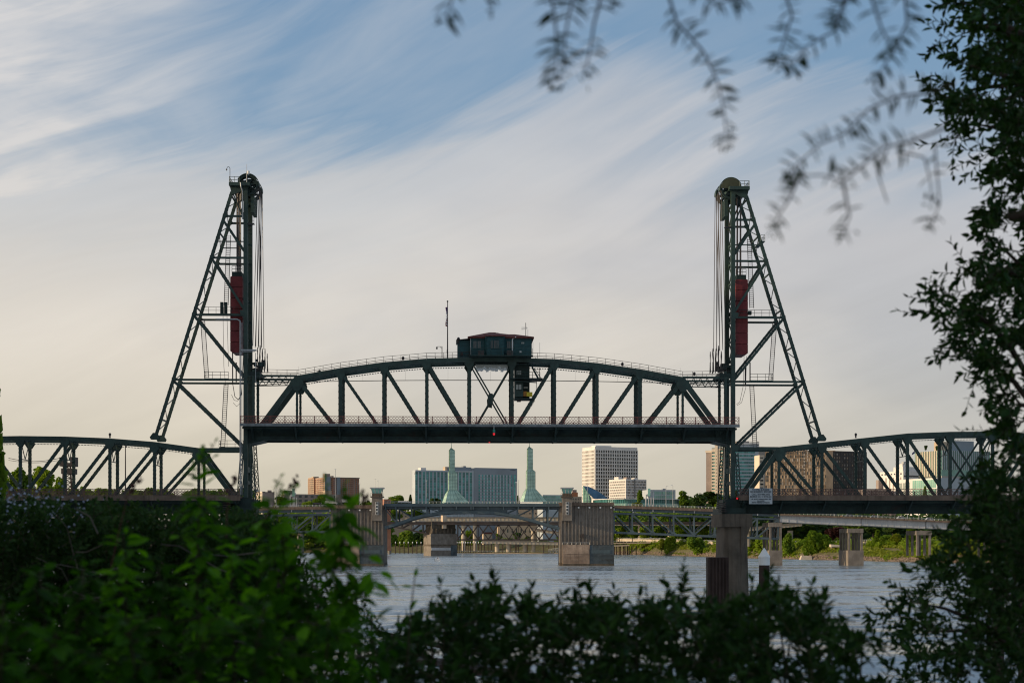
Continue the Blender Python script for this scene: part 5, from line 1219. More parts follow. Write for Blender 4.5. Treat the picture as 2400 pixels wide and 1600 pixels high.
b.blk(0, b.wf * 0.7, 0, 15, b.z1, b.z(1153), 'orangeb', 'upper_storey'); b.blk(b.wf * 0.35, b.wf * 0.65, 2, 10, b.z(1153), b.z(1147), 'greige', 'roof_block'); b.windows('f', 1, b.wf - 1, b.z(1180), b.z(1165), 7, 2, 0.5, 0.6)
b = Bld('glass_office', 'low glass office partly behind the right spire base', 1272, 1700, 56 * 1700 / FPX, 20, 1159, 'hotelgrey', phi=15); b.windows('f', 0.5, b.wf - 0.5, b.z(1182), b.z(1160.5), 16, 3, 0.85, 0.8, 'tealpale')
b = Bld('brick_store', 'small brown brick building right of the left control tower', 900, 1300, 16 * 1300 / FPX, 10, 1169, 'brick', phi=12); b.windows('f', 0.5, b.wf - 0.5, b.z(1180), b.z(1170), 4, 1, 0.4, 0.5)
# beige high rise and neighbours at right
Y = 1800; k = Y / FPX
b = Bld('beige_highrise', 'beige balcony high rise behind the right lift tower column', 1668, Y, 46 * k / math.cos(R(18)), 12, 1052, 'cream', phi=-18)
b.blk(-15 * k, -0.05, 4, 12, b.z0, b.z(1055), 'greige', 'blank_wing'); b.blk(-16.5 * k, 0.02, 3.5, 12.4, b.z(1060), b.z(1054.5), 'cream', 'wing_cap')
b.blk(8 * k, 14.5 * k, -1.3, 10, b.z0, b.z(1036.5), 'cream', 'lift_shaft'); b.blk(0, 8 * k, 0, 10, b.z1, b.z(1049), 'paleglass', 'penthouse'); b.blk(19 * k, 31 * k, 0, 10, b.z1, b.z(1046), 'paleglass', 'penthouse')
b.windows('f', 0.4 * k, 8 * k, b.z(1165), b.z(1057), 2, 14, 0.9, 0.42, 'teal'); b.windows('f', 19 * k, 27 * k, b.z(1165), b.z(1053), 2, 14, 0.9, 0.42, 'teal')
b.grid('f', 0.2 * k, 8 * k, b.z(1165), b.z(1057), 1, 14, 0.3, 2.0, 0.9, 'cream', 'balcony'); b.grid('f', 18.6 * k, 27.5 * k, b.z(1165), b.z(1053), 1, 14, 0.3, 2.0, 0.9, 'cream', 'balcony')
m = MB().obox((0, 0, 0), b.f * (1.3 * k), -b.l * 0.1, UP * 1.3).mesh('slot', mat=M['glass'])
for j in range(13): inst(m, 'window', b.o, b.front(10.5 * k, b.z(1165) + (b.z(1062) - b.z(1165)) * j / 13, 1.3))
b.blk(6 * k, 23 * k, -3, 0, b.z0, b.z(1166), 'offwhite', 'entrance_block')
b = Bld('glass_highrise', 'blue grey glass high rise seen between lift tower and truss, with a stepped roof', 1716, Y + 120, 64 * (Y + 120) / FPX, 22, 1041, 'hotelgrey', phi=8); k = (Y + 120) / FPX
b.blk(25 * k, 64 * k, -0.2, 0.02, b.z(1041), b.z(1037), 'offwhite', 'crown'); b.windows('f', 1, 55 * k, b.z(1160), b.z(1047), 10, 14, 0.94, 0.55, 'teal'); b.blk(12 * k, 42 * k, 2, 14, b.z1, b.z(1033), 'greypanel', 'plant_storey'); b.blk(64 * k, 112 * k, -0.2, 14, b.z0, b.z(1046), 'greypanel', 'side_wing')
b = Bld('cream_flats', 'cream flats with dark balconies, a sliver left of the brown checkered block', 1780, Y + 30, 11 * k, 20, 1066, 'cream', phi=8); b.windows('f', 0.6, b.wf - 0.8, b.z(1165), b.z(1068), 1, 11, 0.85, 0.38)
Y = 1700; k = Y / FPX
b = Bld('checkered_block', 'broad brown block with checkered panels and windows, behind the right truss span', 1793, Y, 158 * k / math.cos(R(12)), 30, 1057, 'brownpanel', phi=-12)
rr = random.Random(3)
def cm(i, j): return rr.choice(['brownpanel', 'tan', 'glass', 'tan', 'greypanel', 'glass', 'brownpanel'])
b.windows('f', 0.4, b.wf - 0.4, b.z(1168), b.z(1059), 42, 14, 0.62, 0.86, 'glass', mats=cm, skip=lambda i, j: i == 23)
b.grid('f', 0.2, b.wf - 0.2, b.z(1168), b.z(1058), 42, 14, 0.16, 0.28, 0.3, 'brownpanel', 'panel_frame'); b.blk(b.wf * 0.545, b.wf * 0.57, -0.25, 0.0, b.z0, b.z1, 'darkpanel', 'recess_shade')  # charcoal strip stands proud, shade of a set back bay in its colour
m = MB().obox((0, 0, 0), b.f * 0.5, -b.l * 0.1, UP * 2.2).mesh('slot', mat=M['offwhite'])
for j in range(13): inst(m, 'window', b.o, b.front(b.wf * 0.556, b.z(1165) + 8 * k * j, 0.26))
b.blk(b.wf * 0.68, b.wf * 0.80, 8, 16, b.z1, b.z(1050), 'brick', 'roof_plant'); b.blk(b.wf * 0.5, b.wf * 0.6, 8, 16, b.z1, b.z(1054), 'greige', 'roof_plant')
b2 = Bld('charcoal_block', 'charcoal wing with small pale windows, right end of the checkered block', 1952, Y - 24, 82 * k / math.cos(R(30)), 12, 1056, 'darkpanel', phi=24)
b2.windows('f', 0.5, b2.wf - 0.5, b2.z(1168), b2.z(1060), 13, 13, 0.34, 0.55, mats=lambda i, j: rr.choice(['darkpanel', 'glass', 'glass', 'greypanel', 'brownpanel']))
b2.grid('f', 0.2, b2.wf - 0.2, b2.z(1168), b2.z(1058), 13, 13, 0.5, 0.5, 0.25, 'darkpanel', 'panel_frame')
# white art deco block, striped tower, glass block, far right
Y = 1600; k = Y / FPX
b = Bld('white_office', 'white stepped office block with tall window slots, right of the charcoal wing', 2117, Y, 45 * k, 40 * k / math.sin(R(28)), 1103, 'offwhite', phi=26)
b.windows('l', 1, b.wl - 1, b.z(1172), b.z(1116), 6, 1, 0.32, 0.95, 'greige'); b.windows('l', 1, b.wl - 1, b.z(1113), b.z(1106), 7, 1, 0.45, 0.5, 'ink')
b.windows('f', 0.6, b.wf, b.z(1172), b.z(1110), 1, 6, 0.96, 0.4, 'glass'); b.windows('f', 2, b.wf * 0.4, b.z(1112), b.z(1105), 3, 1, 0.3, 0.6, 'ink')
b.blk(1, b.wf, b.wl * 0.05, b.wl * 0.45, b.z1, b.z(1093), 'offwhite', 'upper_tier'); b.blk(2, b.wf * 0.5, b.wl * 0.1, b.wl * 0.3, b.z(1093), b.z(1086), 'offwhite', 'upper_tier'); b.blk(b.wf * 0.15, b.wf * 0.28, 3, 6, b.z(1086), b.z(1081), 'palegrey', 'roof_dome')
b.blk(-12 * k, -0.1, b.wl - 4, b.wl, b.z0, b.z(1122), 'greige', 'low_wing')
fpo = thing('roof_flagpole', 'small flagpole with flag on the roof of the white office block', 'flagpole', at(2144, 1086, Y + 4))
part(MB().tube(at(2144, 1087, Y + 4), at(2144, 1052, Y + 4), 0.12, 5, 0.06), 'pole', M['palegrey'], fpo); part(MB().prism([at(2144, 1056, Y + 4), at(2138, 1061, Y + 3.6), at(2137, 1066, Y + 3.6), at(2144, 1062, Y + 4)], (0, 0.05, 0)), 'flag', M['flagblue'], fpo)
b = Bld('striped_tower', 'cream and green striped tower with rooftop planting, behind the right truss', 2206, Y + 60, 150 * k, 48 * k / math.sin(R(28)), 1055, 'tealpale', phi=24)
st_ = MB().obox((0, 0, 0), b.l * 1.1, -b.f * 0.7, UP * (b.z1 - b.z(1115))).mesh('fin', mat=M['cream']); n = 15
for i in range(n): inst(st_, 'facade_fin', b.o, b.side(1 + (b.wl - 2) * i / n, b.z(1115)))
m = MB().obox((0, 0, 0), b.l * 0.9, -b.f * 0.1, UP * (b.z1 - b.z(1115))).mesh('slot', mat=M['glass'])
for i in range(0, n, 2): inst(m, 'window', b.o, b.side(2.4 + (b.wl - 2) * i / n, b.z(1115)))
st_ = MB().obox((0, 0, 0), b.f * 0.7, -b.l * 0.5, UP * (b.z1 - b.z(1100))).mesh('fin', mat=M['hotelgrey'])
for i in range(24): inst(st_, 'facade_fin', b.o, b.front(1 + (b.wf - 2) * i / 24, b.z(1100)))
m = MB().obox((0, 0, 0), b.f * 0.9, -b.l * 0.1, UP * (b.z1 - b.z(1100))).mesh('slot', mat=M['glass'])
for i in range(24): inst(m, 'window', b.o, b.front(1.9 + (b.wf - 2) * i / 24, b.z(1100)))
b.blk(0, b.wf, -1.0, b.wl, b.z(1124), b.z(1115), 'greypanel', 'belt_storey'); b.blk(0, b.wf, -1.0, b.wl, b.z0, b.z(1124), 'greypanel', 'base_storeys'); b.blk(18, 48, 8, 30, b.z1, b.z(1030), 'hoteldark', 'upper_tower'); b.blk(2, 12, 4, 14, b.z1, b.z(1034), 'tan', 'stair_head')
for uu in (2170, 2197): pass
b = Bld('glass_pavilion', 'pale green glass block with white frame, below the striped tower', 2196, Y - 100, 120 * k, 62 * k / math.sin(R(28)), 1119, 'offwhite', phi=26)
b.windows('l', 1, b.wl * 0.62, b.z(1165), b.z(1122), 12, 2, 0.85, 0.9, 'tealpale'); b.windows('l', b.wl * 0.68, b.wl - 1, b.z(1165), b.z(1126), 3, 2, 0.8, 0.85, 'paleglass'); b.blk(0, b.wf, -0.2, 0, b.z0, b.z1, 'hotelgrey', 'shade_tinted_front'); b.windows('f', 2, b.wf - 2, b.z(1168), b.z(1126), 8, 2, 0.6, 0.75, 'glass')  # grey sheet over the white front, shade put into its colour
b = Bld('low_red_building', 'low reddish brick building under the right truss deck', 1975, 1350, 30, 12, 1190, 'brick', phi=8, vb=1230); b.windows('f', 1, 23, b.z(1206), b.z(1194), 6, 1, 0.4, 0.5)
b = Bld('low_tan_building', 'low tan building behind the plate girder, left of the reddish one', 1900, 1380, 40 * 1380 / FPX, 12, 1192, 'tan', phi=8); b.windows('f', 1, b.wf - 1, b.z(1206), b.z(1196), 6, 1, 0.35, 0.6)
b = Bld('grey_low_rise', 'long low grey rise on the horizon between charcoal wing and white block', 2030, 1600, 60 * 1600 / FPX, 30, 1146, 'greige', phi=3); b.windows('f', 1, b.wf - 1, b.z(1165), b.z(1148), 14, 3, 0.5, 0.4)
# freeway viaducts and buildings under the arch
Y = 1750
def viaduct(label, u0, u1, v0, v1, Y, cols, vb, dep=14, slope=0.0):
    vd = thing('freeway_viaduct', label, 'viaduct', at((u0 + u1) / 2, v0, Y))
    h_ = vz(v1, Y) - vz(v0, Y); p, q = at(u0, v0, Y), at(u1, v0 + slope, Y)
    part(MB().hexa([p, q, q + Vector((0, dep, 0)), p + Vector((0, dep, 0)), p + UP * h_, q + UP * h_, q + Vector((0, dep, h_)), p + Vector((0, dep, h_))]), 'girder', M['concrete_light'], vd)
    n = max(3, int((u1 - u0) / 9)); rb = MB().box(-0.15, 0.15, -0.25, 0, 0.3, h_).mesh('rib', mat=M['concrete_light'])
    for i in range(n): f = (i + 0.5) / n; inst(rb, 'parapet_rib', vd, p + (q - p) * f)
    part(MB().hexa([p + Vector((0, -0.6, h_)), q + Vector((0, -0.6, h_)), q + Vector((0, 0.2, h_)), p + Vector((0, 0.2, h_)), p + Vector((0, -0.6, h_ + 0.8)), q + Vector((0, -0.6, h_ + 0.8)), q + Vector((0, 0.2, h_ + 0.8)), p + Vector((0, 0.2, h_ + 0.8))]), 'parapet', M['concrete'], vd)
    for u in cols:
        c = at(u, v0, Y + dep / 2); part(MB().tube(Vector((c.x, c.y, vz(vb, Y))), Vector((c.x, c.y, c.z + 1)), 2.0, 10), 'column', M['concrete_light'], vd)
viaduct('upper cream concrete viaduct seen under the arched bascule span', 950, 1330, 1220.5, 1213, 1590, (1086, 1113), 1290)
viaduct('lower cream concrete ramp running above the row of mooring piles', 1130, 1330, 1273, 1267, 1500, (1165, 1191, 1230, 1250), 1293, slope=4)
viaduct('curving cream ramp right of the lattice truss', 1243, 1345, 1243, 1238, 1520, (1250,), 1290, slope=14)
viaduct('concrete ramp behind the end of the deck truss, right of the river pier', 1735, 1880, 1246, 1240, 1115, (1752, 1852), 1280, slope=-14)
viaduct('dark elevated road behind the deck truss', 1430, 1740, 1231, 1226, 1465, (1500, 1570, 1640), 1276, 10)
b = Bld('warehouse', 'long cream warehouse wall under the arch, right half', 1190, 1800, 62, 30, 1189, 'tan', phi=6); b.windows('f', 2, 60, b.z(1206), b.z(1199), 9, 1, 0.2, 0.5)
b = Bld('silo_building', 'pale grey industrial building with stacks in the middle of the arch', 1085, 1820, 44, 20, 1201, 'greypanel', phi=6); b.windows('f', 12, 26, b.z(1209), b.z(1204), 5, 1, 0.5, 0.6)
for i in range(3): part(MB().tube(b.front(16 + 5 * i, b.z(1205), -3), b.front(16 + 5 * i, b.z(1196), -3), 0.9, 8), 'stack', M['palegrey'], b.o)
b = Bld('left_warehouse', 'tan warehouse behind the left posts of the arched span', 905, 1900, 38, 20, 1197, 'tan', phi=10); b.windows('f', 1, 33, b.z(1212), b.z(1200), 8, 2, 0.3, 0.4)
b = Bld('tan_low_block', 'tan low block with slot windows behind the lattice truss', 1170, 1720, 55, 24, 1231, 'tan', phi=10); b.windows('f', 2, 40, b.z(1250), b.z(1236), 8, 1, 0.25, 0.6)
b = Bld('red_roof_shed', 'shed with red roof between trees behind the lattice truss', 1133, 1650, 9, 8, 1250, 'tan', phi=10); b.blk(-0.5, 9.5, -0.5, 8, b.z1, b.z1 + 1.5, 'roofred', 'roof')
# parked vehicles glinting under the arch left
for i, u in enumerate((906, 915, 925, 935)): vehicle('parked_car', ('white van in the lot seen under the arch, leftmost', 'silver car in the lot under the arch, second from left', 'dark car in the lot under the arch, second from right', 'white car in the lot under the arch, rightmost')[i], u, 1219 + i * 0.3, 4.6, 1.7, ('offwhite', 'car1', 'car2', 'offwhite')[i], 'car', 0, 1500)
# left edge: lattice lift tower of a farther bridge with its wires
lt_ = thing('distant_lift_tower', 'rusty lattice tower of a distant lift bridge, behind the left truss span', 'bridge tower', at(158, 1150, 600))
k = 600 / FPX
for x in (-11, 11):
    for t in (0, 5): part(MB().beam(at(157 + x, 1152, 600 + t), at(157 + x * 0.7, 1090, 600 + t), 0.5, 0.5), 'leg', M['rusty'], lt_)
m = MB()
for i in range(6):
    v0, v1 = 1150 - i * 10, 1140 - i * 10
    for t in (0, 5): m.beam(at(147, v0, 600 + t), at(167, v1, 600 + t), 0.25, 0.25); m.beam(at(167, v0, 600 + t), at(147, v1, 600 + t), 0.25, 0.25); m.beam(at(147, v1, 600 + t), at(167, v1, 600 + t), 0.25, 0.25)
part(m, 'lattice', M['rusty'], lt_)
for v0, v1, x0, x1 in ((1110, 1097, -13, 14), (1092, 1084, -17, 16), (1084, 1071, -17, -9), (1084, 1070, 8, 16)): part(MB().box(xz(157 + x0, 600), xz(157 + x1, 600), 599.5, 606, vz(v0, 600), vz(v1, 600)), 'machinery_deck', M['darksteel'], lt_)
cbl = MB(); cbl.path([at(20 + i * 12, 1073 + 8 * math.sin(PI * i / 10), 602) for i in range(11)], 0.10, 4); cbl.path([at(20 + i * 12, 1078 + 6 * math.sin(PI * i / 10), 602) for i in range(11)], 0.07, 4)
part(cbl, 'aerial_cable', M['darksteel'], lt_)
# ------------------------------------------------------------------ water, banks, hills
wm = bpy.data.materials.new('river_water'); wm.use_nodes = True; t = NT(wm.node_tree); bsdf = wm.node_tree.nodes['Principled BSDF']
bsdf.inputs['Base Color'].default_value = (0.065, 0.090, 0.100, 1); bsdf.inputs['Roughness'].default_value = 0.07; bsdf.inputs['IOR'].default_value = 1.6; bsdf.inputs['Specular IOR Level'].default_value = 0.5
tcw = t.n('ShaderNodeTexCoord')
def mapped(sx, sy, rot=0.0):
    mp = t.n('ShaderNodeMapping'); t.link(tcw.outputs['Object'], mp.inputs['Vector']); mp.inputs['Scale'].default_value = (sx, sy, 1); mp.inputs['Rotation'].default_value = (0, 0, rot); return mp.outputs[0]
h1 = t.noise(mapped(0.30, 0.55, 0.3), 1.0, 6, 0.62, 0.4); h2 = t.noise(mapped(1.3, 2.0, -0.2), 1.0, 4, 0.6); h3 = t.noise(mapped(0.012, 0.05, 0.08), 1.0, 4, 0.55, 0.6)
h4 = t.noise(mapped(0.16, 0.11, 0.12), 1.0, 5, 0.65, 0.5)
gust = t.math('MULTIPLY', t.smooth(h3, 0.36, 0.64, 0.25, 1.1), t.smooth(h4, 0.36, 0.64, 0.15, 2.0))
hh = t.math('MULTIPLY', t.math('ADD', t.math('MULTIPLY', h1, 1.0), t.math('MULTIPLY', h2, 0.30)), gust)
bp_ = t.n('ShaderNodeBump'); bp_.inputs['Strength'].default_value = 1.0; bp_.inputs['Distance'].default_value = 0.10
t.link(hh, bp_.inputs['Height'])
# wind ruffled and calmer patches: the ruffled ones mirror the higher, bluer sky, the calm ones the cream horizon
h5 = t.noise(mapped(0.55, 0.16, 0.05), 1.0, 4, 0.6, 0.4)
ruf = t.math('ADD', t.math('MULTIPLY', t.smooth(h3, 0.40, 0.62), 0.45), t.math('ADD', t.math('MULTIPLY', t.smooth(h4, 0.40, 0.60), 0.25), t.math('MULTIPLY', t.smooth(h5, 0.40, 0.60), 0.30)))
gl = t.n('ShaderNodeBsdfGlossy'); gl.distribution = 'MULTI_GGX'
t.link(t.smooth(ruf, 0.1, 0.9, 0.11, 0.44), gl.inputs['Roughness'])
gl.inputs['Color'].default_value = (0.95, 0.98, 1.0, 1)
t.link(bp_.outputs[0], gl.inputs['Normal'])
bsdf.inputs['Specular IOR Level'].default_value = 0.0; bsdf.inputs['Roughness'].default_value = 0.6
lw = t.n('ShaderNodeMixShader')

t.link(t.smooth(ruf, 0.1, 0.9, 0.74, 0.46), lw.inputs[0])
t.link(bsdf.outputs[0], lw.inputs[1]); t.link(gl.outputs[0], lw.inputs[2]); t.link(lw.outputs[0], wm.node_tree.nodes['Material Output'].inputs['Surface'])
m = MB().add([(-6000, -60, 0), (6000, -60, 0), (6000, 9000, 0), (-6000, 9000, 0)], [(0, 1, 2, 3)])
solo(m, 'water', wm, None, None, (0, 0, 0), kind='structure')
M['soil'] = material('bank_soil_and_grass', (0.10, 0.095, 0.045), 0.95, 0.35, 0.25, 0.1, col2=(0.13, 0.10, 0.065), amount=0.5)
M['land'] = material('far_land', (0.07, 0.075, 0.045), 0.95, 0.3, 0.02, 0.1)
M['nearsoil'] = material('near_bank_soil', (0.035, 0.030, 0.020), 0.95, 0.3, 0.8, 0.1)
def lerp_table(tab, x):
    if x <= tab[0][0]: return tab[0][1]
    for a, b in zip(tab[:-1], tab[1:]):
        if x <= b[0]: return a[1] + (b[1] - a[1]) * (x - a[0]) / (b[0] - a[0])
    return tab[-1][1]
SHORE = [(-1200, 1900), (300, 1700), (900, 1640), (1300, 1560), (1480, 1420), (1600, 1270), (1720, 1130), (1900, 1000), (2150, 870), (2400, 770), (2800, 640), (3400, 520)]
PROF = [(0, -1.2), (5, 0.4), (14, 3.2), (30, 7.2), (45, 8.2), (120, 9.0), (600, 11.0), (1400, 22.0), (3000, 40.0), (7000, 60.0)]
def far_z(u, Y):
    s = lerp_table(SHORE, u); d = Y - s
    return lerp_table(PROF, d) if d > 0 else -1.2
mb = MB(); us = [-1200 + i * 40 for i in range(116)]; ds = [0, 5, 10, 14, 22, 30, 45, 80, 120, 300, 600, 1000, 1400, 2200, 3000, 5000, 7000]
for u in us:
    s = lerp_table(SHORE, u)
    for d in ds:
        Yp = s + d; x = xz(u, s) + (xz(u, s + d) - xz(u, s)); z = lerp_table(PROF, d)
        if 10 < d < 130: z += 0.8 * noise.noise((x * 0.03, Yp * 0.03, 0))
        if d > 1200: z += 12 * noise.noise((x * 0.0016, Yp * 0.0016, 3)) + 8
        mb.V.append(Vector((x, Yp, z)))
nd = len(ds)
for i in range(len(us) - 1):
    for j in range(nd - 1): a = i * nd + j; mb.F.append((a, a + nd, a + nd + 1, a + 1))
o = solo(mb, 'far_bank', M['soil'], None, None, (0, 0, 0), kind='structure', smooth=True)
# distant hills: the low ridge and one far pale mountain
hm_ = material('hazy_hill', (0.16, 0.20, 0.22), 0.95, 0.1, 0.002, 0.05)  # pale blue grey, distance haze put into the hill colour
mb = MB(); n = 160
for i in range(n + 1):
    x = -3600 + 7200 * i / n; z = 70 + 45 * noise.noise((x * 0.0012, 1.3, 0)) + 18 * noise.noise((x * 0.006, 4.3, 0)); z = max(z, 30)
    for y, f in ((6600, 0), (7200, 0.6), (7800, 1), (9000, 0.3)): mb.V.append(Vector((x * (y / 7800), y, z * f + 5)))
for i in range(n):
    for j in range(3): a = 4 * i + j; mb.F.append((a, a + 4, a + 5, a + 1))
solo(mb, 'hills', hm_, None, None, (0, 0, 0), kind='structure', smooth=True)
# the near (west) bank the camera stands on
mb = MB(); gx = [-400, -250, -180, -140, -110, -90, -75, -60, -48, -36, -26, -18, -12, -8, -4, 0, 4, 8, 12, 18, 26, 40, 60, 100, 200]
gy = [-80, -30, -10, 0, 4, 8, 12, 16, 20, 26, 32, 38, 46, 54, 64, 80, 100, 130, 160, 200, 250, 320, 420, 560, 760, 1000, 1400]
def near_z(x, y):
    sh = lerp_table([(46, -4), (54, -6), (64, -24), (130, -52), (200, -78), (300, -112), (560, -190), (1400, -480)], y)   # shore x at y
    if y <= 46:
        z = lerp_table([(-80, 9.4), (0, 9.0), (6, 8.6), (18, 6.6), (30, 3.6), (46, -0.8)], y)
        zl = 8.0 if x < -30 else z
        f = min(1, max(0, (-12 - x) / 20)); z = z * (1 - f) + max(z, zl) * f
    else:
        d = sh - x; z = max(-1.5, min(8.5, -1.0 + d * 0.45))
    return z
for x in gx:
    for y in gy: mb.V.append(Vector((x, y, near_z(x, y) + 0.25 * noise.noise((x * 0.3, y * 0.3, 0)))))
ny = len(gy)
for i in range(len(gx) - 1):
    for j in range(ny - 1): a = i * ny + j; mb.F.append((a, a + ny, a + ny + 1, a + 1))
solo(mb, 'near_bank', M['nearsoil'], None, None, (0, 0, 0), kind='structure', smooth=True)
# downtown blocks on the west bank, off to the left: their shade falls on the lift bridge and the near bank
for i, (x0, x1, y0, y1, h_, lab, mat) in enumerate(((-205, -150, 150, 228, 92, 'tall tan office slab nearest the bridge on the near bank', 'tan'), (-215, -150, 62, 138, 88, 'tall greige office slab on the near bank, middle of three', 'greige'), (-210, -150, -60, 48, 86, 'tall cream office slab beside the viewpoint on the near bank', 'cream'))):
    bo = thing('downtown_tower', lab, 'building', ((x0 + x1) / 2, (y0 + y1) / 2, 8))
    part(MB().box(x0, x1, y0, y1, 2, h_), 'wall', M[mat], bo)
    wme = MB().box(0, 0.1, 0, 3.2, 0, 1.8).mesh('pane', mat=M['glass'])
    for a in range(int((y1 - y0) / 6)):
        for c in range(int(h_ / 9)): inst(wme, 'window', bo, (x1, y0 + 1.5 + a * 6, 8 + c * 9))
    part(MB().box(x0 + 10, x1 - 10, y0 + 10, y1 - 10, h_, h_ + 4), 'roof_plant', M['greige'], bo)

# ------------------------------------------------------------------ trees
def clump_crown(r_, n, lobes, leaf, flat=1.0):
    """many leaf clumps spread through the lobes of a crown; unit height about 1, centred on the lobes"""
    m = MB()
    for i in range(n):
        c, rad = lobes[r_.randrange(len(lobes))]
        while True:
            d = Vector((r_.uniform(-1, 1), r_.uniform(-1, 1), r_.uniform(-1, 1)))
            if d.length < 1: break
        d = d.normalized() * (0.55 + 0.5 * r_.random() ** 0.6); p = Vector(c) + Vector((d.x * rad, d.y * rad, d.z * rad * flat))
        a = Vector((r_.gauss(0, 1), r_.gauss(0, 1), r_.gauss(0, 0.7))).normalized(); b_ = a.orthogonal().normalized(); s = leaf * r_.uniform(0.6, 1.4)
        b_ = (b_ + 0.3 * a.cross(b_) * r_.uniform(-1, 1)).normalized()
        m.add([p - a * s, p + b_ * s * 0.7 + a * s * 0.1, p + a * s, p - b_ * s * 0.7 - a * s * 0.1], [(0, 1, 2, 3)])
    return m
TREES = {}
def tree_proto(key, r_):
    lobes = []
    if key.startswith('round'):
        for i in range(9): a = r_.uniform(0, 2 * PI); q = r_.uniform(0, 0.24); lobes.append(((q * math.cos(a), q * math.sin(a), r_.uniform(0.42, 0.82)), r_.uniform(0.12, 0.22)))
        m = clump_crown(r_, 2300, lobes, 0.05)
    elif key.startswith('bush'):
        for i in range(9): a = r_.uniform(0, 2 * PI); q = r_.uniform(0, 0.42); lobes.append(((q * math.cos(a), q * math.sin(a), r_.uniform(0.2, 0.7)), r_.uniform(0.16, 0.28)))
        m = clump_crown(r_, 2300, lobes, 0.055)
    elif key.startswith('fir'):
        for i in range(12): z = 0.15 + 0.8 * i / 12; lobes.append(((0, 0, z), 0.20 * (1.05 - z) + 0.02))
        m = clump_crown(r_, 2000, lobes, 0.04, 0.6)
    else:  # tall
        for i in range(10): z = r_.uniform(0.3, 0.9); a = r_.uniform(0, 2 * PI); q = r_.uniform(0, 0.15); lobes.append(((q * math.cos(a), q * math.sin(a), z), r_.uniform(0.10, 0.17)))
        m = clump_crown(r_, 2200, lobes, 0.04)
    tr = MB().tube((0, 0, -0.03), (0.01, 0, 0.45), 0.022, 7, 0.013)
    for i in range(4): a = i * 1.7; tr.tube((0.01, 0, 0.3 + 0.04 * i), (0.16 * math.cos(a), 0.16 * math.sin(a), 0.55 + 0.05 * i), 0.011, 5, 0.005)
    return m, tr
PM = {}
def tree_mesh(key, seed, lm):
    k = (key, seed, lm)
    if k not in PM:
        if (key, seed) not in TREES: TREES[(key, seed)] = tree_proto(key, random.Random(hash((key, seed)) % 1000 if False else seed * 17 + len(key)))
        c, t_ = TREES[(key, seed)]
        PM[k] = (c.mesh('crown', mat=L[lm]), t_.mesh('trunk', mat=M['bark']))
    return PM[k]
def tree(label, u, vb, vt, wpx, Y, key='round', lm='mid', seed=1, name='tree', cat='tree', group=None):
    zb_, zt_ = vz(vb, Y), vz(vt, Y); h_ = zt_ - zb_; w_ = wpx * Y / FPX * 1.08; h_ *= 1.06
    base = {'round': 0.75, 'bush': 1.1, 'fir': 0.42, 'tall': 0.5}[key]
    o = thing(name, label, cat, (xz(u, Y), Y, zb_), group); o.scale = (w_ / base, w_ / base, h_); o.rotation_euler = (0, 0, rnd.uniform(0, 6.28))
    cm_, tm_ = tree_mesh(key, seed, lm)
    for me, nm in ((cm_, 'crown'), (tm_, 'trunk')):
        c = bpy.data.objects.new(nm, me); COL.objects.link(c); c.parent = o
    return o
G = 'trees on the far bank'
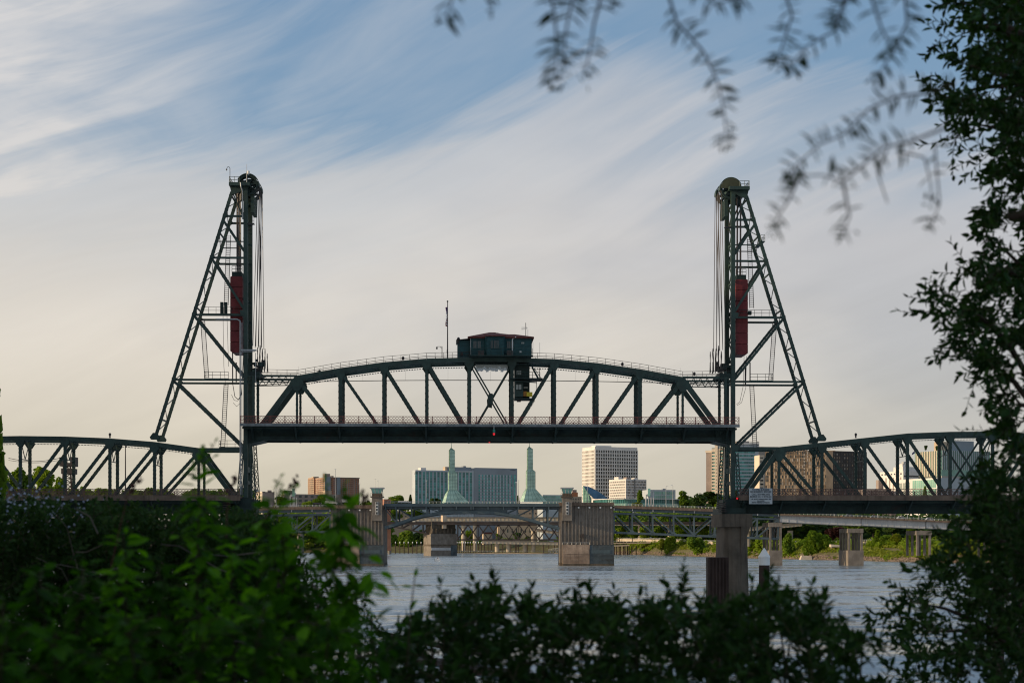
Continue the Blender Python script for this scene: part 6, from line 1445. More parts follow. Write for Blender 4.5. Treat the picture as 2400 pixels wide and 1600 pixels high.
for a in (
    ('round sunlit tree on the grassy bank right of the old piled wharf', 1576, 1297, 1253, 34, 1320, 'bush', 'bright', 1),
    ('broad sunlit tree on the bank just left of the river pier', 1634, 1297, 1249, 54, 1230, 'bush', 'mid', 2),
    ('yellow green shrub between the wharf and the round sunlit tree', 1551, 1297, 1262, 22, 1330, 'tall', 'yellow', 1),
    ('street tree nearest the midstream pier', 1452, 1272, 1234, 30, 1480, 'round', 'bright', 2),
    ('second street tree right of the midstream pier', 1482, 1271, 1233, 32, 1450, 'round', 'mid', 3),
    ('third street tree right of the midstream pier', 1510, 1271, 1236, 30, 1430, 'round', 'bright', 1),
    ('street tree above the grass slope, under the middle of the deck truss', 1538, 1272, 1233, 32, 1420, 'round', 'mid', 2),
    ('street tree behind the round sunlit tree', 1596, 1270, 1231, 34, 1370, 'round', 'mid', 1),
    ('street tree behind the broad sunlit tree', 1650, 1270, 1226, 36, 1310, 'round', 'bright', 3),
    ('street tree at the right end of the truss, left of the river pier', 1676, 1272, 1228, 30, 1290, 'round', 'mid', 2),
    ('bright bushy tree between the river pier and the two shaft bent', 1784, 1301, 1250, 36, 1085, 'bush', 'bright', 3),
    ('mid green tree right of the two shaft bent', 1849, 1297, 1248, 34, 1045, 'bush', 'mid', 1),
    ('large spreading willow like tree between the two river bents', 1910, 1305, 1234, 68, 1012, 'bush', 'mid', 2),
    ('purple leaved plum tree left of the four column bent', 1961, 1276, 1236, 44, 1060, 'round', 'purple', 1),
    ('yellow green shrub at the foot of the four column bent', 1974, 1309, 1282, 28, 985, 'bush', 'bright', 1),
    ('low shrub right of the four column bent', 2036, 1309, 1288, 28, 950, 'bush', 'mid', 3),
    ('dark conical tree right of the four column bent', 2057, 1296, 1240, 26, 960, 'fir', 'mid', 1),
    ('rounded green tree left of the yellow green one on the bank', 2078, 1288, 1254, 28, 950, 'round', 'mid', 1),
    ('yellow green rounded tree above the vine covered slope', 2101, 1285, 1248, 32, 940, 'round', 'yellow', 3),
    ('tall tree beside the bank bent near the dark bush', 2136, 1292, 1236, 36, 920, 'tall', 'mid', 2),
    ('bush beside the bank bent, seen through the dark leaves', 2210, 1308, 1268, 44, 880, 'bush', 'bright', 2),
    ('bright shrub at the right edge behind the capped pile', 2368, 1318, 1262, 60, 800, 'bush', 'yellow', 1),
    ('bright bush seen through the leaves near the right edge', 2316, 1312, 1258, 50, 830, 'bush', 'bright', 3),
    ('dark tree behind the girder above the purple plum', 1975, 1262, 1222, 40, 1120, 'round', 'dark', 2),
    ('dark tree behind the girder above the large spreading tree', 1898, 1262, 1222, 44, 1130, 'round', 'dark', 1),
    ('green tree behind the girder right of the two shaft bent', 1868, 1264, 1222, 34, 1130, 'round', 'mid', 3),
    ('green tree behind the girder left of the four column bent', 2000, 1264, 1226, 40, 1110, 'round', 'mid', 1),
    ('dark tree behind the girder right of the four column bent', 2046, 1262, 1224, 40, 1080, 'round', 'dark', 3),
    ('grey green tree behind the girder above the yellow green one', 2092, 1260, 1224, 44, 1060, 'round', 'dark', 2),
    ('tall dark fir left of the beige high rise', 1727, 1200, 1148, 20, 1500, 'fir', 'dark', 1),
    ('dark leafy tree left of the tall fir', 1680, 1196, 1152, 56, 1520, 'round', 'dark', 2),
    ('bushy lit tree in front of the beige high rise', 1712, 1206, 1158, 46, 1320, 'bush', 'mid', 1),
    ('lit shrub tree at the right end of the truss deck', 1690, 1206, 1166, 44, 1300, 'bush', 'bright', 2),
    ('loose tall tree right of the grey hall', 1600, 1200, 1150, 34, 1450, 'tall', 'mid', 1),
    ('loose tall tree between the grey hall and the dark fir', 1640, 1200, 1153, 40, 1440, 'round', 'dark', 3),
    ('narrow lit tree against the checkered block', 1500, 1182, 1150, 16, 1300, 'tall', 'mid', 2),
    ('dome shaped yellow green tree before the drum hall', 1494, 1190, 1175, 26, 1150, 'bush', 'yellow', 3),
    ('lit tree in front of the low greige office', 749, 1196, 1160, 30, 1300, 'round', 'mid', 2),
    ('low lit shrub left of the office tree', 725, 1196, 1174, 34, 1290, 'bush', 'bright', 1),
    ('dark low tree right of the cream shed', 664, 1194, 1177, 24, 1300, 'bush', 'dark', 2),
    ('green tree between the flats and the low greige office', 656, 1190, 1164, 26, 1700, 'round', 'mid', 1),
    ('broad round tree left of the hotel', 935, 1192, 1160, 50, 1900, 'bush', 'mid', 1),
    ('second round tree left of the hotel', 915, 1192, 1165, 36, 1880, 'bush', 'bright', 2),
    ('small dark fir beside the left hotel edge', 962, 1180, 1158, 10, 1880, 'fir', 'dark', 1),
    ('low tree at the foot of the hotel, left of the glass spire', 1013, 1188, 1167, 18, 1400, 'tall', 'dark', 1),
    ('second low tree at the foot of the hotel, beside the glass spire', 1027, 1188, 1167, 18, 1400, 'round', 'dark', 2),
    ('small conical tree right of the hotel', 1214, 1186, 1160, 10, 1800, 'fir', 'mid', 1),
    ('tree seen left in the arch behind the posts', 926, 1226, 1196, 30, 1660, 'round', 'mid', 2),
    ('tree seen in the arch beside the tan warehouse', 976, 1222, 1191, 44, 1660, 'round', 'mid', 3),
    ('bright tree behind the piles, left of the sunlit pier', 958, 1296, 1240, 46, 1660, 'bush', 'mid', 1),
    ('shaded tree behind the piles, next to the round column', 922, 1296, 1246, 46, 1670, 'bush', 'mid', 2),
    ('tree behind the piles just left of the sunlit pier', 984, 1296, 1236, 44, 1680, 'bush', 'dark', 3),
    ('bright tree behind the lattice truss near the pier', 1100, 1292, 1242, 44, 1640, 'bush', 'bright', 1),
    ('small tree behind the middle of the lattice truss', 1170, 1268, 1250, 14, 1560, 'round', 'mid', 2),
    ('tree behind the lattice truss before the tan block', 1212, 1270, 1248, 20, 1560, 'round', 'dark', 1),
    ('shrub tree right of the tan block behind the lattice truss', 1236, 1270, 1253, 16, 1560, 'bush', 'mid', 3),
    ('round tree under the left bascule deck truss', 690, 1230, 1200, 50, 1500, 'bush', 'mid', 2),
    ('round tree seen between posts of the left deck truss', 740, 1230, 1202, 44, 1500, 'bush', 'bright', 3),
    ('lit shrub on the bank under the left deck truss', 706, 1292, 1268, 60, 1640, 'bush', 'yellow', 2),
    ('left roof tree on the striped tower', 2170, 1058, 1044, 8, 1066, 'round', 'dark', 1),
    ('right roof tree on the striped tower', 2197, 1056, 1041, 9, 1066, 'bush', 'dark', 2),
    ('tree at the foot of the glass pavilion', 2168, 1172, 1138, 12, 900, 'fir', 'mid', 1),
): tree(*a, group=G)
GL = 'trees beyond the left truss span'
for a in (('large sunlit tree beyond the left truss, second from the left edge', 95, 1175, 1093, 74, 420, 'bush', 'bright', 1), ('dark tree beyond the left truss at the frame edge', 40, 1175, 1085, 70, 430, 'bush', 'mid', 2),
          ('sunlit tree right of the lattice tower beyond the left truss', 140, 1175, 1112, 40, 460, 'bush', 'mid', 3), ('low lit trees beyond the left truss, near its middle', 185, 1172, 1141, 40, 500, 'bush', 'bright', 2),
          ('low lit tree beyond the left truss right of the lamp mast', 232, 1172, 1143, 44, 520, 'bush', 'bright', 1), ('low tree beyond the hip of the left truss', 350, 1172, 1142, 44, 560, 'bush', 'mid', 1)): tree(*a, group=GL)
tree('tall sunlit tree cut by the left edge of the picture', -38, 1330, 850, 112, 95, 'tall', 'mid', 1)
lm_ = thing('lamp_mast', 'thin dark lamp mast rising behind the left truss span', 'lamp', at(294, 1160, 262)); part(MB().tube(at(294, 1170, 262), at(294, 1045, 262), 0.12, 6, 0.07), 'pole', M['rope'], lm_); part(MB().beam(at(294, 1044, 262), at(297, 1047, 262), 0.3, 0.2), 'lamp_head', M['rope'], lm_)
# tree belts that read as one mass, bank scrub, riprap
def belt(name, label, u0, u1, vb, vt, Y0, Y1, n, leaf, lm, seed, cat='trees'):
    r_ = random.Random(seed); m = MB()
    lob = []
    for i in range(int((u1 - u0) / 4)):
        u = r_.uniform(u0, u1); Y = r_.uniform(Y0, Y1); h = vz(vt, Y) - vz(vb, Y); lob.append((Vector((xz(u, Y), Y, vz(vb, Y) + h * r_.uniform(0.25, 0.75))), h * r_.uniform(0.2, 0.4)))
    for i in range(n):
        c, rad = r_.choice(lob); d = Vector((r_.gauss(0, 1), r_.gauss(0, 1), r_.gauss(0, 1))).normalized() * rad * (0.5 + 0.5 * r_.random()); p = c + d
        a = Vector((r_.gauss(0, 1), r_.gauss(0, 1), r_.gauss(0, 0.7))).normalized(); b_ = a.orthogonal().normalized(); s = leaf * 1.5 * r_.uniform(0.6, 1.5)
        m.add([p - a * s, p + b_ * s * 0.7, p + a * s, p - b_ * s * 0.7], [(0, 1, 2, 3)])
    solo(m, name, L[lm], label, cat, at((u0 + u1) / 2, vb, (Y0 + Y1) / 2), kind='stuff')
belt('tree_belt', 'dark belt of trees behind the plate girder along the far bank', 1740, 2500, 1290, 1190, 1130, 1220, 26000, 1.1, 'dark', 1)
belt('tree_belt', 'green belt of street trees behind the deck truss', 1425, 1740, 1285, 1184, 1490, 1580, 15000, 1.3, 'mid', 2)
belt('tree_belt', 'tree belt on the skyline right of the drum hall', 1585, 1740, 1206, 1166, 1540, 1640, 3000, 1.3, 'dark', 3)
belt('tree_belt', 'tree belt behind the row of mooring piles', 880, 1330, 1296, 1262, 1670, 1740, 8000, 1.2, 'mid', 4)
belt('tree_belt', 'tree belt seen beneath the left deck truss', 580, 900, 1292, 1196, 1670, 1720, 9000, 1.5, 'mid', 5)
belt('tree_belt', 'low belt of trees along the far skyline left of the hotel', 580, 975, 1200, 1172, 2000, 2200, 3000, 1.6, 'mid', 6)
belt('tree_belt', 'low trees beyond the left truss span', -200, 600, 1176, 1146, 600, 700, 5000, 0.7, 'mid', 7)
r_ = random.Random(13); m = MB(); lob = []
for i in range(480):   # unbroken shrub growth on the slope
    u = r_.uniform(1476, 2480); sh_ = lerp_table(SHORE, u); d = r_.uniform(6.5, 60); g = noise.noise((u * 0.010, d * 0.03, 7.0))
    if g < -0.05 and d < 35: continue
    rad = r_.uniform(1.0, 3.0) * (1.2 if d > 30 else 0.9); lob.append((Vector((xz(u, sh_ + d), sh_ + d, far_z(u, sh_ + d) + rad * 0.55)), rad))
for i in range(42000):
    c, rad = r_.choice(lob); d = Vector((r_.gauss(0, 1), r_.gauss(0, 1), r_.gauss(0.2, 0.8))).normalized() * rad * (0.65 + 0.4 * r_.random()); p = c + d
    a = Vector((r_.gauss(0, 1), r_.gauss(0, 1), r_.gauss(0, 0.7))).normalized(); b_ = a.orthogonal().normalized(); q = r_.uniform(0.3, 0.75)
    m.add([p - a * q, p + b_ * q * 0.7, p + a * q, p - b_ * q * 0.7], [(0, 1, 2, 3)])
solo(m, 'bank_shrubs', L['bright'], 'unbroken bright green shrub growth on the far bank slope', 'shrubs', (250, 960, 3), kind='stuff')
r_ = random.Random(11); m = MB()
for i in range(26000):   # vines and grass tufts hugging the bank
    u = r_.uniform(1470, 2480); s = lerp_table(SHORE, u); d = r_.uniform(5, 46)
    if noise.noise((u * 0.012, d * 0.05, 2.0)) < -0.12: continue
    p = Vector((xz(u, s + d), s + d, far_z(u, s + d) + r_.uniform(0, 1.2))); a = Vector((r_.gauss(0, 1), r_.gauss(0, 1), r_.gauss(0.3, 0.7))).normalized(); b_ = a.orthogonal().normalized(); q = r_.uniform(0.5, 1.2)
    m.add([p - a * q, p + b_ * q * 0.5, p + a * q, p - b_ * q * 0.5], [(0, 1, 2, 3)])
solo(m, 'bank_vines', L['yellow'], 'yellow green vines and grass on the far bank slope', 'ground cover', (250, 950, 0), kind='stuff')
m = MB()
ROCKF = [(0, 1, 2), (0, 2, 3), (0, 3, 4), (0, 4, 1), (5, 2, 1), (5, 3, 2), (5, 4, 3), (5, 1, 4)]
for i in range(5000):
    u = r_.uniform(1440, 2500); s = lerp_table(SHORE, u); d = r_.uniform(1.5, 12); q = r_.uniform(0.25, 0.95)
    c = Vector((xz(u, s + d), s + d, far_z(u, s + d) + 0.1)); jit = lambda: r_.uniform(0.6, 1.2) * q
    m.add([c + Vector((0, 0, jit())), c + Vector((jit(), 0, 0)), c + Vector((0, jit(), 0)), c - Vector((jit(), 0, 0)), c - Vector((0, jit(), 0)), c - Vector((0, 0, jit()))], ROCKF)
solo(m, 'riprap', M['rock'], 'brown riprap rocks along the far waterline', 'rocks', (250, 900, 0), kind='stuff')
# concrete ruin and ledge on the bank
rn = solo(MB().prism([at(1944, 1309, 995), at(1982, 1309, 995), at(1980, 1280, 1000), at(1950, 1277, 1000)], (0, 8, 0)), 'concrete_ruin', M['concrete'], 'broken pale concrete block on the bank left of the four column bent', 'ruin', at(1960, 1309, 995))
part(MB().prism([at(1948, 1281, 993), at(1979, 1282, 993), at(1979, 1277, 994), at(1948, 1275, 994)], (0, 6, 0)), 'cap_slab', M['concrete_light'], rn)
solo(MB().prism([at(1876, 1311, 1000), at(1904, 1312, 1000), at(1902, 1302, 1002), at(1880, 1301, 1002)], (0, 5, 0)), 'concrete_ledge', M['concrete_light'], 'pale concrete ledge at the waterline below the large spreading tree', 'ledge', at(1890, 1311, 1000))
ww = thing('path_wall', 'low pale wall and rail along the far bank path', 'wall', at(1700, 1272, 1290))
pts = [(1440, 1262, 1500), (1560, 1264, 1370), (1690, 1270, 1230), (1800, 1272, 1130), (1930, 1271, 1055), (2040, 1268, 990), (2200, 1268, 920)]
m = MB()
for a, b_ in zip(pts[:-1], pts[1:]): m.hexa([at(a[0], a[1] + 6, a[2]), at(b_[0], b_[1] + 6, b_[2]), at(b_[0], b_[1] + 6, b_[2]) + Vector((0, 1, 0)), at(a[0], a[1] + 6, a[2]) + Vector((0, 1, 0)), at(a[0], a[1], a[2]), at(b_[0], b_[1], b_[2]), at(b_[0], b_[1], b_[2]) + Vector((0, 1, 0)), at(a[0], a[1], a[2]) + Vector((0, 1, 0))])
part(m, 'wall_panel', M['concrete_light'], ww)
rl = MB()
for a, b_ in zip(pts[:-1], pts[1:]): piperail(rl, [at(*a), at(*b_)], 1.1, 2.5, 0.07)
part(rl, 'handrail', M['conduit'], ww)
# timber wharf, mooring piles, floating dock, gangway, round column, boat
wh = thing('timber_wharf', 'old timber piled wharf right of the midstream pier', 'wharf', at(1465, 1300, 1400))
for u0, u1, v, nm in ((1438, 1475, 1277, 0), (1438, 1525, 1271, 1)): part(MB().hexa([at(u0, v + 3, 1380 + nm * 20), at(u1, v + 1.5, 1380 + nm * 20), at(u1, v + 1.5, 1392 + nm * 20), at(u0, v + 3, 1392 + nm * 20), at(u0, v, 1380 + nm * 20), at(u1, v - 1, 1380 + nm * 20), at(u1, v - 1, 1392 + nm * 20), at(u0, v, 1392 + nm * 20)]), 'deck', M['tan'], wh)
pm_ = MB().tube((0, 0, -1), (0, 0, vz(1278, 1385)), 0.45, 7).mesh('pile', mat=M['rusty'])
for u in (1441, 1445, 1452, 1455, 1463, 1466, 1471, 1475, 1482, 1491): inst(pm_, 'timber_pile', wh, (xz(u, 1385), 1385 + rnd.uniform(0, 8), 0))
rl = MB(); piperail(rl, [at(1438, 1270, 1400), at(1525, 1270, 1400)], 1.1, 3, 0.08); part(rl, 'railing', M['conduit'], wh)
GP = 'white capped mooring piles'
ORD = 'first second third fourth fifth sixth seventh eighth ninth tenth eleventh twelfth thirteenth fourteenth fifteenth sixteenth seventeenth eighteenth nineteenth twentieth'.split() + ['twenty ' + q for q in 'first second third fourth fifth sixth seventh eighth ninth'.split()]
YPL = 1540
proto = None
for i, u in enumerate([927, 937, 947, 957, 967, 977, 987] + [1071.5, 1076.3, 1081, 1086, 1091.5, 1097, 1102.5, 1109, 1115, 1121.5, 1128.5, 1135.5, 1143.5, 1151.5, 1160, 1169, 1178, 1187.5, 1197, 1208, 1211, 1215, 1230, 1233, 1236.5, 1274, 1286, 1299, 1305.5]):
    lab = ('white capped rust brown mooring pile, %s to the left of the sunlit pier' % ORD[6 - i] if u < 1000 else 'white capped rust brown mooring pile, %s to the right of the sunlit pier' % ORD[i - 7])
    if i == 0:
        proto = thing('mooring_pile', lab, 'mooring pile', (xz(u, YPL), YPL, 0), GP)
        part(MB().tube((xz(u, YPL), YPL, -1), (xz(u, YPL), YPL, vz(1272, YPL)), 0.42, 7), 'pile', M['rusty'], proto); part(MB().lathe((xz(u, YPL), YPL, vz(1272, YPL)), [(0.48, 0), (0.48, 0.5), (0.05, 1.5)], 8), 'cap', M['white'], proto)
    else: copy_tree(proto, (xz(u, YPL), YPL, 0), 0, None, lab, GP + (' left of the pier' if u < 1000 else ' right of the pier'))
proto['group'] = GP + ' left of the pier'
fd = thing('floating_dock', 'long low floating dock below the mooring piles', 'dock', at(1190, 1295, 1530))
for i in range(8): part(MB().box(xz(1069 + i * 30, 1530), xz(1098.6 + i * 30, 1530), 1528, 1534, -0.2, 0.9 - 0.1 * (i % 2)), 'dock_section', M['tan'], fd)
rl = MB(); piperail(rl, [at(1070, 1292.5, 1529), at(1306, 1292.5, 1529)], 1.0, 4, 0.09); part(rl, 'railing', M['conduit'], fd)
gw = thing('gangway', 'white truss gangway down to the floating dock', 'gangway', at(1298, 1294, 1520))
m = MB()
for t in (0, 2.4):
    a, b_, c, d_ = at(1286, 1296, 1520 + t), at(1312, 1294, 1520 + t), at(1286, 1286, 1520 + t), at(1312, 1283, 1520 + t); m.beam(a, b_, 0.3, 0.3); m.beam(c, d_, 0.3, 0.3)
    for i in range(7): f, g = i / 7, (i + 1) / 7; m.beam(a + (b_ - a) * f, c + (d_ - c) * g, 0.22, 0.22) if i % 2 else m.beam(c + (d_ - c) * f, a + (b_ - a) * g, 0.22, 0.22); m.beam(a + (b_ - a) * f, c + (d_ - c) * f, 0.2, 0.2)
part(m, 'side_truss', M['white'], gw); part(MB().hexa([at(1286, 1296, 1520), at(1312, 1294, 1520), at(1312, 1294, 1522.4), at(1286, 1296, 1522.4), at(1286, 1295.5, 1520), at(1312, 1293.5, 1520), at(1312, 1293.5, 1522.4), at(1286, 1295.5, 1522.4)]), 'walkway', M['conduit'], gw)
rc = thing('round_column', 'thick round concrete column with yellow marker, left of the mooring piles', 'column', at(913, 1297, 1480))
part(MB().tube(at(913, 1300, 1480), at(913.5, 1236, 1480), 1.35, 14, 1.1), 'shaft', M['concrete'], rc); part(MB().tube(at(913, 1300, 1480), at(913, 1271, 1480), 1.62, 14), 'sleeve', M['concrete'], rc); part(MB().box(xz(911.5, 1480), xz(915.3, 1480), 1478.1, 1478.5, vz(1268.5, 1480), vz(1264.5, 1480)), 'marker', M['yellow'], rc)
YBt = 915; bt = thing('motor_boat', 'small white open motor boat with a standing person, midstream', 'boat', at(1026, 1315, YBt))
bx = xz(1026, YBt)
prof = [(-1.5, 0.0), (1.0, 0.0), (1.75, 0.85), (-1.6, 0.75)]
hl = MB(); hl.hexa([(bx - 1.4, YBt, -0.1), (bx + 1.1, YBt, -0.1), (bx + 1.1, YBt + 1.2, -0.1), (bx - 1.4, YBt + 1.2, -0.1), (bx - 1.6, YBt - 0.4, 0.8), (bx + 1.9, YBt + 0.3, 1.0), (bx + 1.9, YBt + 0.9, 1.0), (bx - 1.6, YBt + 1.6, 0.8)])
part(hl, 'hull', M['white'], bt); part(MB().box(bx - 1.75, bx - 1.5, YBt + 0.3, YBt + 0.9, 0.2, 1.3), 'outboard_motor', M['tyre'], bt)
m = MB(); m.path([(bx - 1.2, YBt, 0.8), (bx - 1.0, YBt, 2.1), (bx + 0.5, YBt, 2.2), (bx + 0.9, YBt, 0.9)], 0.06, 5); m.path([(bx - 1.2, YBt + 1.2, 0.8), (bx - 1.0, YBt + 1.2, 2.1), (bx + 0.5, YBt + 1.2, 2.2), (bx + 0.9, YBt + 1.2, 0.9)], 0.06, 5); part(m, 'canopy_frame', M['white'], bt)
part(MB().box(bx - 0.3, bx + 0.3, YBt + 0.3, YBt + 0.9, 0.7, 1.35), 'console', M['white'], bt)
# the person at the helm: one skinned figure
def figure(name, label, base, mat):
    J = [(0, 0, 0.92), (0, 0, 1.15), (0, 0, 1.40), (0, 0, 1.52), (0, 0, 1.66), (0.1, 0, 0.9), (0.11, 0.02, 0.5), (0.11, 0, 0.06), (-0.1, 0, 0.9), (-0.11, 0.02, 0.5), (-0.11, 0, 0.06), (0.2, 0, 1.38), (0.25, -0.05, 1.12), (0.18, -0.25, 1.05), (-0.2, 0, 1.38), (-0.25, -0.05, 1.12), (-0.18, -0.25, 1.05)]
    Ed = [(0, 1), (1, 2), (2, 3), (3, 4), (0, 5), (5, 6), (6, 7), (0, 8), (8, 9), (9, 10), (2, 11), (11, 12), (12, 13), (2, 14), (14, 15), (15, 16)]
    Rr = [0.14, 0.15, 0.16, 0.065, 0.11, 0.10, 0.07, 0.05, 0.10, 0.07, 0.05, 0.07, 0.05, 0.04, 0.07, 0.05, 0.04]
    me = bpy.data.meshes.new(name); me.from_pydata(J, Ed, []); me.materials.append(mat)
    o = bpy.data.objects.new(name, me); COL.objects.link(o); o.location = base; o.modifiers.new('skin', 'SKIN')
    for i, sv in enumerate(me.skin_vertices[0].data if me.skin_vertices else []): sv.radius = (Rr[i], Rr[i]); sv.use_root = i == 0
    o.modifiers.new('sub', 'SUBSURF').render_levels = 1
    return props(o, label, 'person')
figure('person', 'person in dark clothes standing at the helm of the small boat', (bx + 0.0, YBt + 0.6, 0.75), M['cloth'])
# steel pile and white capped piles close to the near bank, dock gangway seen through the shrubs
YP = 104.0
rp = solo(MB().box(xz(1660, YP), xz(1708, YP), YP, YP + 1.2, -1, vz(1305, YP)), 'sheet_pile_dolphin', M['rusty'], 'broad rust brown steel dolphin in front of the concrete river pier', 'mooring dolphin', (xz(1684, YP), YP, 0))
for i in range(6): part(MB().box(xz(1661 + i * 8, YP), xz(1664.5 + i * 8, YP), YP - 0.09, YP - 0.004, -1, vz(1305.5, YP)), 'sheet_rib', M['rusty'], rp)
def cap_pile(u, v, Y, lab, r=0.36):
    o = thing('capped_pile', lab, 'mooring pile', (xz(u, Y), Y, 0), 'white cone capped piles by the near bank'); x = xz(u, Y); z = vz(v, Y)
    part(MB().tube((x, Y, -1), (x, Y, z - 1.05), r * 0.93, 14), 'pile', M['rusty'], o); part(MB().lathe((x, Y, z - 1.1), [(r, 0), (r, 0.45), (r * 1.06, 0.47), (r * 1.06, 0.55), (0.02, 1.1)], 16), 'cone_cap', M['white'], o)
cap_pile(1791, 1283, YP, 'white cone capped pile right of the rust brown dolphin'); cap_pile(2399, 1279, YP, 'white cone capped pile at the right edge of the picture'); cap_pile(2340, 1300, YP - 8, 'white cone capped pile half hidden in the dark leaves at right')
dg = thing('dock_gangway', 'steel truss gangway over the water, glimpsed through the near shrubs', 'gangway', at(980, 1560, 118))
def Q(u, v, t=0): p = at(u, v, 118); p.y += t; return p
for t in (0, 2.2):
    part(MB().beam(Q(880, 1522, t), Q(1180, 1592, t), 0.3, 0.36), 'bottom_chord', M['bluegrey'], dg); part(MB().beam(Q(880, 1484, t), Q(1180, 1544, t), 0.2, 0.22), 'top_chord', M['rusty'], dg)
    for i in range(4): part(MB().beam(Q(900 + i * 66, 1490 + i * 13.2, t), Q(935 + i * 66, 1536 + i * 14.5, t), 0.12, 0.16), 'diagonal', M['bluegrey'], dg)
part(MB().hexa([Q(880, 1526, 0), Q(1180, 1596, 0), Q(1180, 1596, 2.2), Q(880, 1526, 2.2), Q(880, 1524, 0), Q(1180, 1594, 0), Q(1180, 1594, 2.2), Q(880, 1524, 2.2)]), 'walkway', M['rusty'], dg)
fl_ = thing('near_dock', 'weathered floating dock below the gangway, glimpsed through the shrubs', 'dock', at(1050, 1590, 112))
for i in range(6): part(MB().obox(at(890 + i * 70, 1545 + i * 12, 116 - i * 3.5), (1.95, -1.0, 0), (0.6, 2.2, 0), (0, 0, 0.35)), 'dock_section', M['rusty'], fl_)
# ------------------------------------------------------------------ near foliage, framing the view
import numpy as np
LEAF_V = np.array([(0, 0, 0), (0, .36, -.035), (0, .70, -.03), (0, 1, -.06), (.5, .30, .05), (.42, .64, .04), (-.5, .30, .05), (-.42, .64, .04)], float)
LEAF_F = [(0, 4, 1), (1, 4, 5, 2), (2, 5, 3), (0, 1, 6), (1, 2, 7, 6), (2, 3, 7)]
class Leaves:
    """leaves collected as frames (base, axis, normal, length, width)"""
    def __init__(s): s.a = []
    def add(s, p, d, n, l_, w_): s.a.append((p, d, n, l_, w_))
    def emit(s, parent, mat, ratio=0.36, limit=300, name='leaf', keep=None):
        if not s.a: return
        o = ORG[parent.name]; order = sorted(range(len(s.a)), key=lambda i: -s.a[i][3] / max(0.5, s.a[i][0].y))
        me = bpy.data.meshes.new(name); me.from_pydata([tuple(v * np.array((ratio, 1, 1))) for v in LEAF_V], [], LEAF_F); me.materials.append(mat)
        def frame(q):
            p, d, n, l_, w_ = q; x = d.cross(n); x = x.normalized() if x.length > 1e-4 else d.orthogonal().normalized(); z = x.cross(d)
            return p, x, d, z, l_, w_
        for i in order[:limit]:
            p, x, y, z, l_, w_ = frame(s.a[i]); ob = bpy.data.objects.new(name, me); COL.objects.link(ob); ob.parent = parent; p = p - o
            ob.matrix_local = Matrix(((x.x * l_ * w_, y.x * l_, z.x * l_, p.x), (x.y * l_ * w_, y.y * l_, z.y * l_, p.y), (x.z * l_ * w_, y.z * l_, z.z * l_, p.z), (0, 0, 0, 1)))
        rest = order[limit:]
        if rest:
            fr = [frame(s.a[i]) for i in rest]; N = len(fr)
            P = np.array([tuple(f[0] - o) for f in fr]); X = np.array([tuple(f[1]) for f in fr]); Y_ = np.array([tuple(f[2]) for f in fr]); Z = np.array([tuple(f[3]) for f in fr])
            S = np.array([f[4] for f in fr])[:, None, None]; Wd = np.array([f[5] for f in fr])[:, None, None]
            V = P[:, None, :] + S * (LEAF_V[None, :, 0:1] * ratio * Wd * X[:, None, :] + LEAF_V[None, :, 1:2] * Y_[:, None, :] + LEAF_V[None, :, 2:3] * Z[:, None, :])
            F = [tuple(8 * k + i for i in f) for k in range(N) for f in LEAF_F]
            m2 = bpy.data.meshes.new('foliage'); m2.from_pydata([tuple(v) for v in V.reshape(-1, 3)], [], F); m2.materials.append(mat)
            ob = bpy.data.objects.new('foliage', m2); COL.objects.link(ob); ob.parent = parent; ob['kind'] = 'stuff'
def rv(r_, s=1.0): return Vector((r_.gauss(0, s), r_.gauss(0, s), r_.gauss(0, s)))
def twig(lv, stems, r_, p, d, length, n, ll, spread=0.9, droop=0.0, thick=0.004, wvar=0.25, whorl=True):
    """a shoot: a bending stem with alternate leaves and a tuft at the tip"""
    d = d.normalized(); pts = [p.copy()]; q = p.copy(); k = 4; ph = r_.uniform(0, 6.28)
    for i in range(k):
        d = (d + rv(r_, 0.10) + Vector((0, 0, -droop))).normalized(); q = q + d * (length / k); pts.append(q.copy())
    if stems is not None: stems.path(pts, thick, 4, thick * 0.5)
    for i in range(n):
        f = 0.12 + 0.88 * (i + 0.5) / n; a = f * k; j = min(k - 1, int(a)); b = pts[j] + (pts[j + 1] - pts[j]) * (a - j); ax = (pts[j + 1] - pts[j]).normalized()
        e1 = ax.orthogonal().normalized(); e2 = ax.cross(e1); ph += 2.4; out = e1 * math.cos(ph) + e2 * math.sin(ph)
        ld = (out * spread + ax * (0.55 if f < 0.85 else 1.3) + rv(r_, 0.18) + Vector((0, 0, -droop * 1.5))).normalized()
        nn = (ax + out * -0.4 + rv(r_, 0.35)).normalized()
        lv.add(b, ld, nn, ll * r_.uniform(0.65, 1.15) * (1.0 if f < 0.8 else 0.8), r_.uniform(1 - wvar, 1 + wvar))
def ground(x, y): return near_z(x, y)
def prof(tab, u): return lerp_table(tab, u)

# --- the dark leathery hedge across the bottom, cut into its separate bushes
HEDGE = [(880, 1560), (915, 1500), (940, 1440), (1000, 1410), (1040, 1395), (1110, 1378), (1170, 1375), (1240, 1388), (1300, 1402), (1380, 1392), (1450, 1396), (1540, 1402), (1590, 1380), (1640, 1398), (1700, 1402), (1760, 1380), (1800, 1352), (1850, 1372), (1900, 1382), (1945, 1415), (1975, 1465), (2010, 1468), (2050, 1450)]
TIPS = [(1028, 1341), (1108, 1328), (1152, 1319), (1175, 1342), (1206, 1356), (1236, 1347), (1290, 1364), (1366, 1338), (1374, 1352), (1447, 1352), (1490, 1368), (1535, 1360), (1588, 1330), (1598, 1305), (1612, 1335), (1650, 1364), (1773, 1342), (1806, 1318), (1812, 1345), (1848, 1341), (1899, 1350), (1912, 1362), (1937, 1374), (1070, 1370), (1330, 1385), (1410, 1378)]
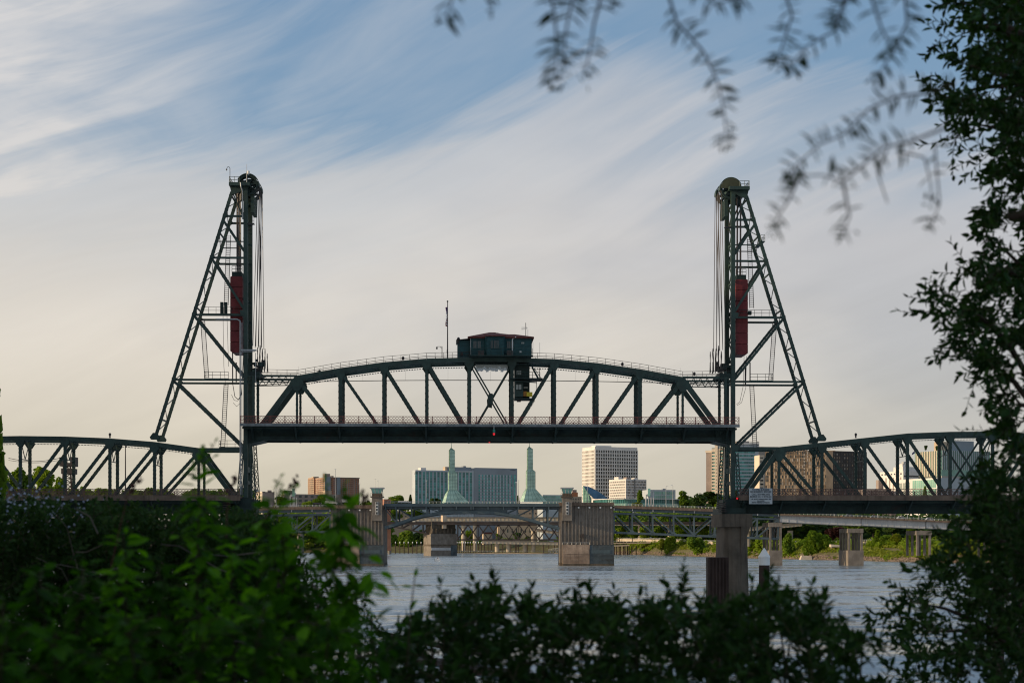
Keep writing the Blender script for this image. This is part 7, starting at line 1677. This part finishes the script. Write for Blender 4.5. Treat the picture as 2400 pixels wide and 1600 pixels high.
def hedge(u0, u1, label, seed, Y0=8.2, Y1=10.8, dens=0.66):
    r_ = random.Random(seed); uc = (u0 + u1) / 2; Yc = (Y0 + Y1) / 2; x = xz(uc, Yc)
    o = thing('leathery_shrub', label, 'shrub', (x, Yc, ground(x, Yc)), 'dark leathery shrubs along the near bank')
    lv = Leaves(); st = MB()
    for (u, v) in TIPS:
        if u0 <= u < u1:
            Y = r_.uniform(8.3, 9.6); L_ = r_.uniform(0.22, 0.34); tip = at(u, v, Y); d = Vector((r_.gauss(0, 0.12), r_.gauss(0, 0.1), 1)).normalized()
            twig(lv, st, r_, tip - d * L_, d, L_ * 0.86, 13, 0.080, 0.62, 0, 0.004)
    n = int((u1 - u0) * dens)
    for i in range(n):
        u = r_.uniform(u0, u1); v = prof(HEDGE, u) + 10 + 245 * r_.random() ** 1.25; Y = r_.uniform(Y0, Y1)
        tip = at(u, v, Y); d = Vector((r_.gauss(0, 0.75), r_.gauss(0, 0.6), r_.uniform(0.1, 1.1))).normalized(); L_ = r_.uniform(0.16, 0.30)
        twig(lv, st, r_, tip - d * L_, d, L_, 13, 0.080, 0.8, 0, 0.004)
    for i in range(9):   # woody stems from the ground
        u = u0 + (u1 - u0) * (i + 0.5) / 9; b = Vector((x + (xz(u, Yc) - x) * 0.55, Yc + r_.uniform(-.4, .4), ground(x, Yc) - 0.1)); tp = at(u, prof(HEDGE, u) + 70, Yc)
        mid = (b + tp) / 2 + Vector((r_.gauss(0, .08), 0, .1)); st.path([b, mid, tp], 0.016, 6, 0.005)
    part(st, 'stem', M['stem'], o, kind='stuff'); lv.emit(o, L['neardark'], 0.40)
hedge(905, 1180, 'dark leathery shrub at the left end of the hedge, in front of the gangway', 21)
hedge(1180, 1420, 'dark leathery shrub under the midstream pier, in the middle of the hedge', 22)
hedge(1420, 1680, 'dark leathery shrub with one tall shoot, left of the rust brown dolphin', 23)
hedge(1680, 2040, 'dark leathery shrub in front of the rust brown dolphin and the capped pile', 24, dens=0.64)

# --- the tall dark tree along the right edge
EDGE = [(-40, 2150), (0, 2185), (40, 2146), (107, 2117), (150, 2128), (200, 2135), (225, 2119), (270, 2160), (314, 2155), (343, 2218), (393, 2216), (420, 2255), (440, 2300), (464, 2289), (500, 2232), (557, 2215), (600, 2168), (640, 2140), (690, 2110), (740, 2128), (780, 2140), (820, 2150), (845, 2190), (870, 2240), (900, 2262), (940, 2264), (980, 2270), (1000, 2258), (1040, 2262), (1090, 2240), (1130, 2228), (1185, 2206), (1232, 2178), (1262, 2170), (1300, 2150), (1340, 2110), (1390, 2052), (1440, 2012), (1480, 2030), (1530, 2030), (1640, 2000)]
r_ = random.Random(31); YR = 13.0
xr = xz(2470, YR)
rt = thing('dark_tree', 'tall dark leafy tree along the right edge, reaching from the bank to the top', 'tree', (xr, YR, ground(xr, YR)))
lv = Leaves(); st = MB(); tk = MB()
tk.path([Vector((xr, YR, ground(xr, YR) - .2)), Vector((xr - .1, YR, 9.5)), Vector((xr + .1, YR + .1, 12)), Vector((xr - .1, YR, 16))], 0.16, 9, 0.06)
for i in range(22):
    v = 10 + i * 70; e = prof(EDGE, v); tip = at(e + 95 + r_.uniform(0, 60), v, YR + r_.uniform(-1, 1)); s0 = Vector((xr, YR, max(ground(xr, YR), tip.z - r_.uniform(0.2, 0.9))))
    mid = s0.lerp(tip, 0.5) + Vector((0, r_.uniform(-.2, .2), 0.15)); m2_ = s0.lerp(tip, 0.78) + Vector((0, 0, r_.uniform(0.02, 0.12))); tk.path([s0, mid, m2_, tip], 0.032, 5, 0.005)
    for q_ in range(3): d = Vector((-0.8 + r_.gauss(0, .3), r_.gauss(0, .3), r_.gauss(0, .5))).normalized(); twig(lv, st, r_, tip, d, r_.uniform(.2, .34), 10, 0.095, 0.8, 0.04, 0.0035)
part(tk, 'trunk', M['bark'], rt, kind='stuff')
n = 0
while n < 1800:
    v = r_.uniform(-60, 1640); e = prof(EDGE, v) + (38 if v < 1300 else 5); f = r_.random(); u = e + (2480 - e) * (f ** 0.72)
    din = u - e
    gap = noise.noise((u * 0.012, v * 0.012, 4.2)) + 0.55 * noise.noise((u * 0.035, v * 0.035, 9.1))
    if din < 110 and gap < -0.05 + 0.15 * r_.random(): continue
    if gap < -0.20 and v < 1230: continue
    if 430 < v < 470 and r_.random() < 0.75: continue
    if 845 < v < 960 and r_.random() < 0.45: continue
    n += 1
    Y = r_.uniform(11.2, 15.5); p = at(u, v, Y)
    if v < 1150: d = Vector((-0.75 + r_.gauss(0, .45), r_.gauss(0, .3), r_.gauss(-0.25, 0.5)))
    else: d = Vector((-0.45 + r_.gauss(0, .45), r_.gauss(0, .3), r_.gauss(0.5, 0.4)))
    d.normalize(); L_ = r_.uniform(0.16, 0.34)
    twig(lv, st, r_, p - d * L_ * 0.8, d, L_, r_.randint(8, 12), 0.095, 0.8, 0.05, 0.0035)
for u, v, dx_, dz_ in ((2098, 772, -1, -0.5), (2112, 690, -1, .2), (2150, 828, -1, -.15), (2205, 862, -.2, -1), (2118, 222, -1, .1), (2142, 338, -1, -.1), (2226, 415, -.2, -1), (2148, 45, -.8, .6), (2258, 885, -1, -.2), (2284, 975, 0, -1), (2240, 1012, -1, 0), (2176, 1236, -1, .4), (2035, 1418, -1, .3), (2008, 1436, -1, .1), (2100, 1362, -1, .3), (2080, 1392, -1, .2)):
    d = Vector((dx_, r_.gauss(0, .2), dz_)).normalized(); p = at(u, v, 12.5); twig(lv, st, r_, p - d * 0.36, d, 0.34, 9, 0.085, 0.8, 0.02, 0.0035)
part(st, 'twig', M['stem'], rt, kind='stuff'); lv.emit(rt, L['neardark'], 0.40)

# --- the shaded thicket at the left, behind the saplings
def thicket(u0, u1, top, label, seed, Y0, Y1, ntw, ll=0.055, mat='nearback', bottom=1640, blossoms=0, thin=0.0):
    r_ = random.Random(seed); uc = (u0 + u1) / 2; Yc = (Y0 + Y1) / 2; x = xz(uc, Yc)
    o = thing('thicket_shrub', label, 'shrub', (x, Yc, ground(x, Yc)), 'shaded shrubs at the left')
    lv = Leaves(); st = MB(); bl = MB()
    for i in range(ntw):
        u = r_.uniform(u0, u1); v = prof(top, u) + 12 + (bottom - prof(top, u)) * r_.random() ** 1.1; Y = r_.uniform(Y0, Y1)
        if thin and noise.noise((u * 0.02, v * 0.02, seed)) < thin: continue
        tip = at(u, v, Y); d = Vector((r_.gauss(0, .5), r_.gauss(0, .4), r_.uniform(0.2, 1))).normalized(); L_ = r_.uniform(0.22, 0.5)
        twig(lv, st if i % 3 == 0 else None, r_, tip - d * L_, d, L_, 14, ll, 0.9, 0.02, 0.004)
        if blossoms and v < prof(top, u) + 85 and (u < 215 or 430 < u < 470) and r_.random() < 0.5:
            for q in range(blossoms): c = tip + rv(r_, 0.09); a = rv(r_).normalized(); b = a.orthogonal().normalized(); s_ = 0.016; bl.add([c - a * s_, c + b * s_, c + a * s_, c - b * s_], [(0, 1, 2, 3)])
    for i in range(10):
        u = u0 + (u1 - u0) * (i + .5) / 10; b = Vector((x + (xz(u, Yc) - x) * .7, Yc + r_.uniform(-1, 1), ground(x, Yc) - .3)); tp = at(u + r_.gauss(0, 15), prof(top, u) + 45, Yc); st.path([b, (b + tp) / 2 + Vector((r_.gauss(0, .15), 0, 0)), tp], 0.03, 5, 0.008)
    for i in range(4):
        u = r_.uniform(u0 + 20, u1 - 20); v = prof(top, u) + r_.uniform(60, 330); p = at(u, v, Y0 - 0.15); q = p + Vector((r_.uniform(-.9, .9), r_.uniform(-.2, .1), r_.uniform(-.1, .5)))
        part(MB().path([p, p.lerp(q, .4) + rv(r_, .06), p.lerp(q, .7) + rv(r_, .05), q], 0.008, 5, 0.003), 'bare_twig', M['twig'], o)
    part(st, 'stem', M['bark'], o, kind='stuff'); lv.emit(o, L[mat], 0.48, 200)
    if bl.F: part(bl, 'blossom', M['blossom'], o, kind='stuff')
TOPL = [(-40, 1160), (40, 1152), (110, 1148), (170, 1165), (230, 1155), (290, 1150), (330, 1168), (400, 1172), (450, 1168), (520, 1178), (580, 1172), (640, 1200), (690, 1290), (720, 1330)]
thicket(-60, 230, TOPL, 'shaded shrub with pale blossom at the left edge', 41, 15.5, 19.5, 1900, 0.075, blossoms=3)
thicket(200, 460, TOPL, 'shaded shrub without blossom, below the left truss span', 42, 15.0, 19.5, 1800, 0.075)
thicket(430, 700, TOPL, 'shaded shrub behind the tall lush sapling, below the left lift tower', 43, 14.5, 19, 1700, 0.075)
thicket(640, 905, [(640, 1240), (690, 1300), (740, 1330), (800, 1340), (870, 1400), (905, 1480)], 'thin dark shrub with the river showing through, beside the drooping sapling', 44, 11, 13, 420, 0.05, 'neardark', 1640, thin=-0.12)

# --- lush large leaved saplings in front
def sapling(label, u, v, Y, spread, seed, n=34, ll=0.11, lean=0.0, vb=1700, bud=False, droop=0.55):
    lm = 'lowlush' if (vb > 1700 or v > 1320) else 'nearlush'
    r_ = random.Random(seed); top = at(u, v, Y); bx_ = xz(u - lean, Y); b = Vector((bx_, Y + r_.uniform(-.2, .2), ground(bx_, Y) - .1))
    o = thing('sapling', label, 'sapling', (bx_, Y, ground(bx_, Y)), 'lush saplings on the near bank'); lv = Leaves(); st = MB()
    pts = [b + (top - b) * f + Vector((r_.gauss(0, .02), r_.gauss(0, .02), 0)) * (1 if 0 < f < 1 else 0) for f in (0, .25, .5, .75, .9, 1)]
    st.path(pts, 0.011, 6, 0.003); h_ = top.z - b.z; vis = (vb - v) / FPX * Y
    def node(q, ax, f):
        ph = r_.uniform(0, 6.28)
        for k in range(2):
            out = Vector((math.cos(ph + k * PI), math.sin(ph + k * PI), 0)); ld = (out + Vector((0, 0, 0.45 - droop * (1.6 if f > .08 else .4))) + rv(r_, .22)).normalized(); nn = (Vector((0, 0, 1)) + out * .35 + rv(r_, .3)).normalized()
            pet = q + out * 0.02 + Vector((0, 0, 0.01)); lv.add(pet, ld, nn, ll * r_.uniform(.7, 1.15) * (0.75 if f < .03 else 1), r_.uniform(.8, 1.2))
    for i in range(n):
        f = (i / n) ** 1.15; z = f * vis; t_ = 1 - z / h_ if h_ > 0 else 1; q = b + (top - b) * max(0.02, t_); node(q, UP, f)
    nb = int(n * 0.42)
    for i in range(nb):    # side shoots carry most of the leaf mass
        f = 0.10 + 0.9 * (i + r_.random()) / nb; z = f * vis; q = b + (top - b) * max(0.02, 1 - z / max(h_, .1)); a = r_.uniform(0, 6.28); rad = spread * (0.5 + 0.6 * min(1, f * 3)) * r_.uniform(.5, 1.1)
        e = q + Vector((math.cos(a) * rad, math.sin(a) * rad, rad * r_.uniform(.1, .7))); st.path([q, (q + e) / 2 + Vector((0, 0, rad * .15)), e], 0.005, 4, 0.002)
        m_ = max(2, int(rad / 0.045))
        for j in range(m_): node(q + (e - q) * ((j + .6) / m_), UP, f)
    if bud:
        for k in range(bud): d = Vector((r_.gauss(0, .5), r_.gauss(0, .2), 1)).normalized(); twig(lv, st, r_, top + rv(r_, .02), d, r_.uniform(.06, .14), 6, 0.035, .7, 0, 0.003)
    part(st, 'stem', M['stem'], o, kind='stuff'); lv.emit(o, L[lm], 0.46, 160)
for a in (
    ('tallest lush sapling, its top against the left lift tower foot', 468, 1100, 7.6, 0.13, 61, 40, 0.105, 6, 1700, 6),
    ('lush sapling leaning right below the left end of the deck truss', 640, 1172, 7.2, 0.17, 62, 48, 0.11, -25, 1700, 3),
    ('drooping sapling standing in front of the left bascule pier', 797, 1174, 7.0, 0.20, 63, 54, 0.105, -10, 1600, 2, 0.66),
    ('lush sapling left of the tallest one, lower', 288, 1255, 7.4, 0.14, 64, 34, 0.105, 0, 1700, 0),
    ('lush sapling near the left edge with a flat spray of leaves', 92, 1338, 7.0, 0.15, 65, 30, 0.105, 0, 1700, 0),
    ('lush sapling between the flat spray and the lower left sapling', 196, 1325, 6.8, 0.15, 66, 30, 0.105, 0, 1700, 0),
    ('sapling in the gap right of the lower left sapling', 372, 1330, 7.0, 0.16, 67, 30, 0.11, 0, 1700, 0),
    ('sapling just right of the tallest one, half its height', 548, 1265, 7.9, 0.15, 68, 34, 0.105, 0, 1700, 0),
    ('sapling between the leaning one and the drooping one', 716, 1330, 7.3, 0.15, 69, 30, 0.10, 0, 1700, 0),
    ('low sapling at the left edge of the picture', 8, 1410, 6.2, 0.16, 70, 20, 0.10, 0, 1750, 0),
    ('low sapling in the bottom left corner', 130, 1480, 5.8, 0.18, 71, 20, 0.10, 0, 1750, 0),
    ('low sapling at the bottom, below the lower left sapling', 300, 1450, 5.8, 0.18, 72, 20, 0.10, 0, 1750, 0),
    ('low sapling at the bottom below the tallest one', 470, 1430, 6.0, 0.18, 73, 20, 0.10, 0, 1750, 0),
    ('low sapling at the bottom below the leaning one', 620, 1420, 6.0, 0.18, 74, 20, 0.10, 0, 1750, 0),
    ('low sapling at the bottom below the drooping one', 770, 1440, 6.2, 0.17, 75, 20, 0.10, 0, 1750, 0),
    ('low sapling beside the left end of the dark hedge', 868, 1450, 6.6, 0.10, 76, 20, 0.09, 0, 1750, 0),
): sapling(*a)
tw_ = thing('bare_shoot', 'thin bare shoot with three leaves in front of the river, left of the hedge', 'shoot', at(955, 1560, 8)); lv = Leaves(); st = MB()
st.path([at(955, 1560, 8), at(962, 1440, 8), at(972, 1350, 8)], 0.006, 5, 0.003)
for u, v, dx_, dz_, l_ in ((968, 1375, -1, 0.05, .065), (970, 1372, 1, -.1, .06), (973, 1352, .2, 1, .05), (960, 1430, .5, .8, .07), (958, 1470, -1, .3, .08), (958, 1490, 1, .2, .08), (956, 1520, -.7, .6, .08)): lv.add(at(u, v, 8), Vector((dx_, .1, dz_)).normalized(), Vector((0, -.5, 1)).normalized(), l_, 1)
part(st, 'stem', M['stem'], tw_); lv.emit(tw_, L['nearlush'], .45)
for lab, base, pts_ in (('reddish budding shoot with seed head, left of the low greige office', (600, 1260, 9), [(612, 1230), (650, 1170), (702, 1125)]), ('short reddish budding shoot right of the left control tower base', (850, 1300, 8), [(852, 1240), (853, 1190), (852, 1158)]), ('reddish budding shoot left of the tallest sapling', (260, 1330, 9), [(280, 1240), (300, 1160), (330, 1118)]), ('fine reddish shoots right of the tallest sapling', (530, 1260, 9), [(532, 1200), (540, 1150), (552, 1118)])):
    r_ = random.Random(int(base[0])); b = at(*base); o = thing('budding_shoot', lab, 'shoot', b, 'reddish budding shoots'); st = MB(); st.path([b] + [at(u, v, base[2]) for u, v in pts_], 0.0035, 5, 0.002); part(st, 'stem', M['bud'], o)
    lv = Leaves()
    for k in range(26):
        u, v = pts_[-1]; u0, v0 = pts_[-2]; f = r_.random() ** .7; q = at(u0 + (u - u0) * f, v0 + (v - v0) * f, base[2]) + rv(r_, .008); lv.add(q, (rv(r_) + Vector((0, 0, .8))).normalized(), rv(r_).normalized(), r_.uniform(.015, .03), 1.3)
    lv.emit(o, M['bud'], .6, 30, 'bud')

# --- feathery branches hanging in from above, very close
r_ = random.Random(91); YT = 4.3
lt0 = Vector((2.9, 2.6, ground(2.9, 2.6)))
lo_ = thing('overhanging_tree', 'feathery leaved tree whose blurred branches hang in along the top', 'tree', lt0)
tk = MB(); tk.path([lt0 - UP * .2, lt0 + Vector((.1, .1, 1.6)), Vector((2.7, 3.2, 12.0)), Vector((2.3, 4.0, 13.2))], 0.13, 9, 0.07); part(tk, 'trunk', M['bark'], lo_)
lb_ = MB(); lb_.path([Vector((2.7, 3.2, 12.0)), Vector((1.9, 3.9, 12.6)), Vector((1.0, 4.3, 12.75)), Vector((0.3, 4.3, 12.7)), Vector((-.3, 4.3, 12.65))], 0.05, 7, 0.012); lb_.path([Vector((2.7, 3.2, 12.0)), Vector((2.2, 4.2, 12.2)), Vector((1.45, 4.3, 12.05))], 0.04, 6, 0.012); lb_.path([Vector((2.7, 3.1, 11.8)), Vector((1.9, 4.2, 11.65)), Vector((1.3, 4.3, 11.55))], 0.035, 6, 0.012)
part(lb_, 'limb', M['bark'], lo_)
def PZ(x, y): return (1000 + x * 0.5952, y * 0.5952)
BR = [([(110, -60), (95, 20), (75, 65)], .55, 1), ([(225, -50), (235, -5), (250, 22)], .5, 1), ([(480, -60), (505, 60), (512, 180), (505, 322)], 1, 2), ([(590, -60), (560, 60), (545, 150), (540, 262)], 1, 1), ([(700, -60), (660, 90), (640, 220), (620, 295)], .8, 1), ([(735, -60), (728, -20), (732, 20)], .6, 1),
      ([(940, -60), (985, 90), (1090, 205), (1145, 320), (1170, 430), (1182, 555)], 1, 2), ([(1060, -60), (1130, 15), (1235, -8)], 1.2, 2), ([(1400, -60), (1440, 60), (1400, 180), (1375, 258)], 1, 1), ([(1660, -60), (1610, 120), (1500, 180), (1422, 268)], 1, 2), ([(1640, -60), (1655, 10), (1600, 90)], 1.6, 2), ([(1735, -60), (1790, 110), (1838, 205)], 1, 1), ([(1880, -60), (1892, 90), (1835, 208), (1775, 300)], 1.1, 2),
      ([(2080, 330), (1960, 368), (1850, 380), (1740, 430), (1640, 530), (1545, 570), (1450, 655), (1425, 700)], 1.1, 2), ([(2050, 500), (1900, 560), (1800, 580), (1640, 715), (1560, 690), (1450, 690)], 1.0, 2), ([(1640, 715), (1655, 800), (1665, 850), (1640, 915)], .7, 1), ([(1470, 690), (1430, 780), (1360, 890)], .8, 2), ([(2000, 560), (2010, 690), (2020, 800), (1985, 890)], .5, 1), ([(1850, 595), (1960, 620), (1985, 720), (1990, 800)], .5, 1), ([(1815, 590), (1775, 680), (1815, 800)], 0, 0)]
count = 0
for bi, (pl, dn, knot) in enumerate(BR):
    Yb = YT + r_.uniform(-.35, .35); P_ = [at(*PZ(*q), Yb + 0.02 * i) for i, q in enumerate(pl)]
    st = MB(); st.path(P_, 0.0042 if dn > .6 else .003, 5, 0.0018); bo = part(st, 'branch', M['bark'], lo_); lv = Leaves()
    for a, b in zip(P_[:-1], P_[1:]):
        L_ = (b - a).length; nn_ = max(1, int(L_ / 0.0075 * dn)); ax = (b - a).normalized(); sd_ = ax.cross(Vector((0, 1, 0))).normalized()
        for i in range(nn_):
            if noise.noise((a.x * 9 + i * .21, a.z * 9, bi)) < -.22 or r_.random() < .12: continue
            q = a + (b - a) * ((i + r_.random()) / nn_); k = 1 if (i + (r_.random() < .2)) % 2 else -1
            lv.add(q, (sd_ * k + ax * r_.uniform(-.1, .5) + Vector((0, r_.gauss(0, .5), r_.gauss(-.1, .15)))).normalized(), (Vector((0, -.4, 1)) + rv(r_, .4)).normalized(), r_.uniform(.030, .066), r_.uniform(.6, 1.1))
    for k in range(knot * 9): q = P_[-1] + rv(r_, .010); lv.add(q, rv(r_).normalized(), rv(r_).normalized(), r_.uniform(.015, .03), 1.3)
    left_ = max(0, 300 - count); lv.emit(bo, L['locust'], .24, min(left_, 26), 'leaflet'); count += min(26, len(lv.a))

# the crown of that tree, and of an unseen tree added behind the viewpoint, spread out of the frame to darken the foreground
def canopy(parent, boxes, n, seed, ll):
    r_ = random.Random(seed); lv = Leaves()
    for i in range(n):
        x0, x1, y0, y1, z0, z1 = boxes[r_.randrange(len(boxes))]; p = Vector((r_.uniform(x0, x1), r_.uniform(y0, y1), r_.uniform(z0, z1)))
        if noise.noise(p * 0.5) < -0.25: continue
        lv.add(p, (rv(r_) + Vector((0, 0, -.3))).normalized(), (Vector((0, 0, 1)) + rv(r_, .5)).normalized(), ll * r_.uniform(.6, 1.2), r_.uniform(.8, 1.2))
    lv.emit(parent, L['locust'], .45, 0)
canopy(lo_, [(-3, 6, -3, 3.6, 13.4, 15.5), (-2, 5, -2, 6, 15.4, 17.5)], 9000, 5, 0.16)
bt_ = thing('shade_tree', 'unseen leafy tree added behind the viewpoint for its shade', 'tree', (-4.5, -4, ground(-4.5, -4)))
tk = MB(); tk.path([Vector((-4.5, -4, 8.8)), Vector((-4.4, -4, 12)), Vector((-4, -3.5, 15))], 0.25, 9, 0.08); part(tk, 'trunk', M['bark'], bt_)
canopy(bt_, [(-10, 1, -9, -1, 12.5, 17), (-12, -3, -7, 3, 13.5, 17)], 9000, 6, 0.2)
